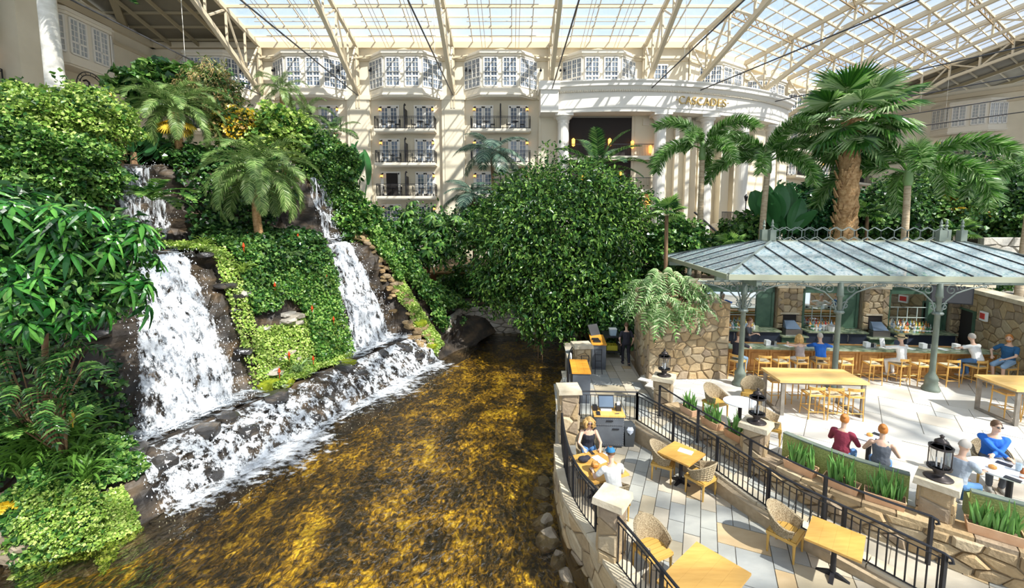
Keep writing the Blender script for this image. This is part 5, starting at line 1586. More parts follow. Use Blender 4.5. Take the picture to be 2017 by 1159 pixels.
def pedtable(label, corners, zt, sh=(0,0), mt=None):
    """rectangular top from four floor-plan corners"""
    c = sum(corners, Vector())/4+Vector((*sh, 0))
    ex = (corners[1]-corners[0]); L = ((corners[1]-corners[0]).length+(corners[2]-corners[3]).length)/2; ex.normalize()
    ey = Vector((-ex.y, ex.x, 0)); W = (abs((corners[3]-corners[0]).dot(ey))+abs((corners[2]-corners[1]).dot(ey)))/2
    r = thing('pedestal_table', label, 'table', (c.x, c.y, 0), math.atan2(ex.y, ex.x))
    n = 4
    for k in range(n): MB().box(-L/2, -W/2+W*k/n, zt-.04, L/2, -W/2+W*(k+1)/n-.001, zt).build('plank', mt or TERRACETOP, r)
    MB().lathe([(.045,.05),(.04,zt-.06),(.10,zt-.04)], 10).build('column', BLACKIRON, r)
    for a in (0, PI/2):
        MB().hexa([Vector((x*math.cos(a)-y*math.sin(a), x*math.sin(a)+y*math.cos(a), z)) for x, y, z in ((-.25,-.035,0),(.25,-.035,0),(.25,.035,0),(-.25,.035,0),(-.08,-.03,.08),(.08,-.03,.08),(.08,.03,.08),(-.08,.03,.08))]).build('foot', BLACKIRON, r)
    return r, c
tz = .74
TA, ca = pedtable('small honey wood table with a menu between two wicker chairs', [at_z(1300,887,tz), at_z(1334,866,tz), at_z(1388,899,tz), at_z(1349,921,tz)], tz)
TB, cb_ = pedtable('narrow honey wood table against the long curved railing', [at_z(1590,1047,tz), at_z(1606,1002,tz), at_z(1707,1046,tz), at_z(1703,1094,tz)], tz, (-.16,-.16))
TC, cc_ = pedtable('large pale oak table behind the straight railing', [at_z(1258,1159,tz)+Vector((0.05,0,0)), at_z(1348,1079,tz), at_z(1450,1166,tz), at_z(1352,1260,tz)], tz, (.36,.22))
TD, cd_ = pedtable('honey wood table between the woman and the man in cap', [at_z(1134,896,tz), at_z(1194,882,tz), at_z(1228,938,tz), at_z(1152,957,tz)], tz)
def ch(px, py, tgt, lab, dz=0.0, group='wicker chairs on the terrace'):
    q = at_z(px, py, dz); wicker(q, facing(q, tgt), lab, group); return q
ch(1306, 940, ca, 'woven wicker armchair backing onto the ramp wall by the small table')
ch(1379, 972, ca, 'woven wicker armchair with its back towards the curved railing')
ch(1545, 1086, cb_, 'woven wicker armchair at the narrow table by the railing')
ch(1283, 1122, cc_, 'woven wicker armchair tucked behind the straight railing')
QW = ch(1158, 925, cd_, 'wicker armchair the woman in black sits on'); QM = ch(1207, 1018, cd_, 'wicker armchair the man in cap sits on')
for T, dx, dy, a in ((TA, .12, .05, .2), (TD, .08, .22, .15)):
    o = MB().box(-.10,-.16,0,.10,.16,.012).build('menu_card', PAPER, None, loc=(T.location.x+dx, T.location.y+dy, tz), rot=(0,0,T.rotation_euler.z+a)); tag(o, 'long white menu on the '+('small table with two wicker chairs' if T is TA else 'table before the woman in black'), 'menu')
# things on the couple's table
o = MB().ball((0,0,.05), (.13,.09,.07), 10, 6).ball((.1,.05,.06),(.08,.07,.05),8,5).build('jacket', C_BLACK, None, loc=at_z(1149,909,tz+.026)); tag(o, 'crumpled dark jacket on the table by the railing', 'jacket')
hb = thing('handbag', 'small tan leather handbag beside the dark jacket', 'handbag', at_z(1172,921,tz+.014)); MB().ball((0,0,.05),(.10,.05,.06),10,6).build('bag', LEATHER, hb); MB().tube([(-.08,0,.08),(-.05,0,.15),(.05,0,.15),(.08,0,.08)], .008, 5).build('strap', LEATHER, hb)
for px, py, lab in ((1166,893,'beside the handbag'),(1166,927,'in front of the man in cap')):
    o = MB().box(-.04,-.075,0,.04,.075,.009).build('phone', BLACKPLASTIC, None, loc=at_z(px,py,tz), rot=(0,0,.3)); tag(o, 'black phone on the table '+lab, 'phone')
nk = MB().box(-.08,-.08,0,.08,.08,.006).build('napkin', PAPER, None, loc=at_z(1196,889,tz)+Vector((-.02,-.12,0)), rot=(0,0,.5)); tag(nk, 'white square napkin under the glass of beer', 'napkin')
bg_ = thing('beer_glass', 'glass of dark beer on a white napkin', 'glass', at_z(1196,889,tz)+Vector((-.02,-.12,.007))); MB().lathe([(.035,0),(.042,.14)], 10).build('beer', BEER, bg_); MB().lathe([(.04,0),(.047,.18),(.045,.18),(.038,.005)], 10).build('glass', CLEARGLASS, bg_)
# ------------------------------------------------------------------ service cabinet with point of sale screen
q = at_z(1194, 868, 0)
cab = thing('service_cabinet', 'riveted dark steel service cabinet with honey wood top', 'cabinet', (q.x, q.y-.14, 0), R(-3))
MB().box(-.40,-.28,.05,.40,.28,.90).build('body', DARKMETAL, cab); MB().box(-.36,-.24,0,.36,.24,.05).build('plinth', BLACKIRON, cab)
MB().box(-.43,-.31,.90,.43,.31,.95).build('top', HONEY, cab)
MB().box(-.37,-.30,.66,.37,-.28,.86).build('drawer', DARKMETAL, cab); dr = MB().box(-.37,-.30,.10,.37,-.28,.63).build('door', DARKMETAL, cab)
MB().box(-.09,-.325,.78,.09,-.30,.81).build('drawer_pull', BLACKIRON, cab); MB().box(.08,-.325,.55,.26,-.30,.58).build('handle', BLACKIRON, dr)
rv = MB()
for k in range(15):
    for z in (.12, .64, .68, .845): rv.ball((-.36+k*.0515,-.302,z), .008, 5, 3)
for k in range(12):
    for x in (-.385,.385): rv.ball((x,-.285,.1+k*.068), .008, 5, 3)
o = rv.build('rivets', RIVET, cab); tag(o, kind='stuff')
def ctop(x, y, z=.95):
    a = R(-3); return (cab.location.x+x*math.cos(a)-y*math.sin(a), cab.location.y+x*math.sin(a)+y*math.cos(a), z)
ps = thing('point_of_sale_screen', 'black touch screen till on the service cabinet', 'till', ctop(-.05,.1), R(-3))
MB().box(-.15,-.12,0,.15,.08,.05).build('base', PAPER, ps); sc_ = MB().hexa([(-.22,-.1,.08),(.22,-.1,.08),(.22,-.06,.08),(-.22,-.06,.08),(-.22,.02,.40),(.22,.02,.40),(.22,.06,.40),(-.22,.06,.40)]).build('monitor', BLACKPLASTIC, ps)
MB().hexa([(-.20,-.102,.11),(.20,-.102,.11),(.20,-.098,.11),(-.20,-.098,.11),(-.20,.003,.385),(.20,.003,.385),(.20,.008,.385),(-.20,.008,.385)]).build('display', SCREEN, sc_)
MB().tube([(0,.03,.05),(0,.05,.2)], .03, 6).build('stand', BLACKPLASTIC, ps)
pr = thing('receipt_printer', 'black receipt printer on the service cabinet', 'printer', ctop(.30,.08), R(-3)); MB().box(-.07,-.1,0,.07,.1,.15).build('casing', BLACKPLASTIC, pr); MB().box(-.04,-.02,.15,.04,.0,.24).build('receipt', PAPER, pr)
o = MB().box(-.06,-.09,0,.06,.09,.12).build('card_reader', BLACKPLASTIC, None, loc=ctop(-.36,.06), rot=(0,0,0)); tag(o, 'black card reader at the edge of the service cabinet', 'card reader')
o = MB().box(-.05,-.1,0,.05,.1,.03).build('order_pad', BLACKPLASTIC, None, loc=ctop(-.30,-.2), rot=(0,0,-.1)); tag(o, 'black order pad lying on the service cabinet', 'order pad')
o = MB().tube([(-.06,0,.012),(.06,.02,.012)], .012, 6).build('pen', BLACKIRON, None, loc=ctop(.22,-.2)); tag(o, 'dark pen lying on the service cabinet', 'pen')
q = at_z(1229, 872, 0)
tb = thing('waste_bin', 'slim grey waste bin with pale liner beside the service cabinet', 'bin', (q.x+.09, q.y-.10, 0))
MB().hexa([(-.12,-.15,0),(.12,-.15,0),(.12,.15,0),(-.12,.15,0),(-.15,-.19,.60),(.15,-.19,.60),(.15,.19,.60),(-.15,.19,.60)]).build('bin', GREYPLASTIC, tb)
bgm = MB(); rr_ = random.Random(4)
bgm.grid([[(math.cos(a)*(.165+.02*(j==1)+rr_.uniform(-.012,.012)), math.sin(a)*(.205+.02*(j==1)), .42+.09*j+rr_.uniform(-.05,.03)*(j==0)) for a in np.linspace(0,2*PI,17)] for j in range(3)])
bgm.build('liner', BAG, tb)
# ------------------------------------------------------------------ host area
def counter(name, label, x0, y0, x1, y1, h, rz=0):
    r = thing(name, label, 'counter', (x0, y0, ZH), rz)
    w, d = x1-x0, y1-y0
    MB().box(.03,.03,0,w-.03,d-.03,h-.05).build('body', DARKMETAL, r)
    for k in range(3): MB().box(w*k/3, -.0, h-.05, w*(k+1)/3-.003, d, h).build('plank', ORANGEWOOD, r)
    n = 2
    for k in range(n): MB().box(w-.03,.08+k*(d-.1)/n,.08,w-.015,(k+1)*(d-.1)/n,h-.1).build('door', DARKMETAL, r)
    return r
a = at_z(1117, 734, ZH+1.05)+Vector((.16,0,0))
counter('host_counter', 'host counter with orange wood top nearer the tall pillar', a.x, a.y, a.x+.62, a.y+1.35, 1.05, R(-4))
a = at_z(1158, 678, ZH+1.05)
counter('host_counter', 'dark host counter with orange top beside the trolley', a.x+.15, a.y, a.x+.75, a.y+1.5, 1.05, R(-6))
q = at_z(1165, 668, ZH+1.05)
o = MB().hexa([(-.25,0,0),(.25,0,0),(.25,.04,0),(-.25,.04,0),(-.25,.25,.42),(.25,.25,.42),(.25,.29,.42),(-.25,.29,.42)]).build('monitor', BLACKPLASTIC, None, loc=(q.x+.3,q.y+.6,ZH+1.05), rot=(0,0,.5)); tag(o, 'dark slanted monitor on the further host counter', 'monitor')
for k in range(2):
    o = MB().box(-.14,-.1,0,.14,.1,.05).build('guest_pager', BLACKPLASTIC, None, loc=(a.x+.42,a.y+.3+.35*k,ZH+1.05)); tag(o, 'black pager tray on the further host counter', 'pager', 'pagers on the host counter')
q = at_z(1208, 706, ZH)
ct = thing('service_trolley', 'black service trolley with clear tub and yellow crate', 'trolley', (q.x, q.y+.45, ZH), R(-4))
for z in (.30, .95): MB().box(-.36,-.5,z-.04,.36,.5,z+.02).build('shelf', BLACKPLASTIC, ct)
for x in (-.33,.33):
    for y in (-.46,.46):
        MB().box(x-.03,y-.03,.14,x+.03,y+.03,.98).build('post', BLACKPLASTIC, ct); MB().tube([(x-.02,y,.07),(x+.02,y,.07)], .07, 10).build('wheel', RIVET, ct)
o = thing('clear_tub', 'clear plastic tub on top of the black trolley', 'tub', (q.x, q.y+.2, ZH+.975)); MB().hexa([(-.12,-.12,0),(.12,-.12,0),(.12,.12,0),(-.12,.12,0),(-.15,-.15,.28),(.15,-.15,.28),(.15,.15,.28),(-.15,.15,.28)]).build('tub', CLEARBLUE, o); MB().box(-.16,-.16,.28,.16,.16,.30).build('rim', PAPER, o)
cr = thing('yellow_crate', 'yellow plastic crate on the lower trolley shelf', 'crate', (q.x-.04, q.y+.25, ZH+.325), R(-4))
for a_, b_, c_, d_ in ((-.24,.24,-.22,-.19),(-.24,.24,.19,.22),(-.24,-.21,-.22,.22),(.21,.24,-.22,.22)): MB().box(a_,c_,0,b_,d_,.22).build('side', YELLOWPLASTIC, cr)
MB().box(-.24,-.22,0,.24,.22,.02).build('base', YELLOWPLASTIC, cr)
for k in range(4): MB().box(-.24+k*.12,-.2,.17,-.21+k*.12,.2,.2).build('divider', YELLOWPLASTIC, cr)
bn = at_z(1186, 700, ZH); o = thing('waste_bin', 'round dark bin with liner beside the trolley', 'bin', (bn.x-.28, bn.y+.2, ZH)); MB().lathe([(.16,0),(.2,.7)], 12).build('bin', GREYPLASTIC, o); MB().lathe([(.205,.55),(.215,.72),(.19,.72)], 12).build('liner', BAG, o)
# wire chairs by the counter
for k, (px, py, lab) in enumerate(((1152, 742, 'nearer the tall pillar'), (1164, 728, 'nearer the trolley'))):
    q = at_z(px+(0, 14)[k], py+8, ZH); r = thing('wire_rack', 'thin black wire stand by the host counter '+lab, 'stand', (q.x, q.y, ZH))
    for s in (-1, 1): MB().tube([(s*.14,-.1,0),(s*.12,0,.5),(s*.14,.05,.95)], .014, 5).build('leg', BLACKIRON, r)
    for z in (.25,.5,.75,.95): MB().tube([(-.13,.0,z),(.13,.0,z)], .011, 5).build('rung', BLACKIRON, r)
cloth_ = at_z(1124, 697, ZH+1.0); o = MB().ball((0,0,-.12),(.05,.09,.16),8,6).build('white_cloth', C_WHITE, None, loc=cloth_); tag(o, 'white cloth hung over the short curved railing', 'cloth')
# ------------------------------------------------------------------ lanterns on the piers
def lantern(label, pier, s=1.0):
    r = thing('lantern', label, 'lantern', (pier.location.x, pier.location.y, 1.42), 0.3)
    MB().lathe([(.21,0),(.22,.015),(.20,.03),(.10,.06),(.07,.10),(.09,.13),(.055,.17),(.10,.2)], 18).build('base', BRONZE, r, True)
    for z in (.20, .60): MB().lathe([(.155,z),(.185,z),(.185,z+.035),(.155,z+.035),(.155,z)], 20).build('ring', BRONZE, r)
    MB().lathe([(.15,.205),(.15,.62),(.147,.62),(.147,.205)], 18).build('glass_chimney', CLEARGLASS, r, True)
    for k in range(4):
        a = PI/4+k*PI/2; MB().tube([(math.cos(a)*.17,math.sin(a)*.17,.2),(math.cos(a)*.17,math.sin(a)*.17,.62)], .010, 5).build('rod', BRONZE, r)
        MB().tube([(math.cos(a)*.17,math.sin(a)*.17,.62),(math.cos(a)*.1,math.sin(a)*.1,.70),(math.cos(a)*.06,math.sin(a)*.06,.72)], .010, 5).build('arm', BRONZE, r)
    MB().lathe([(.11,.71),(.10,.74),(.06,.77),(.03,.79),(.025,.81),(.04,.83),(.012,.86)], 14).build('crown', BRONZE, r, True)
    for k in range(3):
        a = k*2*PI/3; MB().tube([(math.cos(a)*.04,math.sin(a)*.04,.22),(math.cos(a)*.05,math.sin(a)*.05,.40)], .014, 6).build('candle', PAPER, r)
    return r
lantern('dark bronze cylinder lantern on the pier at the head of the ramp', A1)
lantern('dark bronze cylinder lantern on the pier beside the round white table', A2)
lantern('dark bronze cylinder lantern on the pier between the green booths', A3)
# ------------------------------------------------------------------ planters with snake plants
SLEAF = []
for k in range(4):
    rr = random.Random(k+50); m = MB(); n = 6; rows = []
    h = .46+.06*k; tw = rr.uniform(-.8,.8); bend = rr.uniform(-.06,.06)
    for j in range(n):
        v = j/(n-1); w = .023*(1-.1*v) if v < .55 else .023*(1-((v-.55)/.45)**1.4)*.95+.001
        a = tw*v; rows.append([(bend*v*v-w*math.cos(a),-w*math.sin(a),h*v),(bend*v*v, .010, h*v),(bend*v*v+w*math.cos(a),w*math.sin(a),h*v)])
    m.grid(rows); SLEAF.append(m.mesh('leaf', LF_SNAKE))
def planter(px, py, L, label, seed, rot=None):
    q = at_z(px, py, 0.72); rnd = random.Random(seed)
    best = min(range(200), key=lambda i: (wallpath.at(wallpath.len*i/199)[0]-Vector((q.x,q.y))).length)
    p0, n0 = wallpath.at(wallpath.len*best/199); a = math.atan2(n0.x, -n0.y) if rot is None else rot
    ctr = Vector((q.x, q.y))
    t = Vector((-n0.y, n0.x)); off = (ctr-p0).dot(t); c = p0+t*off-n0*0.22
    r = thing('planter', label, 'planter', (c.x, c.y, 0.70), a, 'terracotta troughs along the wall')
    w, h, tt = .15, .19, .02
    b0 = [(-L/2+.03,-w+.03),(L/2-.03,-w+.03),(L/2-.03,w-.03),(-L/2+.03,w-.03)]; b1 = [(-L/2,-w),(L/2,-w),(L/2,w),(-L/2,w)]
    m = MB(); i1 = [(x*(1-.05),y*(1-.13)) for x, y in b1]
    m.v = [(x,y,0) for x,y in b0]+[(x,y,h) for x,y in b1]+[(x,y,h) for x,y in i1]+[(x,y,h-.04) for x,y in i1]
    m.f = [(3,2,1,0)]+[(k,(k+1)%4,4+(k+1)%4,4+k) for k in range(4)]+[(4+k,4+(k+1)%4,8+(k+1)%4,8+k) for k in range(4)]+[(8+k,8+(k+1)%4,12+(k+1)%4,12+k) for k in range(4)]
    m.build('trough', TERRACOTTA, r)
    MB().quad((i1[0][0],i1[0][1],h-.035),(i1[1][0],i1[1][1],h-.035),(i1[2][0],i1[2][1],h-.035),(i1[3][0],i1[3][1],h-.035)).build('soil', POTSOIL, r)
    pl = thing('snake_plant', 'upright snake plants growing in the '+label, 'plant', (c.x, c.y, 0.70+h-.04), a, 'snake plants in troughs')
    n = int(L*62)
    for k in range(n):
        x = rnd.uniform(-L/2+.07, L/2-.07); y = rnd.uniform(-w+.06, w-.06)
        o = add('leaf', SLEAF[rnd.randrange(4)], pl, (x, y, 0), (rnd.uniform(-.22,.22), rnd.uniform(-.28,.28), rnd.uniform(0,6.3)), (1.25,1.25,rnd.uniform(.55,1.0)))
    return r
planter(1337, 817, .52, 'small orange terracotta trough by the lantern pier', 1)
planter(1384, 843, .56, 'weathered terracotta trough before the wicker chair', 2)
planter(1426, 869, .50, 'weathered terracotta trough next to the middle pier', 3)
planter(1560, 938, .62, 'terracotta trough at the booth end by the middle pier', 4)
planter(1648, 972, .62, 'terracotta trough in the middle of the green booth', 5)
planter(1742, 1004, .64, 'terracotta trough at the booth end by the large pier', 6)
planter(1968, 1080, .72, 'terracotta trough before the second green booth', 7)
# ------------------------------------------------------------------ booths
def booth(label, f0, f1, off=-0.60):
    pts = [wallpath.at(lerp(f0, f1, k/14)) for k in range(15)]
    q = pts[7][0]
    r = thing('booth', label, 'booth', (0,0,0))
    def sec(o0, o1, z0, z1, nm, mt):
        m = MB()
        for p, n in pts:
            a, b = p+n*o0, p+n*o1
            m.v += [(a.x,a.y,z0),(b.x,b.y,z0),(b.x,b.y,z1),(a.x,a.y,z1)]
        for i in range(14):
            for j in range(4): m.f.append((i*4+j, i*4+(j+1)%4, i*4+4+(j+1)%4, i*4+4+j))
        m.f += [(3,2,1,0), (56,57,58,59)]
        m.build(nm, mt, r)
    sec(off+.12, off, ZU, 1.28, 'backrest', BOOTHFAB); sec(off+.13, off-.01, 1.28, 1.31, 'top_rail', GREENSTEEL)
    sec(off, off-.45, ZU, 1.02, 'seat_base', BOOTHFAB); sec(off, off-.47, 1.02, 1.10, 'cushion', BOOTHFAB)
    return r
def wfrac(px, py, z):
    q = at_z(px, py, z); return wallpath.len*min(range(300), key=lambda i: (wallpath.at(wallpath.len*i/299)[0]-Vector((q.x,q.y))).length)/299
F0, F1, F2 = wfrac(1528, 905, .7), wfrac(1790, 1010, .7), wfrac(1900, 1046, .7)+.12
booth('olive green upholstered booth bench seating two women', F0, F1)
booth('olive green upholstered booth bench seating the man in grey', F2, wallpath.len)
# white oval tables on the patio
def ovaltable(label, px, py, rx, ry, rz, sh=(0,0)):
    z = ZU+.73; q = at_z(px, py, z)+Vector((*sh, 0))
    r = thing('oval_table', label, 'table', (q.x, q.y, ZU), rz)
    MB().lathe([(1,.70),(1.0,.73)], 28, (0,0,0), rx, ry).build('top', WHITETOP, r)
    MB().lathe([(.05,.03),(.05,.7)], 10).build('column', BLACKIRON, r); MB().lathe([(.26,0),(.25,.02),(.05,.05)], 16).build('base', BLACKIRON, r)
    return r, Vector((q.x, q.y, ZU+.73))
OT1, o1 = ovaltable('white oval table with a wicker chair either side near the middle pier', 1450, 797, .44, .38, 0, (.22,.20))
OT2, o2 = ovaltable('white oval table in front of the two women', 1706, 873, .60, .36, R(-42), (.36,.34))
OT3, o3 = ovaltable('white oval table with drinks between two men', 1992, 928, .62, .46, R(-40))
for px, py, lab, T in ((1408, 818, 'wicker armchair behind the troughs at the white oval table', o1), (1480, 800, 'wicker armchair on the bar side of the white oval table', o1)):
    q = at_z(px, py, ZU); wicker(q, facing(q, T), lab, 'wicker chairs on the upper patio')
q = at_z(1515, 868, ZU); wicker(q, R(60), 'wicker armchair behind the end of the first booth', 'wicker chairs on the upper patio')
def on(px, py): return at_z(px, py, ZU+.732)+(Vector((.36,.34,0)) if px < 1800 else Vector())
for px, py, lab in ((1724,872,'by the auburn haired woman'),(1978,915,'between the two men'),(1995,945,'at the edge of the men\'s table')):
    o = MB().box(-.07,-.11,0,.07,.11,.012).build('tablet', BLACKPLASTIC, None, loc=on(px,py), rot=(0,0,.5)); tag(o, 'dark menu tablet '+lab, 'tablet')
for px, py, lab in ((1706,874,'on the table before the two women'),(1955,923,'held by the man in grey')):
    o = MB().lathe([(.05,0),(.065,.02),(.06,.05),(.02,.075)], 12).build('burger', BURGER, None, loc=on(px,py)); tag(o, 'small round bun '+lab, 'bun')
t = thing('water_glass', 'tall clear glass on the men\'s white table', 'glass', on(2006,928)); MB().lathe([(.045,0),(.06,.22),(.055,.22),(.04,.01)], 12).build('glass', CLEARGLASS, t); MB().lathe([(.04,.01),(.05,.15)], 10).build('water', CLEARBLUE, t)
t = thing('sauce_bottle', 'amber bottle on the men\'s white table', 'bottle', on(2013,942)); MB().lathe([(.035,0),(.035,.12),(.012,.17),(.012,.2)], 10).build('glass', BEER, t); MB().lathe([(.037,.03),(.037,.09)], 10).build('label_band', PAPER, t)
# lamp posts in the garden
def lamppost(px, py, Y, hpx):
    p = at_y(px, py, Y); base = gz(p.x, p.y)-.1
    r = thing('lamp_post', 'black lamp post with lantern head among the garden trees', 'lamp post', (p.x, p.y, base), 0, 'garden lamp posts')
    h = p.z-base
    MB().lathe([(.12,0),(.07,.5),(.045,.7),(.04,h-.55)], 8).build('post', BLACKIRON, r); MB().lathe([(.08,h-.55),(.16,h-.2),(.05,h-.05),(.02,h)], 6).build('lantern_head', BLACKIRON, r); MB().lathe([(.09,h-.5),(.15,h-.22)], 6).build('lamp_glass', AMBER, r)
for px, py in ((1259,370),(1283,380),(1296,388),(1470,382)): lamppost(px, py, 33, 75)
# ------------------------------------------------------------------ people
def ik(a, b, l1, l2, hint):
    """middle joint between a and b with bone lengths l1, l2, bent toward hint"""
    d = b-a; L = min(d.length, (l1+l2)*.995); u = d.normalized()
    x = (l1*l1-l2*l2+L*L)/(2*L); h = math.sqrt(max(0, l1*l1-x*x))
    p = hint - u*hint.dot(u)
    if p.length < 1e-4: p = Vector((0,0,-1)) - u*u.z*-1
    return a+u*x+p.normalized()*h, a+u*L
def loft(mb, secs, n=12):
    base = len(mb.v)
    for c, r, f, rx, ry in secs:
        for k in range(n):
            a = 2*PI*k/n; mb.v.append(tuple(c+r*(math.cos(a)*rx)+f*(math.sin(a)*ry)))
    for i in range(len(secs)-1):
        for k in range(n):
            a = base+i*n+k; b = base+i*n+(k+1)%n; mb.f.append((a,b,b+n,a+n))
    mb.f.append(tuple(base+k for k in reversed(range(n)))); e = base+(len(secs)-1)*n; mb.f.append(tuple(e+k for k in range(n)))
def limb(mb, pts, rs, n=9):
    mb.tube(pts, rs, n)
    for p, r in zip(pts, rs): mb.ball(p, r, n, 6)
def fin_body(mb, name, mt, parent, vox):
    o = mb.build(name, mt, parent, True)
    m = o.modifiers.new('remesh', 'REMESH'); m.mode = 'VOXEL'; m.voxel_size = vox; m.use_smooth_shade = True
    s = o.modifiers.new('smooth', 'SMOOTH'); s.factor = .5; s.iterations = 3
    return o
def hand(mb, w, d, up, k):
    """palm and five fingers from wrist w along d; up = back of hand; k = side (+1 right)"""
    d = d.normalized(); s = d.cross(up).normalized()*k; up = s.cross(d).normalized()*k
    mb.ball(w+d*.045, (.042,.045,.024), 8, 6, Matrix((s, d, up)).transposed())
    for i, (o, l) in enumerate(((-.028,.070),(-.009,.080),(.010,.076),(.028,.060))):
        b = w+d*.075+s*o; m1 = b+d*l*.5-up*.008; limb(mb, [b, m1, m1+d*l*.42-up*.030], [.0105,.0098,.0088], 6)
    b = w+d*.03-s*.036; limb(mb, [b, b+d*.03-s*.022-up*.008, b+d*.058-s*.022-up*.02], [.012,.0105,.0095], 6)
def person(label, loc, yaw, seat=None, lean=0.0, lh=None, rh=None, top='tee', topm=None, botm=None, shoem=None, hair=None, hairm=None,
           headyaw=0.0, nod=0.0, feet=None, bottom='long', extra=None, s=1.0, vox=.014, female=False, glasses=False):
    r = thing('person', label, 'person', loc, yaw-PI/2)      # local +y is the facing direction
    r.scale = (s, s, s)
    X, Y, Z = Vector((1,0,0)), Vector((0,1,0)), Vector((0,0,1))
    ph = (seat+.15) if seat is not None else .93
    P = Vector((0, 0 if seat is None else -.05, ph))
    sp = Vector((0, math.sin(lean), math.cos(lean))); fw = Vector((0, math.cos(lean), -math.sin(lean)))
    def T(z, y=0): return P+sp*z+fw*y
    sw = .175 if female else .195
    bust = .125 if female else .118
    secs = [(T(-.09), X, fw, .10, .08), (T(-.04), X, fw, .165, .115), (T(.06), X, fw, .16, .112), (T(.17), X, fw, .132 if female else .15, .10), (T(.30,.01), X, fw, .15 if female else .17, bust), (T(.40,.005), X, fw, .155 if female else .18, .108), (T(.47), X, fw, .13, .085), (T(.52), X, fw, .06, .06)]
    neck = T(.52); hc = neck+sp*.05+Vector((0, .035, .145)); 
    hr = Matrix.Rotation(headyaw, 3, 'Z') @ Matrix.Rotation(-nod, 3, 'X')
    def Hd(x, y, z): return hc+hr @ Vector((x, y, z))
    sh = {k: T(.435)+X*(k*sw) for k in (-1, 1)}
    tgt = {-1: lh, 1: rh}; el, wr = {}, {}
    for k in (-1, 1):
        t = tgt[k]
        t = Vector(t) if t is not None else Vector((k*.20, .14 if seat is None else .26, ph-.02 if seat is None else ph+.10))
        el[k], wr[k] = ik(sh[k], t, .285, .255, Vector((k*.6, -.6, -.6)) if not (seat and seat > .6) else Vector((k, -.35, .1)))
    hip = {k: P+X*(k*.095)+Vector((0,0,-.02)) for k in (-1, 1)}
    kn, an = {}, {}
    for k in (-1, 1):
        if feet: f = Vector(feet[0 if k < 0 else 1])
        elif seat is None: f = Vector((k*.10, .02, .09))
        else: f = Vector((k*.12, .44, .09)) if seat < .6 else Vector((k*.12, .29, .31))
        kn[k], an[k] = ik(hip[k], f, .43, .43, Vector((k*.12, 1, .35)))
    # body -------------------------------------------------------
    b = MB(); loft(b, secs)
    limb(b, [neck-sp*.03, neck+sp*.03, hc-Vector((0,.01,.05))], [.058,.052,.055])
    b.ball(Hd(0,0,.02), (.076,.096,.112), 12, 9, hr); b.ball(Hd(0,.028,-.055), (.058,.066,.058), 10, 7, hr)
    limb(b, [Hd(0,.092,.012), Hd(0,.108,-.018)], [.010,.015], 6)
    for k in (-1, 1): b.ball(Hd(k*.078,-.005,0), (.012,.022,.032), 6, 5, hr)
    for k in (-1, 1):
        limb(b, [sh[k], el[k], wr[k]], [.050,.040,.028])
        hd = (wr[k]-el[k]); hand(b, wr[k], Vector((hd.x*.6, hd.y, hd.z*.3)), Z, k)
        limb(b, [hip[k], kn[k], an[k]], [.085,.056,.036])
        limb(b, [an[k]+Vector((0,-.04,-.05)), an[k]+Vector((k*.01,.06,-.06)), an[k]+Vector((k*.015,.13,-.07))], [.034,.034,.024])
    body = fin_body(b, 'body', SKIN, r, vox)
    e = MB()
    for k in (-1, 1): e.ball(Hd(k*.032,.088,.022), .011, 6, 5)
    e.build('eyes', C_BLACK, r)
    MB().ball(Hd(0,.090,-.055), (.024,.008,.006), 8, 4, hr).build('mouth', mat_lip(), r)
    # top ---------------------------------------------------------
    g = .014
    t = MB(); 
    z0 = 1 if top != 'tank' else 1
    ts = [(c, x, f, rx+g, ry+g) for c, x, f, rx, ry in secs[1:6 if top == 'tank' else 7]]
    loft(t, ts)
    if top == 'tank':
        for k in (-1, 1): limb(t, [T(.40,.06)+X*k*.09, T(.49,.02)+X*k*.10, T(.40,-.07)+X*k*.09], [.026,.024,.026])
    else:
        fr = .62 if top == 'tee' else 1.0
        for k in (-1, 1):
            limb(t, [sh[k]-X*k*.04, sh[k]], [.07,.066])
            if top == 'tee': limb(t, [sh[k], sh[k].lerp(el[k], fr)], [.066,.060])
            else: limb(t, [sh[k], el[k], el[k].lerp(wr[k], .9)], [.066,.054,.040])
    fin_body(t, {'tank':'tank_top','tee':'t_shirt','long':'shirt'}[top], topm, r, vox)
    # trousers ------------------------------------------------------
    p = MB(); loft(p, [(c, x, f, rx+.012, ry+.012) for c, x, f, rx, ry in secs[0:3]])
    for k in (-1, 1):
        if bottom == 'long': limb(p, [hip[k], kn[k], kn[k].lerp(an[k], .93)], [.098,.070,.056])
        else: limb(p, [hip[k], hip[k].lerp(kn[k], .95)], [.100,.080])
    fin_body(p, 'trousers' if bottom == 'long' else 'shorts', botm, r, vox)
    for k in (-1, 1):
        q = MB(); limb(q, [an[k]+Vector((0,-.045,-.055)), an[k]+Vector((k*.01,.06,-.058)), an[k]+Vector((k*.015,.15,-.065))], [.042,.044,.034], 8)
        q.build('shoe', shoem or C_SHOE, r, True)
    # hair -----------------------------------------------------------
    h = MB()
    if hair in ('short', 'bun', 'long', 'curly'):
        n, m = 14, 9; rows = []
        for i in range(m+1):
            row = []
            for k in range(n+1):
                a = 2*PI*k/n; fr_ = max(0, math.sin(a))      # front
                tmax = lerp(2.05, 1.05, fr_**1.5) if hair != 'short' else lerp(1.85, .95, fr_**1.5)
                tt = tmax*i/m
                row.append(Hd(math.cos(a)*math.sin(tt)*.086, math.sin(a)*math.sin(tt)*.106-.004, .022+math.cos(tt)*.125))
            rows.append(row)
        h.grid(rows)
    if hair == 'bun': h.ball(Hd(0,-.075,.10), (.052,.052,.048), 9, 7)
    rr = random.Random(len(label)*7)
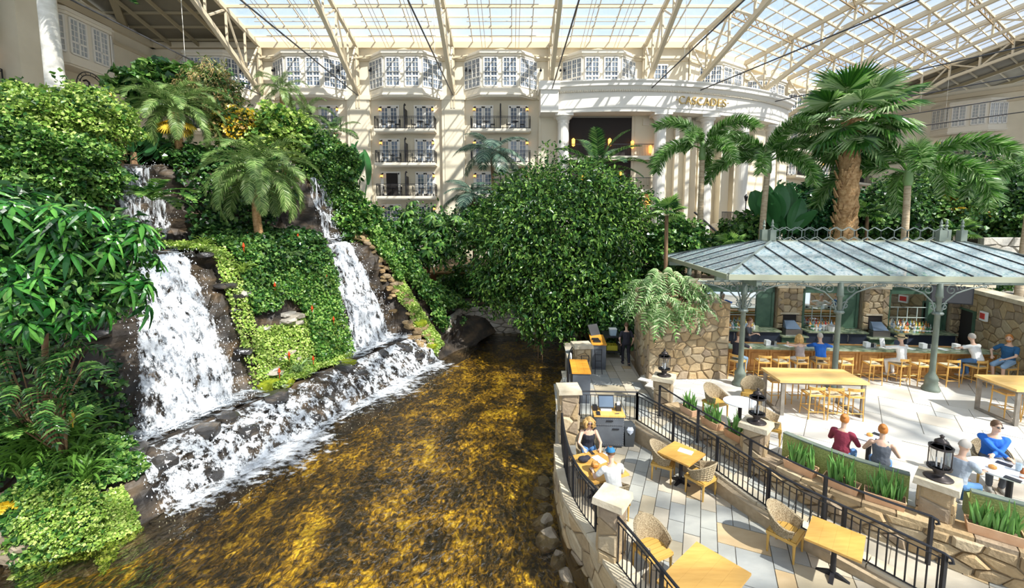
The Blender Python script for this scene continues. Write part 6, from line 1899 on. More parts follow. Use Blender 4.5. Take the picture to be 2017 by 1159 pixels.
    if hair in ('long', 'curly'):
        for k in range(26 if hair == 'curly' else 18):
            a = lerp(-2.3, 2.3, k/(25 if hair == 'curly' else 17)); px_, py_ = math.sin(a)*.085, -math.cos(a)*.10
            L = .26 if hair == 'long' else .22; j = .02 if hair == 'long' else .05
            pts = [Hd(px_*.9, py_*.9, .07)] + [Hd(px_*(1.08+.25*q/4)+rr.uniform(-j,j), py_*(1.08+.2*q/4)+rr.uniform(-j,j)*.7, .07-L*q/4) for q in range(1, 5)]
            h.tube(pts, [.022,.028,.026,.024,.010], 6)
    if hair: h.build('hair', hairm, r, True)
    if glasses:
        gm = MB()
        for k in (-1, 1):
            gm.ball(Hd(k*.034,.100,.020), (.027,.007,.021), 8, 5, hr); gm.tube([Hd(k*.06,.095,.025), Hd(k*.082,.0,.022)], .004, 4)
        gm.tube([Hd(-.02,.104,.025), Hd(.02,.104,.025)], .004, 4); gm.build('sunglasses', BLACKPLASTIC, r)
    if extra: extra(r, Hd, hr, wr, hc)
    return r
_lip = []
def mat_lip():
    if not _lip: _lip.append(mat('lips', (0.45,0.16,0.13), rough=.5))
    return _lip[0]
def cap_(m_, ):
    def f(r, Hd, hr, wr, hc):
        c = MB(); rows = []
        for i in range(6):
            tt = 1.5*i/5; rows.append([Hd(math.cos(2*PI*k/14)*math.sin(tt)*.094, math.sin(2*PI*k/14)*math.sin(tt)*.114, .03+math.cos(tt)*.115) for k in range(15)])
        c.grid(rows); o = c.build('cap', m_, r, True)
        v = MB(); v.prism([(.075*math.cos(a), .09+.085*math.sin(a)) for a in np.linspace(0, PI, 10)], 0, .008)
        v.v = [tuple(Hd(x, y, .045+z-.12*(y-.09))) for x, y, z in v.v]; v.build('visor', m_, r)
    return f
def hat_(r, Hd, hr, wr, hc):
    rows = []
    for rad, z in ((.001,.155),(.05,.158),(.085,.14),(.098,.07),(.102,.05),(.14,.045),(.17,.052),(.172,.046),(.12,.036)):
        rows.append([Hd(math.cos(2*PI*k/20)*rad, math.sin(2*PI*k/20)*rad*1.12, z) for k in range(21)])
    m = MB(); m.grid(rows); m.build('straw_hat', C_STRAW, r, True)
    m = MB(); m.grid([[Hd(math.cos(2*PI*k/20)*rd, math.sin(2*PI*k/20)*rd*1.12, z) for k in range(21)] for rd, z in ((.1035,.055),(.1005,.085))]); m.build('hat_band', C_BLACK, r)
    p = MB(); w = wr[-1]; p.hexa([Vector((w.x-.11,w.y+.06,w.z-.02)),Vector((w.x+.11,w.y+.06,w.z-.02)),Vector((w.x+.11,w.y+.065,w.z-.02)),Vector((w.x-.11,w.y+.065,w.z-.02)),Vector((w.x-.11,w.y+.12,w.z+.28)),Vector((w.x+.11,w.y+.12,w.z+.28)),Vector((w.x+.11,w.y+.125,w.z+.28)),Vector((w.x-.11,w.y+.125,w.z+.28))])
    o = add('held_menu', p.mesh('held_menu', PAPER)); o.location = r.location; o.rotation_euler = r.rotation_euler; tag(o, 'white menu sheet held up by the man in straw hat', 'menu')
def beard(r, Hd, hr, wr, hc):
    MB().ball(Hd(0,.04,-.075), (.06,.066,.045), 10, 6, hr).build('beard', HAIRRED, r, True)
def dirang(a, b): return math.atan2(b.y-a.y, b.x-a.x)
BY = math.atan2(BEY.y, BEY.x)
person('curly haired woman in black tank top and sunglasses at the terrace table', (QW.x, QW.y, 0), dirang(QW, cd_), .445, .18, (-.20,.42,.79), (.20,.42,.79), 'tank', C_BLACK, C_DENIM, None, 'curly', HAIRBLOND, female=True, glasses=True, nod=.25, vox=.012)
person('man in white t-shirt and blue cap with his back turned', (QM.x, QM.y, 0), dirang(QM, cd_), .445, .28, (-.26,.44,.79), (.20,.42,.84), 'tee', C_WHITE, C_KHAKI, None, 'short', HAIRBROWN, extra=cap_(C_CAP), nod=.25, s=1.04, vox=.012)
def seated(px, py, seat=.45, hz=1.22): 
    q = at_z(px, py, ZU+hz); return Vector((q.x, q.y, ZU))
def boothseat(px, py):
    q = at_z(px, py, ZU+1.2); i = min(range(400), key=lambda i: abs(CX+FPX*(lambda c: c.x/c.y)(wallpath.at(wallpath.len*i/399)[0]-wallpath.at(wallpath.len*i/399)[1]*.86)-px))
    global boothyaw
    p, n = wallpath.at(wallpath.len*i/399); c = p-n*.86; boothyaw = math.atan2(-n.y, -n.x)
    return Vector((c.x, c.y, ZU))
q = boothseat(1690, 858); person('woman in burgundy top with hair in a bun on the green booth', q, boothyaw, .45, .12, (-.16,.36,.80), (.16,.36,.80), 'long', C_WINE, C_DENIM, None, 'bun', HAIRRED, female=True, s=.97)
q = boothseat(1772, 885); person('woman in charcoal sleeveless top with auburn bun on the booth', q, boothyaw, .45, .10, (-.2,.34,.80), (.2,.34,.80), 'tank', C_DGREY, C_DENIM, None, 'bun', HAIRRED, female=True, s=.97)
q = boothseat(1932, 877); person('man in grey t-shirt and jeans reaching for a bun at the booth', q, dirang(q, o3)+.15, .45, .25, (-.05,.26,.62), (.12,.52,.80), 'tee', C_GREY, C_DENIM, None, 'short', HAIRGREY, nod=.35, headyaw=-.3, vox=.012)
q = o3+Vector((.44,.74,0)); q.z = ZU
wc = Vector((q.x, q.y, ZU)); wicker(wc, facing(wc, o3), 'wicker armchair under the man with folded arms', 'wicker chairs on the upper patio')
person('man in blue long sleeved top with arms folded on the white table', q, dirang(q, o3), .445, .15, (.10,.36,.80), (-.10,.40,.80), 'long', C_BLUE, C_DGREY, None, 'short', HAIRBROWN, glasses=True, headyaw=.3, vox=.012, feet=((-.09,.28,.09),(.09,.28,.09)))
def atst(i): return SPOS[i]
p = atst(0); person('man in dark shirt and light jeans on the bar stool beside the stone wall', p, BY-R(50), .74, .08, (-.1,.30,1.17), (.12,.28,1.17), 'tee', C_BLACK, C_LDENIM, C_WHITE, 'short', HAIRBROWN)
bt = BP(1.45, 2.7, 0); person('bartender in navy t-shirt standing behind the bar', bt, dirang(bt, BP(3.2, 1.5)), None, .05, (-.12,.30,1.12), (.10,.30,1.18), 'tee', C_DGREY, C_BLACK, None, 'short', HAIRBROWN)
p = atst(3); person('blonde woman in taupe top gesturing at the bar', p, BY+.1, .74, .12, (-.30,.22,1.38), (.02,.36,1.21), 'tank', C_TAUPE, C_WHITE, None, 'long', HAIRBLOND, female=True, s=.97)
p = atst(4); person('man in royal blue shirt seated at the bar', p, BY-.1, .74, .18, (-.02,.34,1.19), (.22,.32,1.18), 'long', C_BLUE, C_KHAKI, None, 'short', HAIRGREY)
p = atst(7); person('man in white shirt and straw hat reading a menu at the bar', p, BY+.3, .74, .08, (-.20,.38,1.22), (.15,.34,1.18), 'long', C_WHITE, C_WHITE, None, 'short', HAIRGREY, extra=hat_)
p = atst(10); person('grey haired man in white polo and jeans leaning on the bar', p, BY+.25, .74, .35, (-.32,.34,1.18), (.15,.32,1.18), 'tee', C_WHITE, C_DENIM, None, 'short', HAIRGREY, s=1.05)
p = atst(11); person('bearded man in petrol blue t-shirt and shorts turned away from the bar', p, BY+R(105), .74, .02, (-.12,.28,.98), (.24,.22,.98), 'tee', C_TEAL, C_LDENIM, C_WHITE, 'short', HAIRRED, bottom='short', extra=beard, headyaw=.4, s=1.06)
q = at_z(1243, 719, ZH); person('waiter in black uniform walking past the service trolley', (q.x-.22, q.y, ZH), R(88), None, .05, (-.24,.02,.88), (.24,.04,.86), 'tee', C_BLACK, C_BLACK, C_BLACK, 'short', HAIRBROWN, feet=((-.09,.16,.09),(.10,-.12,.11)))
fd = thing('menu_folder', 'dark folder carried by the waiter in black', 'folder', (q.x-.50, q.y+.05, ZH+.62)); MB().box(-.02,-.14,0,.02,.14,.3).build('cover', BLACKPLASTIC, fd); MB().box(-.012,-.13,.01,.012,.13,.305).build('pages', PAPER, fd)
# ------------------------------------------------------------------ falling water
def foammat(name, thr, k, scale, col=(0.90,0.93,0.97)):
    m = bpy.data.materials.new(name); m.use_nodes = True
    nt = m.node_tree; L = nt.links; b = nt.nodes['Principled BSDF']; out = nt.nodes['Material Output']
    b.inputs['Base Color'].default_value = (*col, 1); b.inputs['Roughness'].default_value = 0.35
    mp = _pos(nt, scale)
    n1 = nt.nodes.new('ShaderNodeTexNoise'); n1.inputs['Scale'].default_value = 1.0; n1.inputs['Detail'].default_value = 8; n1.inputs['Roughness'].default_value = 0.72
    L.new(mp.outputs[0], n1.inputs['Vector'])
    at = nt.nodes.new('ShaderNodeAttribute'); at.attribute_name = 'fade'
    sub = nt.nodes.new('ShaderNodeMath'); sub.operation = 'SUBTRACT'
    ad = nt.nodes.new('ShaderNodeMath'); ad.operation = 'MULTIPLY_ADD'; ad.inputs[1].default_value = 0.34; ad.inputs[2].default_value = thr
    L.new(at.outputs['Fac'], ad.inputs[0]); L.new(n1.outputs['Fac'], sub.inputs[0]); L.new(ad.outputs[0], sub.inputs[1])
    ml = nt.nodes.new('ShaderNodeMath'); ml.operation = 'MULTIPLY'; ml.inputs[1].default_value = k; ml.use_clamp = True
    L.new(sub.outputs[0], ml.inputs[0])
    bp = nt.nodes.new('ShaderNodeBump'); bp.inputs['Strength'].default_value = .7; bp.inputs['Distance'].default_value = .12
    L.new(n1.outputs['Fac'], bp.inputs['Height']); L.new(bp.outputs[0], b.inputs['Normal'])
    t = nt.nodes.new('ShaderNodeBsdfTransparent'); tl = nt.nodes.new('ShaderNodeBsdfTranslucent'); tl.inputs[0].default_value = (*col, 1)
    m1 = nt.nodes.new('ShaderNodeMixShader'); m1.inputs[0].default_value = .25; L.new(b.outputs[0], m1.inputs[1]); L.new(tl.outputs[0], m1.inputs[2])
    ms = nt.nodes.new('ShaderNodeMixShader'); L.new(ml.outputs[0], ms.inputs[0]); L.new(t.outputs[0], ms.inputs[1]); L.new(m1.outputs[0], ms.inputs[2])
    L.new(ms.outputs[0], out.inputs['Surface'])
    return m
FALLM = foammat('white_falling_water', 0.43, 9.0, (4.6, 4.6, 2.2))
UPFALLM = foammat('thin_streaked_water', 0.455, 8.0, (9, 9, 1.1))
CASCM = foammat('broken_cascade_water', 0.435, 10.0, (4.2, 4.2, 3.2))
FOAMM = foammat('pool_foam', 0.36, 7.0, (2.6, 4.2, 3))
BASINM = foammat('basin_water', 0.50, 5.0, (1.6, 3.0, 3), (0.80,0.86,0.92))
DROPM = mat('water_drops', (0.92,0.95,0.98), rough=.2)
def attr_fade(me, vals):
    a = me.attributes.new('fade', 'FLOAT', 'POINT'); a.data.foreach_set('value', np.asarray(vals, dtype=np.float32))
def strip(name, mt, parent, tl, tr, bl, br, nu=22, nv=40, out=.18, seed=0, zfun=None, jag=.18, fadef=None):
    """water sheet; corners are (s, d)"""
    m = MB(); fade = []; rows = []
    for j in range(nv+1):
        v = j/nv; row = []
        for i in range(nu+1):
            u = i/nu
            s = lerp(lerp(tl[0], bl[0], v), lerp(tr[0], br[0], v), u); d = lerp(lerp(tl[1], bl[1], v), lerp(tr[1], br[1], v), u)
            z = HS(s, d) if zfun is None else zfun(s, d, v)
            q = noise.noise(Vector((s*2.1, z*1.2, seed))); q2 = noise.noise(Vector((s*5, z*3, seed+7)))
            k = out+jag*q+jag*.5*q2
            p = SD(s, d, z+.04); p.x -= LN.x*k; p.y -= LN.y*k; p.z += .35*k
            row.append(p)
            e = max(0, abs(u-.5)*2-.72)/.28
            fade.append((e*.9 if fadef is None else fadef(u, v)))
        rows.append(row)
    m.grid(rows); me = m.mesh(name, mt, True); attr_fade(me, fade)
    return add(name, me, parent)
OCT = np.array([[1,0,0],[-1,0,0],[0,1,0],[0,-1,0],[0,0,1],[0,0,-1]], float)
OCF = np.array([[0,2,4],[2,1,4],[1,3,4],[3,0,4],[2,0,5],[1,2,5],[3,1,5],[0,3,5]])
def spray(parent, pts, seed):
    r = np.random.RandomState(seed); n = len(pts); sz = (r.uniform(.006, .022, n))[:, None, None]
    sc = np.stack([r.uniform(.6,1,n), r.uniform(.6,1,n), r.uniform(.8,2.2,n)], 1)[:, None, :]
    V = np.asarray(pts)[:, None, :]+OCT[None]*sz*sc
    F = (OCF[None]+np.arange(n)[:, None, None]*6).reshape(-1, 3)
    o = add('spray', mesh_np('spray', V.reshape(-1, 3), F, DROPM, True), parent); tag(o, kind='stuff')
def spraypts(n, tl, tr, bl, br, seed, out=(.1,.55), zf=None):
    r = random.Random(seed); res = []
    for _ in range(n):
        u, v = r.random(), r.random()**.7
        s = lerp(lerp(tl[0], bl[0], v), lerp(tr[0], br[0], v), -.06+1.12*u); d = lerp(lerp(tl[1], bl[1], v), lerp(tr[1], br[1], v), u)
        k = r.uniform(*out); p = SD(s, d, HS(s, d)+r.uniform(0,.25)); res.append((p.x-LN.x*k, p.y-LN.y*k, p.z+.2*k))
    return res
def fall(label, sheets, n, seed, mt=None):
    w = thing('waterfall', label, 'waterfall')
    for k, (tl, tr, bl, br, out) in enumerate(sheets):
        strip('water_sheet', mt or FALLM, w, tl, tr, bl, br, out=out, seed=seed+k)
        spray(w, spraypts(n, tl, tr, bl, br, seed+k), seed+k)
    return w
fall('broad white waterfall plunging beside the umbrella tree', [((2.1,4.25),(3.65,4.25),(.55,1.9),(4.25,2.1),.20), ((2.2,4.15),(3.55,4.15),(.9,2.1),(4.0,2.3),.42)], 900, 1)
fall('narrow upper waterfall dropping from the planted plateau', [((3.8,9.3),(5.6,9.3),(4.3,8.2),(5.75,8.2),.16)], 300, 5, UPFALLM)
fall('steep white waterfall between planted rock and stone bank', [((9.6,4.25),(10.9,4.25),(8.35,2.0),(12.3,1.9),.18), ((9.7,4.2),(10.8,4.2),(8.8,2.1),(11.9,2.0),.38)], 700, 9)
fall('small upper waterfall hidden behind the arching palm', [((10.5,6.15),(11.7,6.15),(10.6,5.0),(11.7,5.0),.14)], 250, 13, UPFALLM)
# streams across the terrace
cs = thing('cascade', 'low foaming cascade spilling over boulders into the pool', 'cascade')
for a, b, sd_ in ((0.55, 4.9, 21), (4.9, 8.6, 22), (8.4, 12.5, 23)):
    mid = 4.9 < (a+b)/2 < 8.6
    strip('water_sheet', CASCM, cs, (a,1.55), (b,1.55), (a-.1,-.15), (b+.1,-.15), nu=40, nv=16, out=.10, seed=sd_, jag=.16, zfun=lambda s, d, v: max(HS(s, max(d, .05)), -.68), fadef=(lambda u, v: .28-.25*v) if mid else (lambda u, v: .05))
    spray(cs, spraypts(500 if mid else 1000, (a,1.3), (b,1.3), (a,-.3), (b,-.3), sd_, (0,.35)), sd_)
strip('basin_water', BASINM, cs, (0.3,2.75), (12.6,2.75), (0.3,1.35), (12.6,1.35), nu=60, nv=10, out=0, seed=31, jag=0.0, zfun=lambda s, d, v: .56, fadef=lambda u, v: (-.32+.3*v) if .3 < .3+12.3*u < 4.6 or 8.2 < .3+12.3*u < 12.4 else .2)
strip('stream', BASINM, cs, (4.4,8.3), (5.8,8.3), (2.1,4.3), (3.65,4.3), nu=14, nv=20, out=0, seed=32, jag=0, zfun=lambda s, d, v: lerp(5.52, 5.24, v), fadef=lambda u, v: 0)
strip('stream', BASINM, cs, (10.5,5.3), (11.8,5.3), (9.6,4.2), (10.9,4.2), nu=14, nv=10, out=0, seed=33, jag=0, zfun=lambda s, d, v: lerp(5.45, 5.24, v), fadef=lambda u, v: 0)
fo = strip('pool_foam', FOAMM, cs, (0.2,.3), (12.9,.3), (-.2,-1.9), (13.2,-1.9), nu=90, nv=20, out=0, seed=34, jag=0, zfun=lambda s, d, v: WATERZ+.02, fadef=lambda u, v: cl(v*1.0-.12+1.2*max(0, .06-u, u-.95)/.06+.14*math.sin(u*17)+.22*(4.9 < 12.7*u < 8.3)))
tag(fo, kind='stuff')
# rocks -----------------------------------------------------------------
RK = [boulder(100+k, 1.0, .8, WETROCK, 'rock') for k in range(6)]
rnd = random.Random(77)
def rock(s, d, r, label, grp, mt=None, dz=0.0, sq=1.0, k=None, name='rock'):
    z = HS(s, d)+dz; p = SD(s, d, z); k = rnd.randrange(6) if k is None else k
    me = RK[k]
    if mt is not None:
        me = ROCKV.setdefault((k, mt.name), RK[k].copy())
        if me.materials[0] is not mt: me.materials.clear(); me.materials.append(mt)
    o = add(name, me, None, p, (rnd.uniform(-.2,.2), rnd.uniform(-.2,.2), rnd.uniform(0,6.3)), (r*rnd.uniform(.9,1.4), r*rnd.uniform(.8,1.1), r*rnd.uniform(.7,1.0)*sq))
    tag(o, label, 'rock', grp); return o
ROCKV = {}
for s, d, r in ((.7,1.5,.36),(1.0,.9,.35),(2.2,1.25,.42),(2.9,1.3,.40),(3.1,.75,.35),(4.6,1.35,.40),(6.0,.6,.22),(7.7,1.3,.38),(8.0,.85,.32),(9.9,1.2,.30),(11.2,1.1,.45),(11.6,.6,.40),(12.2,.35,.32),(1.8,.35,.28),(5.2,.4,.24)):
    rock(s, d, r, 'wet dark boulder breaking the low cascade', 'boulders in the cascade', dz=.05)
for k in range(26):
    s = rnd.choice([4.5,4.8,8.5,8.7,1.0,.8])+rnd.uniform(-.15,.15); d = rnd.uniform(2.3,4.2)
    rock(s, d, rnd.uniform(.22,.4), 'dark wet ledge rock framing a waterfall', 'ledge rocks beside the falls', sq=.7)
for k in range(90):
    d = rnd.uniform(.5, 5.0); s = 12.45+rnd.uniform(-.15,.75)+.05*d
    rock(s, d, rnd.uniform(.16,.30), 'brown stone of the bank beside the steep waterfall', 'brown bank stones', BROWNROCK, sq=.8, dz=.05)
for k in range(14):
    rock(5.2+rnd.uniform(0,2.2), rnd.choice([2.6,3.0,3.4])+rnd.uniform(-.1,.1), rnd.uniform(.25,.45), 'pale grey ledge stone showing through the creepers', 'grey ledge stones on planted rock', GREYROCK, sq=.45, dz=-.05)
for k, (s, d, r) in enumerate(((5.0,2.25,.40),(5.6,2.05,.34),(8.2,1.6,.30),(12.9,.6,.35),(13.0,1.4,.38))):
    rock(s, d, r, 'moss covered boulder at the foot of the planting', 'mossy boulders', MOSS, sq=.9, dz=.05, name='mossy_rock')
def hit(px, py):
    """first point of the bank surface along a pixel ray"""
    d = ray(px, py).normalized(); t = 5.0
    while t < 45:
        p = CAMP+d*t; rel = Vector((p.x, p.y))-L0; s, dd = rel.dot(LE), rel.dot(LN)
        if dd > -.3 and p.z < HS(s, dd): return p
        t += .05
    return CAMP+d*9
for k, (px, py, r) in enumerate(((30,1090,.30),(10,1050,.34),(55,1070,.26),(22,975,.28),(15,1010,.26))):
    q = hit(px, py); o = add('rock', BOULD[k % 5], None, q, (.1,.2,k), (r*1.5, r, r*.6)); tag(o, 'flat grey rock at the pool edge beside the green mound', 'rock', 'flat edge rocks')
# ------------------------------------------------------------------ plants
def norm(a): return a/np.maximum(1e-9, np.linalg.norm(a, axis=-1, keepdims=True))
LEAF4 = (np.array([[0,0,0],[.45,.5,.12],[1,0,-.06],[.45,-.5,.12]]), np.array([[0,1,2,3]]))
LEAF6 = (np.array([[0,0,0],[.30,.42,.10],[.70,.34,.06],[1,0,-.12],[.70,-.34,.06],[.30,-.42,.10]]), np.array([[0,1,2,3],[0,3,4,5]]))
def leafmesh(name, P, A, N, L, mt, wid=.5, tmpl=LEAF4):
    """P positions, A leaf directions, N normals, L lengths"""
    A = norm(A); S = norm(np.cross(N, A)); N = np.cross(A, S)
    tv, tf = tmpl; n = len(P)
    W = wid*2 if np.isscalar(wid) else wid
    V = P[:, None, :] + L[:, None, None]*(tv[None, :, 0:1]*A[:, None, :] + tv[None, :, 1:2]*W*S[:, None, :] + tv[None, :, 2:3]*N[:, None, :])
    F = (tf[None]+np.arange(n)[:, None, None]*len(tv)).reshape(-1, tf.shape[1])
    return mesh_np(name, V.reshape(-1, 3), F, mt)
def blobs_leaves(blobs, n, size, seed, droop=.35, shell=.72, upbias=.3):
    r = np.random.RandomState(seed)
    vol = np.array([b[1][0]*b[1][1]+b[1][1]*b[1][2]+b[1][0]*b[1][2] for b in blobs]); ix = r.choice(len(blobs), n, p=vol/vol.sum())
    C = np.array([list(b[0]) for b in blobs])[ix]; RR = np.array([list(b[1]) for b in blobs])[ix]
    d = norm(r.normal(size=(n, 3))); rad = r.uniform(shell**3, 1, n)**(1/3)
    # lumpy outline: clusters
    lump = 1+.16*np.sin(d[:,0]*7+ix*2.1)*np.sin(d[:,1]*6+ix)+.12*np.sin(d[:,2]*9+d[:,0]*5+ix*3)
    sp_ = norm(r.normal(size=(len(blobs), 22, 3)))[ix]; dt = np.max(np.einsum('nkj,nj->nk', sp_, d), axis=1)
    lump = lump*(1+.30*np.clip((dt-.88)/.12, 0, 1)**1.5*(rad > .8)-.10*np.clip((.86-dt)/.3, 0, 1))
    P = C+d*RR*(rad*lump)[:, None]
    out = norm(d/RR)
    A = norm(out*.6+r.normal(size=(n,3))*.7+np.array([0,0,-droop]))
    N = norm(out*.8+r.normal(size=(n,3))*.5+np.array([0,0,upbias+.3]))
    return P, A, N, size*r.uniform(.6, 1.25, n)
def pxblob(px, py, Y, rx, ry, dep=None):
    c = at_y(px, py, Y); k = Y/FPX; return (c, (rx*k, (dep if dep else (rx+ry)/2*k), ry*k))
def shrub(name, label, cat, blobs, n, size, mt, seed, group=None, droop=.3, wid=.5, tmpl=LEAF4, trunk=None, shell=.72, mats2=None):
    c = blobs[0][0]; zb = min(b[0].z-b[1][2] for b in blobs)
    r = thing(name, label, cat, (c.x, c.y, zb), 0, group); inv = Matrix.Translation(r.location).inverted()
    P, A, N, L = blobs_leaves(blobs, n, size, seed, droop, shell)
    o = add('foliage', leafmesh('foliage', P, A, N, L, mt, wid, tmpl), r); o.matrix_parent_inverse = inv; tag(o, kind='stuff')
    if mats2:
        m2, n2, s2 = mats2; P, A, N, L = blobs_leaves(blobs, n2, s2, seed+99, droop, .93)
        o = add('flowers', leafmesh('flowers', P, A, N, L, m2, wid, tmpl), r); o.matrix_parent_inverse = inv; tag(o, kind='stuff')
    # dark core so that the crown is not see-through: larger leaves in dark or mid green
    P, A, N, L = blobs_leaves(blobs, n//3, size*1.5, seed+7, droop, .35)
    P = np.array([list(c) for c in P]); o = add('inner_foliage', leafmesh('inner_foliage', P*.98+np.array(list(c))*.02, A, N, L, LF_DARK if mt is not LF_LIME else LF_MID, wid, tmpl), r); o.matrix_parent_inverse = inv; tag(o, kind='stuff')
    b = MB()
    rr = random.Random(seed); base = Vector(trunk[0]) if trunk else Vector((c.x, c.y, zb-.3)); rad = trunk[1] if trunk else .05
    top = Vector((c.x, c.y, c.z))
    o = MB().tube([base, base.lerp(top, .5)+Vector((rr.uniform(-.1,.1), 0, 0)), top], [rad, rad*.8, rad*.5], 8).build('trunk', BARK, r); o.matrix_parent_inverse = inv
    for k in range(5):
        bl = rr.choice(blobs); e = bl[0]+Vector((rr.uniform(-.7,.7)*bl[1][0], rr.uniform(-.7,.7)*bl[1][1], rr.uniform(-.4,.6)*bl[1][2])); s0 = base.lerp(top, rr.uniform(.4,.9))
        o = MB().tube([s0, s0.lerp(e, .5)+Vector((0,0,.1)), e], [rad*.5, rad*.35, rad*.15], 6).build('branch', BARK, r); o.matrix_parent_inverse = inv
    return r
# ---- cover that follows the cliff --------------------------------------
def cover(name, label, cat, s0, s1, d0, d1, n, size, mt, seed, thick=.25, group=None, wid=.5, mask=None, droop=.4, tmpl=LEAF4, ragged=.35):
    r = random.Random(seed); P = []; Nn = []
    while len(P) < n:
        s, d = r.uniform(s0, s1), r.uniform(d0, d1)
        q = noise.noise(Vector((s*1.3, d*1.3, seed)))
        ue, ve = abs((s-s0)/(s1-s0)-.5)*2, abs((d-d0)/(d1-d0)-.5)*2
        if max(ue, ve) > 1-ragged*(.5+q): continue
        if mask and not mask(s, d): continue
        e = .06; z = HS(s, d); gs = (HS(s+e, d)-HS(s-e, d))/(2*e); gd = (HS(s, d+e)-HS(s, d-e))/(2*e)
        nn = Vector((-(LE.x*gs+LN.x*gd), -(LE.y*gs+LN.y*gd), 1)).normalized()
        t = thick*(r.random()+.5+1.2*max(0, q)); p = SD(s, d, z)+nn*t; P.append(p); Nn.append(nn)
    P = np.array(P); Nn = np.array(Nn); rs = np.random.RandomState(seed)
    A = norm(Nn*.35+rs.normal(size=P.shape)*.7+np.array([0,0,-droop])); N = norm(Nn+rs.normal(size=P.shape)*.45+np.array([0,0,.25]))
    o = add(name, leafmesh(name, P, A, N, size*rs.uniform(.6,1.3,len(P)), mt, wid, tmpl)); tag(o, label, cat, group); return o
# ---- fronds ------------------------------------------------------------
def curve(L, e0, arch, n=14):
    pts = [Vector((0,0,0))]; th = e0
    for k in range(n):
        t = (k+.5)/n; a = e0-arch*t**1.3; pts.append(pts[-1]+Vector((math.cos(a), 0, math.sin(a)))*L/n)
    return pts
def frond(L, e0, arch, nl, ll, w, mode, mt, seed, t0=.12, lift=.25, droop=.35, rach=.02):
    r = random.Random(seed); c = curve(L, e0, arch); m = MB()
    m.tube([c[i] for i in range(0, len(c), 2)], [rach*(1-.8*i/len(c)) for i in range(0, len(c), 2)], 5, cap=False)
    n = len(c)-1
    for k in range(nl):
        t = t0+(1-t0)*(k+r.random()*.5)/nl; i = min(n-1, int(t*n)); f = t*n-i
        p = c[i].lerp(c[i+1], f); tan = (c[i+1]-c[i]).normalized(); up = Vector((-tan.z, 0, tan.x)); side = Vector((0,1,0))
        prof = math.sin(PI*min(1, .15+.85*(t-t0)/(1-t0)))**.6 if mode != 'plume' else (.75+.25*math.sin(PI*t))
        prof = max(prof, .25)
        for s in (-1, 1):
            if mode == 'plume':
                a = r.uniform(-1.0, 1.4); dv = side*s*math.cos(a)+up*math.sin(a)
                d = (dv*.95+tan*.55).normalized()
            elif mode == 'date':
                d = (side*s*.85+up*r.uniform(.0,.5)+tan*.6).normalized()
            else:
                d = (side*s+up*lift+tan*.5).normalized()
            l = ll*prof*r.uniform(.85,1.1); dr = Vector((0,0,-droop*l))
            wv = tan.cross(d).cross(d).normalized()
            wv = (tan - d*tan.dot(d)).normalized()*w*.5
            b0, b1 = p-wv*.5, p+wv*.5; q = p+d*l*.55+dr*.25; e = p+d*l+dr
            k0 = len(m.v); m.v += [tuple(b0), tuple(b1), tuple(q+wv), tuple(q-wv), tuple(e)]
            m.f += [(k0,k0+1,k0+2,k0+3), (k0+3,k0+2,k0+4)]
    return m.mesh('frond', mt)
def fanleaf(mt, R_=.9, n=30, spread=2.5, pet=1.0, seed=0):
    r = random.Random(seed); m = MB(); m.tube([(0,0,0),(pet*.5,0,.06),(pet,0,.04)], [.03,.022,.018], 5, cap=False)
    for k in range(n):
        a = lerp(-spread, spread, (k+.5)/n); h = spread/n*1.05
        l = R_*(1-.25*(abs(a)/spread)**2)*r.uniform(.93,1.05)
        def pt(an, rr, z): return (pet+math.cos(an)*rr, math.sin(an)*rr, .04+z)
        fold = .03*(1 if k % 2 else -1); dz = -.22*l*r.uniform(.6,1.3)
        k0 = len(m.v); m.v += [pt(a,.02,0), pt(a-h,l*.62,-.03), pt(a,l*.62,.03), pt(a+h,l*.62,-.03), pt(a,l,dz)]
        m.f += [(k0,k0+1,k0+2),(k0,k0+2,k0+3),(k0+1,k0+4,k0+2),(k0+2,k0+4,k0+3)]
    return m.mesh('fan_leaf', mt)
def trunk_mesh(base, top, r0, r1, mt, parent, inv, rings=14, bulge=.06, name='trunk'):
    m = MB(); pts = []; rs = []
    n = rings*2
    bend = Vector((random.Random(base.x).uniform(-.15,.15), 0, 0))
    for k in range(n+1):
        t = k/n; pts.append(base.lerp(top, t)+bend*math.sin(PI*t)); rs.append(lerp(r0, r1, t)*(1+(bulge if k % 2 else 0)))
    m.tube(pts, rs, 12); o = m.build(name, mt, parent, True); o.matrix_parent_inverse = inv; return o
def palm(name, label, base, top, fr, n, seed, r0=.16, r1=.11, tm=None, elev=(-.5, 1.2), scale=1.0, group=None, bulge=.06, cat='palm', shaft=None, jit=.12, azs=None):
    """fronds fr: list of meshes; n fronds spread by golden angle with elevation from elev"""
    r = thing(name, label, cat, base, 0, group); inv = Matrix.Translation(r.location).inverted(); rr = random.Random(seed)
    trunk_mesh(Vector(base), Vector(top), r0, r1, tm or TRUNK, r, inv, bulge=bulge)
    if shaft:
        o = MB().lathe([(r1*1.25,-.1),(r1*1.5,.15),(r1*1.1,.6),(r1*.5,.95)], 10, top).build('crownshaft', shaft, r, True); o.matrix_parent_inverse = inv
    for k in range(n):
        t = (k+.5)/n; az = k*2.39996+rr.uniform(-jit,jit)+seed; e = lerp(elev[1], elev[0], t**.8)+rr.uniform(-.1,.1)
        if azs: az = azs[k % len(azs)]+rr.uniform(-jit,jit)
        o = add('frond', fr[k % len(fr)], r, Vector(top)+Vector((0,0,.1 if not shaft else .5)), (rr.uniform(-.2,.2), -e, az), scale*rr.uniform(.88,1.08)); o.matrix_parent_inverse = inv
    return r
FOX = [frond(2.7, .0, 1.9, 290, .44, .036, 'plume', LF_PALM, k, droop=.2, rach=.035, t0=.16) for k in range(3)]
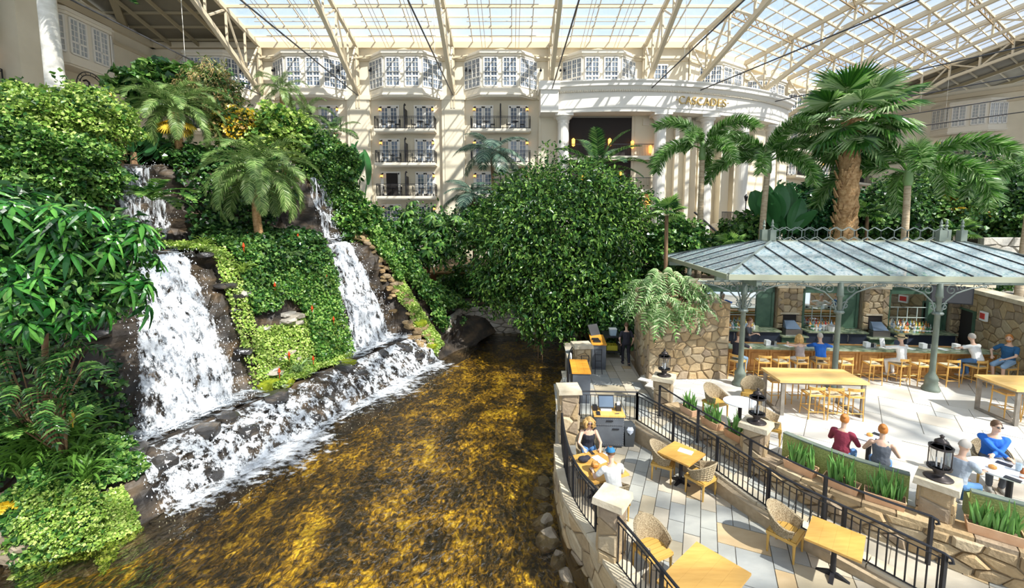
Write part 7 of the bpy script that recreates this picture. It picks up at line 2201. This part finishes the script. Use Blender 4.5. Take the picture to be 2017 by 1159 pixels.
KEN = [frond(2.6, .1, 1.5, 42, .75, .06, 'flat', LF_BLUEPALM, k+10, droop=.55, lift=.1) for k in range(3)]
DATE = [frond(2.5, .15, 2.0, 95, .40, .024, 'date', LF_DATE, k+20, droop=.45, t0=.15) for k in range(3)]
CYC = [frond(3.0, .0, .9, 60, .55, .05, 'flat', LF_DARK, k+30, droop=.25, lift=.45) for k in range(3)]
ARE = [frond(2.4, .1, 1.2, 40, .6, .05, 'flat', LF_MID, k+40, droop=.4, lift=.3) for k in range(2)]
FAN = [fanleaf(LF_PALM, 1.15, 34, 2.4, 1.25, k) for k in range(3)]
FANP = [fanleaf(LF_GREYGREEN, 1.1, 34, 2.3, 1.2, k+5) for k in range(2)]
FANY = [fanleaf(LF_YELLOW, .7, 22, 2.3, .6, k+8) for k in range(2)]
FANG = [fanleaf(LF_MID, .6, 22, 2.4, .5, k+12) for k in range(2)]
def gp(px, py, Y, zb=None):
    """crown point and base below it"""
    t = at_y(px, py, Y); return Vector((t.x, t.y, gz(t.x, t.y)-.1 if zb is None else zb)), t
# foxtail palms
for px, py, Y, sd_, sc_, lab in ((1383,312,24,3,1.2,'foxtail palm in front of the portico columns'),(1512,338,23,11,1.3,'foxtail palm beside the broad paddle leaves'),(1788,362,20.5,7,1.55,'tall foxtail palm with long arching plumes behind the pavilion')):
    b, t = gp(px, py, Y); palm('foxtail_palm', lab, b, t, FOX, 9, sd_, .19, .13, TRUNK, (.25, 1.4), sc_, 'foxtail palms', .03, shaft=LF_GREYGREEN)
# fan palm with boots
b, t = gp(1677, 240, 21.5)
fp = palm('fan_palm', 'tall fan palm with fibrous brown trunk behind the pavilion', b, t, FAN+FANP, 40, 2, .50, .36, BOOTS, (-1.0, 1.4), 1.22, None, .16)
inv = Matrix.Translation(fp.location).inverted(); rr = random.Random(5)
BOOT = MB().hexa([(0,-.09,0),(.05,-.09,0),(.05,.09,0),(0,.09,0),(.13,-.04,.30),(.17,-.04,.28),(.17,.04,.28),(.13,.04,.30)]).mesh('leaf_base', BOOTS)
for k in range(150):
    tt = rr.random(); p = b.lerp(t, .35+.65*tt); a = k*2.4; rad = lerp(.52,.36,.35+.65*tt)*.93
    o = add('leaf_base', BOOT, fp, p+Vector((math.cos(a)*rad, math.sin(a)*rad, 0)), (0, 0, a), rr.uniform(.8,1.2)); o.matrix_parent_inverse = inv
# kentia palms by the facade
for px, py, Y, zb, sd_, sc_, lab in ((968,300,32,2.8,4,1.15,'dusky feather palm rising before the balconies'),(932,388,30,2.5,9,1.0,'lower dusky feather palm behind the round tree')):
    b, t = gp(px, py, Y); palm('feather_palm', lab, b, t, KEN, 12, sd_, .14, .10, BARK, (-.3, 1.1), sc_, 'dusky feather palms')
b, t = gp(1178, 338, 27); palm('cycad_palm', 'dark upright cycad palm above the round tree', b, t, CYC, 14, 6, .3, .25, BOOTS, (.1, 1.3), 1.1)
for px, py, Y, sd_, lab in ((1058,365,29,3,'arching green palm between round tree and portico'),(660,262,30,8,'small arching palm beside the facade'),(1000,395,29,5,'low arching palm behind the round tree')):
    b, t = gp(px, py, Y); palm('arching_palm', lab, b, t, ARE, 10, sd_, .10, .08, BARK, (-.1, 1.2), 1.0 if px > 700 else .8)
for px, py, Y, zb, n, sc_, lab in ((345,222,19,8.4,34,1.0,'pygmy date palm with drooping crown on the plateau'),(508,345,17.5,5.2,38,1.05,'pygmy date palm arching over the planted rock'),(556,180,29,7.5,18,.9,'date palm silhouetted before the bay window'),(603,232,27,7.5,14,.8,'date palm half hidden behind the lime shrub')):
    b, t = gp(px, py, Y, zb); palm('date_palm', lab, b, t, DATE, n, int(px), .16, .14, BOOTS, (-.35, 1.3), sc_, 'date palms')
# yellow tips under the plateau palm
b, t = gp(345, 240, 18.8, 8.4)
palm('yellowing_fronds', 'yellowing fan fronds hanging under the plateau palm', b, t, FANY, 7, 4, .05, .05, BOOTS, (-.9,-.3), .75)
for px, py, Y, fr, lab in ((1858,412,27,FANY,'small yellow fan palm beyond the pavilion'),(1908,420,27.5,FANY,'leaning yellow green fan palm beyond the pavilion'),(1708,425,24,FANG,'small green fan palm beside the thick trunk'),(1885,462,24,FANG,'low fan palm clump at the pavilion end'),(1313,425,19.5,FANG,'slender fan palm behind the stone wall'),(1440,490,22,FANG,'low fan palm below the escalator')):
    b, t = gp(px, py, Y); palm('small_fan_palm', lab, b, t, fr, 12, int(px), .10, .08, BARK, (-.4, 1.2), .95)
b, t = gp(2040, 330, 20); palm('foxtail_palm', 'foxtail palm reaching in beside the far right wing', b, t, FOX, 9, 5, .18, .13, TRUNK, (-.1, 1.0), 1.1, 'foxtail palms', .03)
# bare royal palm trunk at the left
b, t = at_y(112, 190, 20), at_y(84, -60, 20); r = thing('royal_palm', 'smooth white royal palm trunk against the left wing', 'palm', (b.x, b.y, 6)); inv = Matrix.Translation(r.location).inverted()
trunk_mesh(Vector((b.x, b.y, 6)), t, .42, .30, WHITETRUNK, r, inv, 16, .015)
for k in range(9):
    o = add('frond', CYC[k % 3], r, t, (0, -.5, k*.7), 1.4); o.matrix_parent_inverse = inv
# ---- paddle leaved plants -------------------------------------------------
def paddle(mt, L=1.5, w=.32, pet=.8, seed=0):
    r = random.Random(seed); m = MB(); m.tube([(0,0,0),(0,0,pet)], [.03,.02], 5, cap=False); rows = []
    for j in range(10):
        v = j/9; ww = w*math.sin(PI*(.06+.90*v))**.7; y = -.35*v*v*L*.6; z = pet+L*v*(1-.12*v)
        rows.append([(-ww,y+.06,z),(-ww*.5,y+.02,z),(0,y,z),(ww*.5,y+.02,z),(ww,y+.06,z)])
    m.grid(rows); return m.mesh('leaf', mt)
PAD = [paddle(LF_BIGLEAF, 1.5, .33, .9, k) for k in range(2)]
def paddles(name, label, px, py, Y, n, sc_, seed, spread=.45, zb=None, grp=None):
    c = at_y(px, py, Y); rr = random.Random(seed); z = (gz(c.x, c.y)-.1) if zb is None else zb
    r = thing(name, label, 'plant', (c.x, c.y, c.z-1.3*sc_), 0, grp)
    for k in range(n):
        add('leaf', PAD[k % 2], r, (rr.uniform(-.3,.3)*sc_, rr.uniform(-.2,.2), rr.uniform(-.4,.2)), (rr.uniform(-spread,spread), rr.uniform(-spread,spread), rr.uniform(0,6.3)), sc_*rr.uniform(.8,1.1))
    MB().tube([(0,0,z-c.z+1.3*sc_),(0,0,.2)], [.14,.10], 8).build('stem', BARK, r); return r
paddles('paddle_leaf_plant', 'tall dark paddle leaved plant behind the roof cresting', 1545, 415, 24, 14, 1.5, 1)
paddles('paddle_leaf_plant', 'banana like broad leaves beside the facade pilaster', 698, 330, 26, 8, 1.5, 2, .3)
paddles('paddle_leaf_plant', 'low broad paddle leaves at the foot of the facade', 722, 425, 25, 8, .9, 3, .7)
paddles('paddle_leaf_plant', 'dark paddle leaves between plateau shrubs', 260, 265, 18, 12, .7, 4, .9, 8.3)
paddles('paddle_leaf_plant', 'broad leaves at the top of the first hidden path', 790, 520, 30, 8, .9, 6, .8)
# ---- round glossy tree over the pool --------------------------------------
fb = [pxblob(1110,450,23.5,140,112), pxblob(1010,480,23,78,85), pxblob(1218,480,24,70,92), pxblob(1120,570,22,110,90,2.2), pxblob(1050,400,24,75,62), pxblob(1180,395,24,80,62), pxblob(1075,615,21.5,60,55,1.4), pxblob(1190,590,21.8,80,70,1.6), pxblob(985,560,23,50,50)]
tb_ = at_z(1110, 668, -.6)
ft = shrub('ficus_tree', 'large round glossy green tree overhanging the pool', 'tree', fb, 34000, .21, LF_FICUS, 5, trunk=((tb_.x, 27.6, .5), .3), droop=.55, wid=.27, tmpl=LEAF6, shell=.62)
inv = Matrix.Translation(ft.location).inverted(); rr = random.Random(6)
for px, py0, py1 in ((1058,600,712),(1064,610,700),(1068,590,715),(1120,600,676),(1055,620,690)):
    a, b = at_y(px, py0, 21.5), at_y(px+rr.uniform(-3,3), py1, 21.5); o = MB().tube([a, a.lerp(b,.5)+Vector((.05,0,0)), b], [.03,.025,.012], 5).build('aerial_root', BARK, ft); o.matrix_parent_inverse = inv
# ---- umbrella-leaf tree behind the pool --------------------------------------
def whorl(mt, L=.28, n=9, w=.055, seed=0, droop=.5):
    r = random.Random(seed); m = MB(); m.tube([(0,0,-.25),(0,0,0)], .008, 4, cap=False)
    for k in range(n):
        a = 2*PI*k/n+r.uniform(-.12,.12); l = L*r.uniform(.8,1.1); dx, dy = math.cos(a), math.sin(a); rows = []
        for j in range(5):
            v = j/4; ww = w*math.sin(PI*(.10+.86*v)); rad = l*(.12+.88*v); z = .03-droop*l*v*v
            rows.append([(dx*rad-dy*ww, dy*rad+dx*ww, z-.015), (dx*rad, dy*rad, z+.012), (dx*rad+dy*ww, dy*rad-dx*ww, z-.015)])
        m.grid(rows)
    return m.mesh('leaf', mt)
WH_B = [whorl(LF_UMBRELLA, .32, 9, .038, k, .40+.15*k) for k in range(4)]
WH_M = [whorl(LF_MID, .34, 8, .060, k+5, .55) for k in range(3)]
def whorltree(name, label, blobs, n, meshes, seed, base, rad, sc_=1.0, inner=True, front=None):
    c = blobs[0][0]; r = thing(name, label, 'tree', base, 0); inv = Matrix.Translation(r.location).inverted(); rs = np.random.RandomState(seed); rr = random.Random(seed)
    P, A, N, L = blobs_leaves(blobs, n, 1.0, seed, .2, .70)
    for k in range(n):
        out = Vector(A[k])*.3+Vector((0,0,1.0))+(Vector(P[k])-blobs[0][0]).normalized()*.55; q = out.to_track_quat('Z', 'Y').to_euler(); q.rotate_axis('Z', rr.uniform(0,6))
        o = add('leaf', meshes[k % len(meshes)], r, Vector(P[k]), q, sc_*rr.uniform(.75,1.2)); o.matrix_parent_inverse = inv
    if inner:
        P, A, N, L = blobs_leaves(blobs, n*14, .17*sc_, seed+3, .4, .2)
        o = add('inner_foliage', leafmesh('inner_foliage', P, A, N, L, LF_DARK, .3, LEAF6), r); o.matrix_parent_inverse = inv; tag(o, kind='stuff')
    o = MB().tube([base, Vector(base).lerp(c, .5), c], [rad, rad*.8, rad*.6], 9).build('trunk', BARK, r, True); o.matrix_parent_inverse = inv
    for k in range(6):
        b = blobs[k % len(blobs)]; e = b[0]+Vector((rr.uniform(-.7,.7)*b[1][0], rr.uniform(-.5,.5)*b[1][1], rr.uniform(-.5,.5)*b[1][2])); s0 = Vector(base).lerp(c, rr.uniform(.45,.95))
        o = MB().tube([s0, s0.lerp(e,.5)+Vector((0,0,-.08)), e], [rad*.55, rad*.4, rad*.2], 7).build('branch', BARK, r); o.matrix_parent_inverse = inv
    return r
b = at_y(852, 592, 27.5)
whorltree('umbrella_tree', 'umbrella leaved tree with slim trunk behind the pool', [pxblob(835,445,27.5,80,42), pxblob(780,470,27,50,40), pxblob(885,465,27,48,42), pxblob(845,480,26.5,70,40)], 230, WH_M, 3, (b.x, b.y, gz(b.x, b.y)-.1), .11, 1.5)
# near umbrella tree at the left
bl = [pxblob(90,470,8.4,125,70,1.0), pxblob(195,490,8.6,75,75,.9), pxblob(60,560,8.0,110,80,.9), pxblob(175,575,8.3,75,55,.8), pxblob(10,430,8.2,60,60,.8)]
whorltree('umbrella_tree', 'bright glossy umbrella tree beside the broad waterfall', bl, 270, WH_B, 8, SD(-.6, 2.4, HS(-.6, 2.4)), .07, 1.12)
# ---- lobed philodendron leaves -------------------------------------------------
def lobed(mt, L=.55, seed=0, nl=8, wid=.45):
    r = random.Random(seed); m = MB(); m.tube([(0,0,-.3),(0,0,0)], .010, 4, cap=False)
    c = [(L*t, 0, .10*L*math.sin(PI*t)-.45*L*t*t) for t in np.linspace(0,1,nl+1)]
    for i in range(nl):
        p = Vector(c[i]); t = (i+.3)/nl; l = L*wid*math.sin(PI*(.18+.75*t))
        for s in (-1, 1):
            d = Vector((.55+.3*t, s, 0)).normalized(); w = Vector((L/nl*.40, 0, 0)); e = p+d*l+Vector((0,0,-.22*l)); q = p+d*l*.6+Vector((0,0,.02))
            k0 = len(m.v); m.v += [tuple(p-w*.8), tuple(p+w*.9), tuple(q+w), tuple(q-w*.9), tuple(e)]; m.f += [(k0,k0+1,k0+2,k0+3),(k0+3,k0+2,k0+4)]
    p = Vector(c[-1]); k0 = len(m.v); m.v += [tuple(Vector(c[-2])+Vector((0,.06*L,0))), tuple(Vector(c[-2])-Vector((0,.06*L,0))), tuple(p+Vector((.08*L,0,-.06*L)))]; m.f.append((k0,k0+1,k0+2))
    return m.mesh('leaf', mt)
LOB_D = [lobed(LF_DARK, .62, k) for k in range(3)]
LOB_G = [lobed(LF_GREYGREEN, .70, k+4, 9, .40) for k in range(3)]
def lobeplant(name, label, pts, meshes, seed, sc_, loc):
    r = thing(name, label, 'plant', loc); inv = Matrix.Translation(r.location).inverted(); rr = random.Random(seed)
    for k, (p, az, e) in enumerate(pts):
        o = add('leaf', meshes[k % len(meshes)], r, p, (rr.uniform(-.3,.3), e, az), sc_*rr.uniform(.8,1.2)); o.matrix_parent_inverse = inv
        q = MB().tube([Vector(loc), Vector(loc).lerp(Vector(p), .5)+Vector((0,-.25,.25)), Vector(p)], [.02,.014,.008], 5).build('petiole', BARK, r); q.matrix_parent_inverse = inv
    return r
rr = random.Random(9); pts = []
for k in range(48):
    px, py = rr.uniform(-20, 175), rr.uniform(650, 830)
    if py > 830-.35*max(0, px-90): continue
    pts.append((at_y(px, py, rr.uniform(8.0, 9.0)), rr.uniform(-1.8, .4), rr.uniform(.1,.7)))
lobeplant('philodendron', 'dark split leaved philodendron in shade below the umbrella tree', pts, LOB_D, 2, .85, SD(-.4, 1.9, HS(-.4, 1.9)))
pts = []
for k in range(85):
    a = rr.uniform(-PI, PI); rx = rr.random()**.5; px, py = 1316+74*rx*math.cos(a), 575+48*rx*math.sin(a)
    pts.append((at_y(px, py, w0.y-.16-.5*max(0, math.sin(a))-rr.uniform(0,.4)), math.atan2(-1.0*rr.uniform(.3,1), math.cos(a)*1.2+rr.uniform(-.3,.3)), rr.uniform(.2,1.0)))
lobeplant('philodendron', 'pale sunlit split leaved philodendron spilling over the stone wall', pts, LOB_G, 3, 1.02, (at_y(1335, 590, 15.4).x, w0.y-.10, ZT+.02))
# ---- strap leaved clumps -------------------------------------------------------
def strap(mt, L=.6, w=.03, arch=1.6, seed=0):
    c = curve(L, 1.2, arch, 8); m = MB(); rows = []
    for i, p in enumerate(c):
        ww = w*(1-(i/8)**2)+.002; rows.append([(p.x,-ww,p.z+.01),(p.x,0,p.z-.006),(p.x,ww,p.z+.01)])
    m.grid(rows); return m.mesh('leaf', mt)
STR_M = [strap(LF_BRIGHT, .62, .028, 1.5+.3*k, k) for k in range(3)]; STR_L = [strap(LF_LIME, .5, .022, 1.6, k) for k in range(2)]
STR_G = [strap(LF_GREYGREEN, .7, .025, 1.9, k) for k in range(2)]
def clump(name, label, pts, meshes, n, seed, sc_=1.0, cat='plant', grp=None, bloom=None):
    loc = pts[0]; r = thing(name, label, cat, loc, 0, grp); inv = Matrix.Translation(r.location).inverted(); rr = random.Random(seed)
    for k in range(n):
        p = rr.choice(pts)+Vector((rr.uniform(-.08,.08), rr.uniform(-.08,.08), 0))
        o = add('leaf', meshes[k % len(meshes)], r, p, (0, rr.uniform(-.5,.3), rr.uniform(0,6.3)), sc_*rr.uniform(.7,1.25)); o.matrix_parent_inverse = inv
    if bloom:
        for p in bloom:
            o = MB().lathe([(.01,-.2),(.015,0),(.05,.05),(.03,.14),(.005,.2)], 7).build('flower', bloom_m[0], r); o.location = p; o.matrix_parent_inverse = inv
    return r
bloom_m = [LF_RED]
pts = []
for k in range(16):
    px, py = rr.uniform(35, 185), rr.uniform(850, 945); d = .9+.9*(945-py)/95
    pts.append(hit(px, py+12)+Vector((.10,-.18,.16)))
clump('bromeliad_clump', 'long strap leaved clump with red and yellow blooms by the pool', pts, STR_M, 300, 3, 1.5, bloom=[hit(168, 860)+Vector((0,-.2,.35)), hit(118, 865)+Vector((0,-.2,.3))])
bloom_m[0] = LF_YELLOW
for px, py, lab in ((142,825,'yellow spiked bromeliad above the strap leaved clump'),):
    q = at_y(px, py, 9.1); clump('bromeliad', lab, [q-Vector((0,0,.1))], STR_L, 14, 6, .5, bloom=[q])
bloom_m[0] = LF_RED
q = hit(18, 990)+Vector((0,-.1,.1)); r = thing('yellow_fern', 'golden yellow fern at the rock edge', 'fern', q)
YF = frond(.55, .6, 1.2, 16, .16, .03, 'flat', LF_YELLOW, 3, droop=.2, rach=.008)
for k in range(6): add('frond', YF, r, (0,0,0), (0, .2, -.8+k*.5), 1)
FERN = frond(.8, .7, 1.4, 26, .2, .035, 'flat', LF_MID, 4, droop=.2, rach=.008)
for j, (px, py, Y, lab) in enumerate(((60,840,8.9,'arching green fern above the strap leaved clump'),(20,860,8.6,'green fern at the rock edge below the philodendron'),(300,395,15.5,'fern beside the upper waterfall'),(760,560,24,'fern on the bank above the steep waterfall'))):
    q = at_y(px, py, Y); r = thing('fern', lab, 'fern', q)
    for k in range(11): add('frond', FERN, r, (0,0,0), (0, rr.uniform(-.4,.4), k*.57), rr.uniform(.8,1.2)*(1 if Y < 12 else 1.8))
# light green mound
def hb(px, py, rx, ry, dep):
    q = hit(px, py); return (q, (rx*q.y/FPX, dep, ry*q.y/FPX))
gm = [hb(118,1040,78,58,.42), hb(100,1000,58,42,.38), hb(160,1020,36,56,.32), hb(100,1080,56,30,.35)]
shrub('ground_cover_mound', 'dense pale green mound of tiny leaves at the pool edge', 'ground cover', gm, 15000, .07, LF_LIME, 4, droop=.1, wid=.4, shell=.85)
# ---- cliff planting ---------------------------------------------------------------
mid = lambda s, d: 4.75+.1*d < s < 8.9+.35*(d-2) and not (s > 9.3 and d < 4.4)
cover('creeper', 'dark green creeper clothing the rock between the falls', 'creeper', 4.6, 10.2, 2.9, 6.2, 34000, .11, LF_MID, 5, .28, mask=mid)
cover('creeper', 'glossy ivy over the crown of the planted rock', 'creeper', 5.6, 10.0, 3.4, 6.4, 12000, .15, LF_DARK, 6, .38, mask=mid)
cover('moss_cushion', 'bright lime moss and creeper at the foot of the planted rock', 'moss', 4.9, 8.9, 1.75, 3.0, 14000, .085, LF_LIME, 7, .14, ragged=.2)
cover('creeper', 'fresh green trailing plants beside the steep waterfall', 'creeper', 7.0, 9.3, 1.9, 4.2, 12000, .11, LF_BRIGHT, 8, .24)
cover('moss_bank', 'lime green moss along the edge of the broad waterfall', 'moss', 4.45, 5.15, 2.2, 7.5, 5000, .09, LF_LIME, 9, .14, ragged=.15)
cover('moss_bank', 'lime green moss running down the stone bank ridge', 'moss', 12.75, 13.7, .3, 3.0, 7000, .085, LF_LIME, 10, .12, ragged=.2)
cover('creeper', 'green creeper along the top of the stone bank', 'creeper', 12.8, 14.6, 2.6, 7.0, 12000, .13, LF_BRIGHT, 11, .3)
cover('creeper', 'dark green planting behind the stone bank', 'creeper', 13.6, 17.5, .6, 8.5, 16000, .17, LF_MID, 12, .5)
cover('creeper', 'dark green planting on the terrace above the rock', 'creeper', 5.8, 10.3, 5.8, 13.0, 16000, .18, LF_DARK, 13, .5)
cover('creeper', 'shaded green planting around the upper waterfall', 'creeper', -1.5, 4.2, 5.0, 12.0, 20000, .15, LF_MID, 14, .5)
cover('creeper', 'dark planting on the plateau behind the falls', 'creeper', -2, 14, 9.8, 22, 22000, .26, LF_DARK, 15, .7, mask=lambda s, d: not (4.0 < s < 6.0 and d < 10.2))
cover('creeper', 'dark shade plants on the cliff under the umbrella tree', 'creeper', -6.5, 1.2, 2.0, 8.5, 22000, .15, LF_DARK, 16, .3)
cover('moss_bank', 'bright moss on the rock edge beside the green mound', 'moss', -.7, .1, .12, .9, 3000, .06, LF_LIME, 17, .06, ragged=.2)
cover('creeper', 'leafy ground plants between the green mound and the philodendron', 'creeper', -1.6, .75, .9, 2.3, 6000, .12, LF_MID, 18, .16, ragged=.25)
# bromeliads with red blooms dotted over the rock
STR_S = [strap(LF_MID, .38, .03, 1.4, 30), strap(LF_LIME, .36, .028, 1.5, 31)]
brs = [(5.4,3.9),(6.3,4.6),(7.3,4.9),(8.2,4.4),(5.9,2.5),(6.8,2.3),(7.4,2.9),(8.3,2.7),(5.3,2.3),(8.6,3.3),(6.1,3.3),(7.9,3.6),(6.6,5.3)]
for k, (s, d) in enumerate(brs):
    p = SD(s, d, HS(s, d))-Vector((LN.x, LN.y, 0))*.28+Vector((0,0,.15)); clump('bromeliad', 'small red flowered bromeliad on the planted rock', [p], STR_S, 12, 40+k, 1.0, grp='red bromeliads on the planted rock', bloom=[p+Vector((0,0,.28))])
for s, d, lab, mm in ((6.2,2.35,'pale spider plant low on the planted rock',STR_G),(5.15,3.7,'yellow green spiky clump at the edge of the broad waterfall',STR_L),(5.0,5.4,'spiky green clump above the broad waterfall',STR_L),(7.0,3.8,'pale grassy tuft in the middle of the planted rock',STR_G)):
    p = SD(s, d, HS(s, d))-Vector((LN.x, LN.y, 0))*.3+Vector((0,0,.1)); clump('spider_plant', lab, [p], mm, 30, int(s*10), 1.0)
# ---- plateau and garden shrubs ------------------------------------------------------
shrub('flowering_shrub', 'large sunlit yellow green shrub above the umbrella tree', 'shrub', [pxblob(100,255,14.5,85,62,1.3), pxblob(45,215,15,60,42,1.2), pxblob(175,240,15,60,55,1.2)], 26000, .105, LF_LIME, 21)
shrub('shrub', 'dense fresh green shrub left of the upper waterfall', 'shrub', [pxblob(110,325,13.8,90,55,1.1), pxblob(165,345,14,45,45,.9), pxblob(35,300,13.5,55,60,1.0)], 24000, .11, LF_BRIGHT, 22)
shrub('dry_shrub', 'tangle of dry brown stems beside the upper waterfall', 'shrub', [pxblob(205,290,15.2,24,38,.5)], 2500, .16, LF_DRY, 23, wid=.15, droop=.8)
shrub('feathery_shrub', 'olive feathery shrub behind the plateau palm', 'shrub', [pxblob(425,180,23,36,46,1.2), pxblob(395,190,23,40,30,1.2), pxblob(445,235,22.5,25,40,.9)], 8000, .26, LF_OLIVE, 24, wid=.12, droop=.9)
shrub('shrub', 'lime green shrub in front of the date palm silhouette', 'shrub', [pxblob(548,262,22,52,40,1.2), pxblob(520,285,21.5,35,28,.9)], 7000, .2, LF_LIME, 25)
shrub('flowering_shrub', 'yellow flowered shrub at the plateau edge', 'shrub', [pxblob(470,248,21,34,26,.8)], 2500, .18, LF_OLIVE, 26, mats2=(LF_YELLOW, 900, .16))
shrub('ivy_tree', 'dark ivy covered tree beside the small upper waterfall', 'tree', [pxblob(652,330,23,42,48,1.2), pxblob(668,385,23,34,40,1.0), pxblob(615,300,24,35,30,1.0)], 20000, .13, LF_MID, 27)
shrub('leafy_tree', 'broad leaved tree crown behind the plateau palm', 'tree', [pxblob(305,170,24,55,32,1.2), pxblob(370,165,24.5,50,28,1.2)], 7000, .3, LF_MID, 28)
for k, (px, py, Y, rx, ry, n, mt_, lab) in enumerate(((930,568,30.2,64,38,9000,LF_MID,'leafy shrub at the foot of the round tree'),(1000,592,30.2,52,28,7000,LF_DARK,'dark trailing shrub over the rock wall'),(760,590,26.5,60,45,7000,LF_DARK,'dark shrub in shade behind the stone bank'),(1290,575,24,46,50,6000,LF_DARK,'dark shrub between round tree and stone wall'),(1215,640,21,50,40,5000,LF_DARK,'dark shrub overhanging the trolley'),
        (1330,480,23,50,45,7000,LF_MID,'green shrub below the escalator'),(1420,505,25.5,52,26,6000,LF_BRIGHT,'sunlit shrub behind the pavilion eave'),(1605,415,26,55,55,9000,LF_BIGLEAF,'rounded dark evergreen behind the roof cresting'),(1740,420,27,60,50,8000,LF_DARK,'dark evergreen between the two palm trunks'),(1830,400,28,80,60,10000,LF_MID,'tall dark evergreen beyond the pavilion'),
        (1930,385,29,90,70,12000,LF_DARK,'spreading dark evergreen before the right wing'),(2010,430,28,66,52,9000,LF_MID,'green bush at the edge of the rockery'),(1470,470,25,50,40,6000,LF_MID,'green bush beside the gallery railing'),(960,440,29,50,40,6000,LF_MID,'green bush behind the lower feather palm'),(690,440,23.5,50,45,8000,LF_BRIGHT,'sunlit bush at the top of the stone bank'),(1985,540,21.6,80,22,7000,LF_BRIGHT,'low hedge behind the angled stone wall'),(1660,528,24,180,18,8000,LF_BRIGHT,'low hedge behind the bar wall'))):
    shrub('garden_shrub', lab, 'shrub', [pxblob(px,py,Y,rx,ry), pxblob(px-rx*.5,py+ry*.2,Y-.3,rx*.5,ry*.7), pxblob(px+rx*.5,py+ry*.15,Y-.2,rx*.5,ry*.75)], n, .20 if Y > 22 else .15, mt_, 200+k, 'garden shrubs')
LILY = []
for px, py, Y, lab in ((835,600,26,'pale striped lily clump on the bank behind the pool'),(870,590,26.5,'yellow green lily clump on the bank behind the pool')):
    q = at_y(px, py+12, Y); pts = [q+Vector((rr.uniform(-.9,.9), rr.uniform(-.4,.4), rr.uniform(-.2,.2))) for _ in range(9)]; clump('lily_clump', lab, pts, STR_G if px < 850 else STR_L, 90, int(px), 1.6)
# rockery wall far right, garden path
rk = Path2([xy(at_y(2060, 480, 24)), xy(at_y(1925, 480, 24))])
_q, _n = rk.at(.5)
if _n.y > 0: rk = Path2(list(reversed([tuple(p) for p in rk.p])))
w = wall_core('wall_rockery', rk, 2.2, 5.3, .8, WETROCK); tag(w, kind='structure', label='layered grey rockery wall beyond the pavilion'); stones(w, rk, 2.3, 5.4, .45, 2.4, .25, GREYROCK, 95, gap=.015)
a, b = at_y(770, 533, 31), at_y(960, 535, 31)
o = MB().hexa([(a.x,30,a.z-.1),(b.x,30,b.z-.1),(b.x,32,b.z+.05),(a.x,32,a.z+.05),(a.x,30,a.z),(b.x,30,b.z),(b.x,32,b.z+.15),(a.x,32,a.z+.15)]).build('floor_path', PATH); tag(o, kind='structure', label='tan garden path behind the umbrella tree')
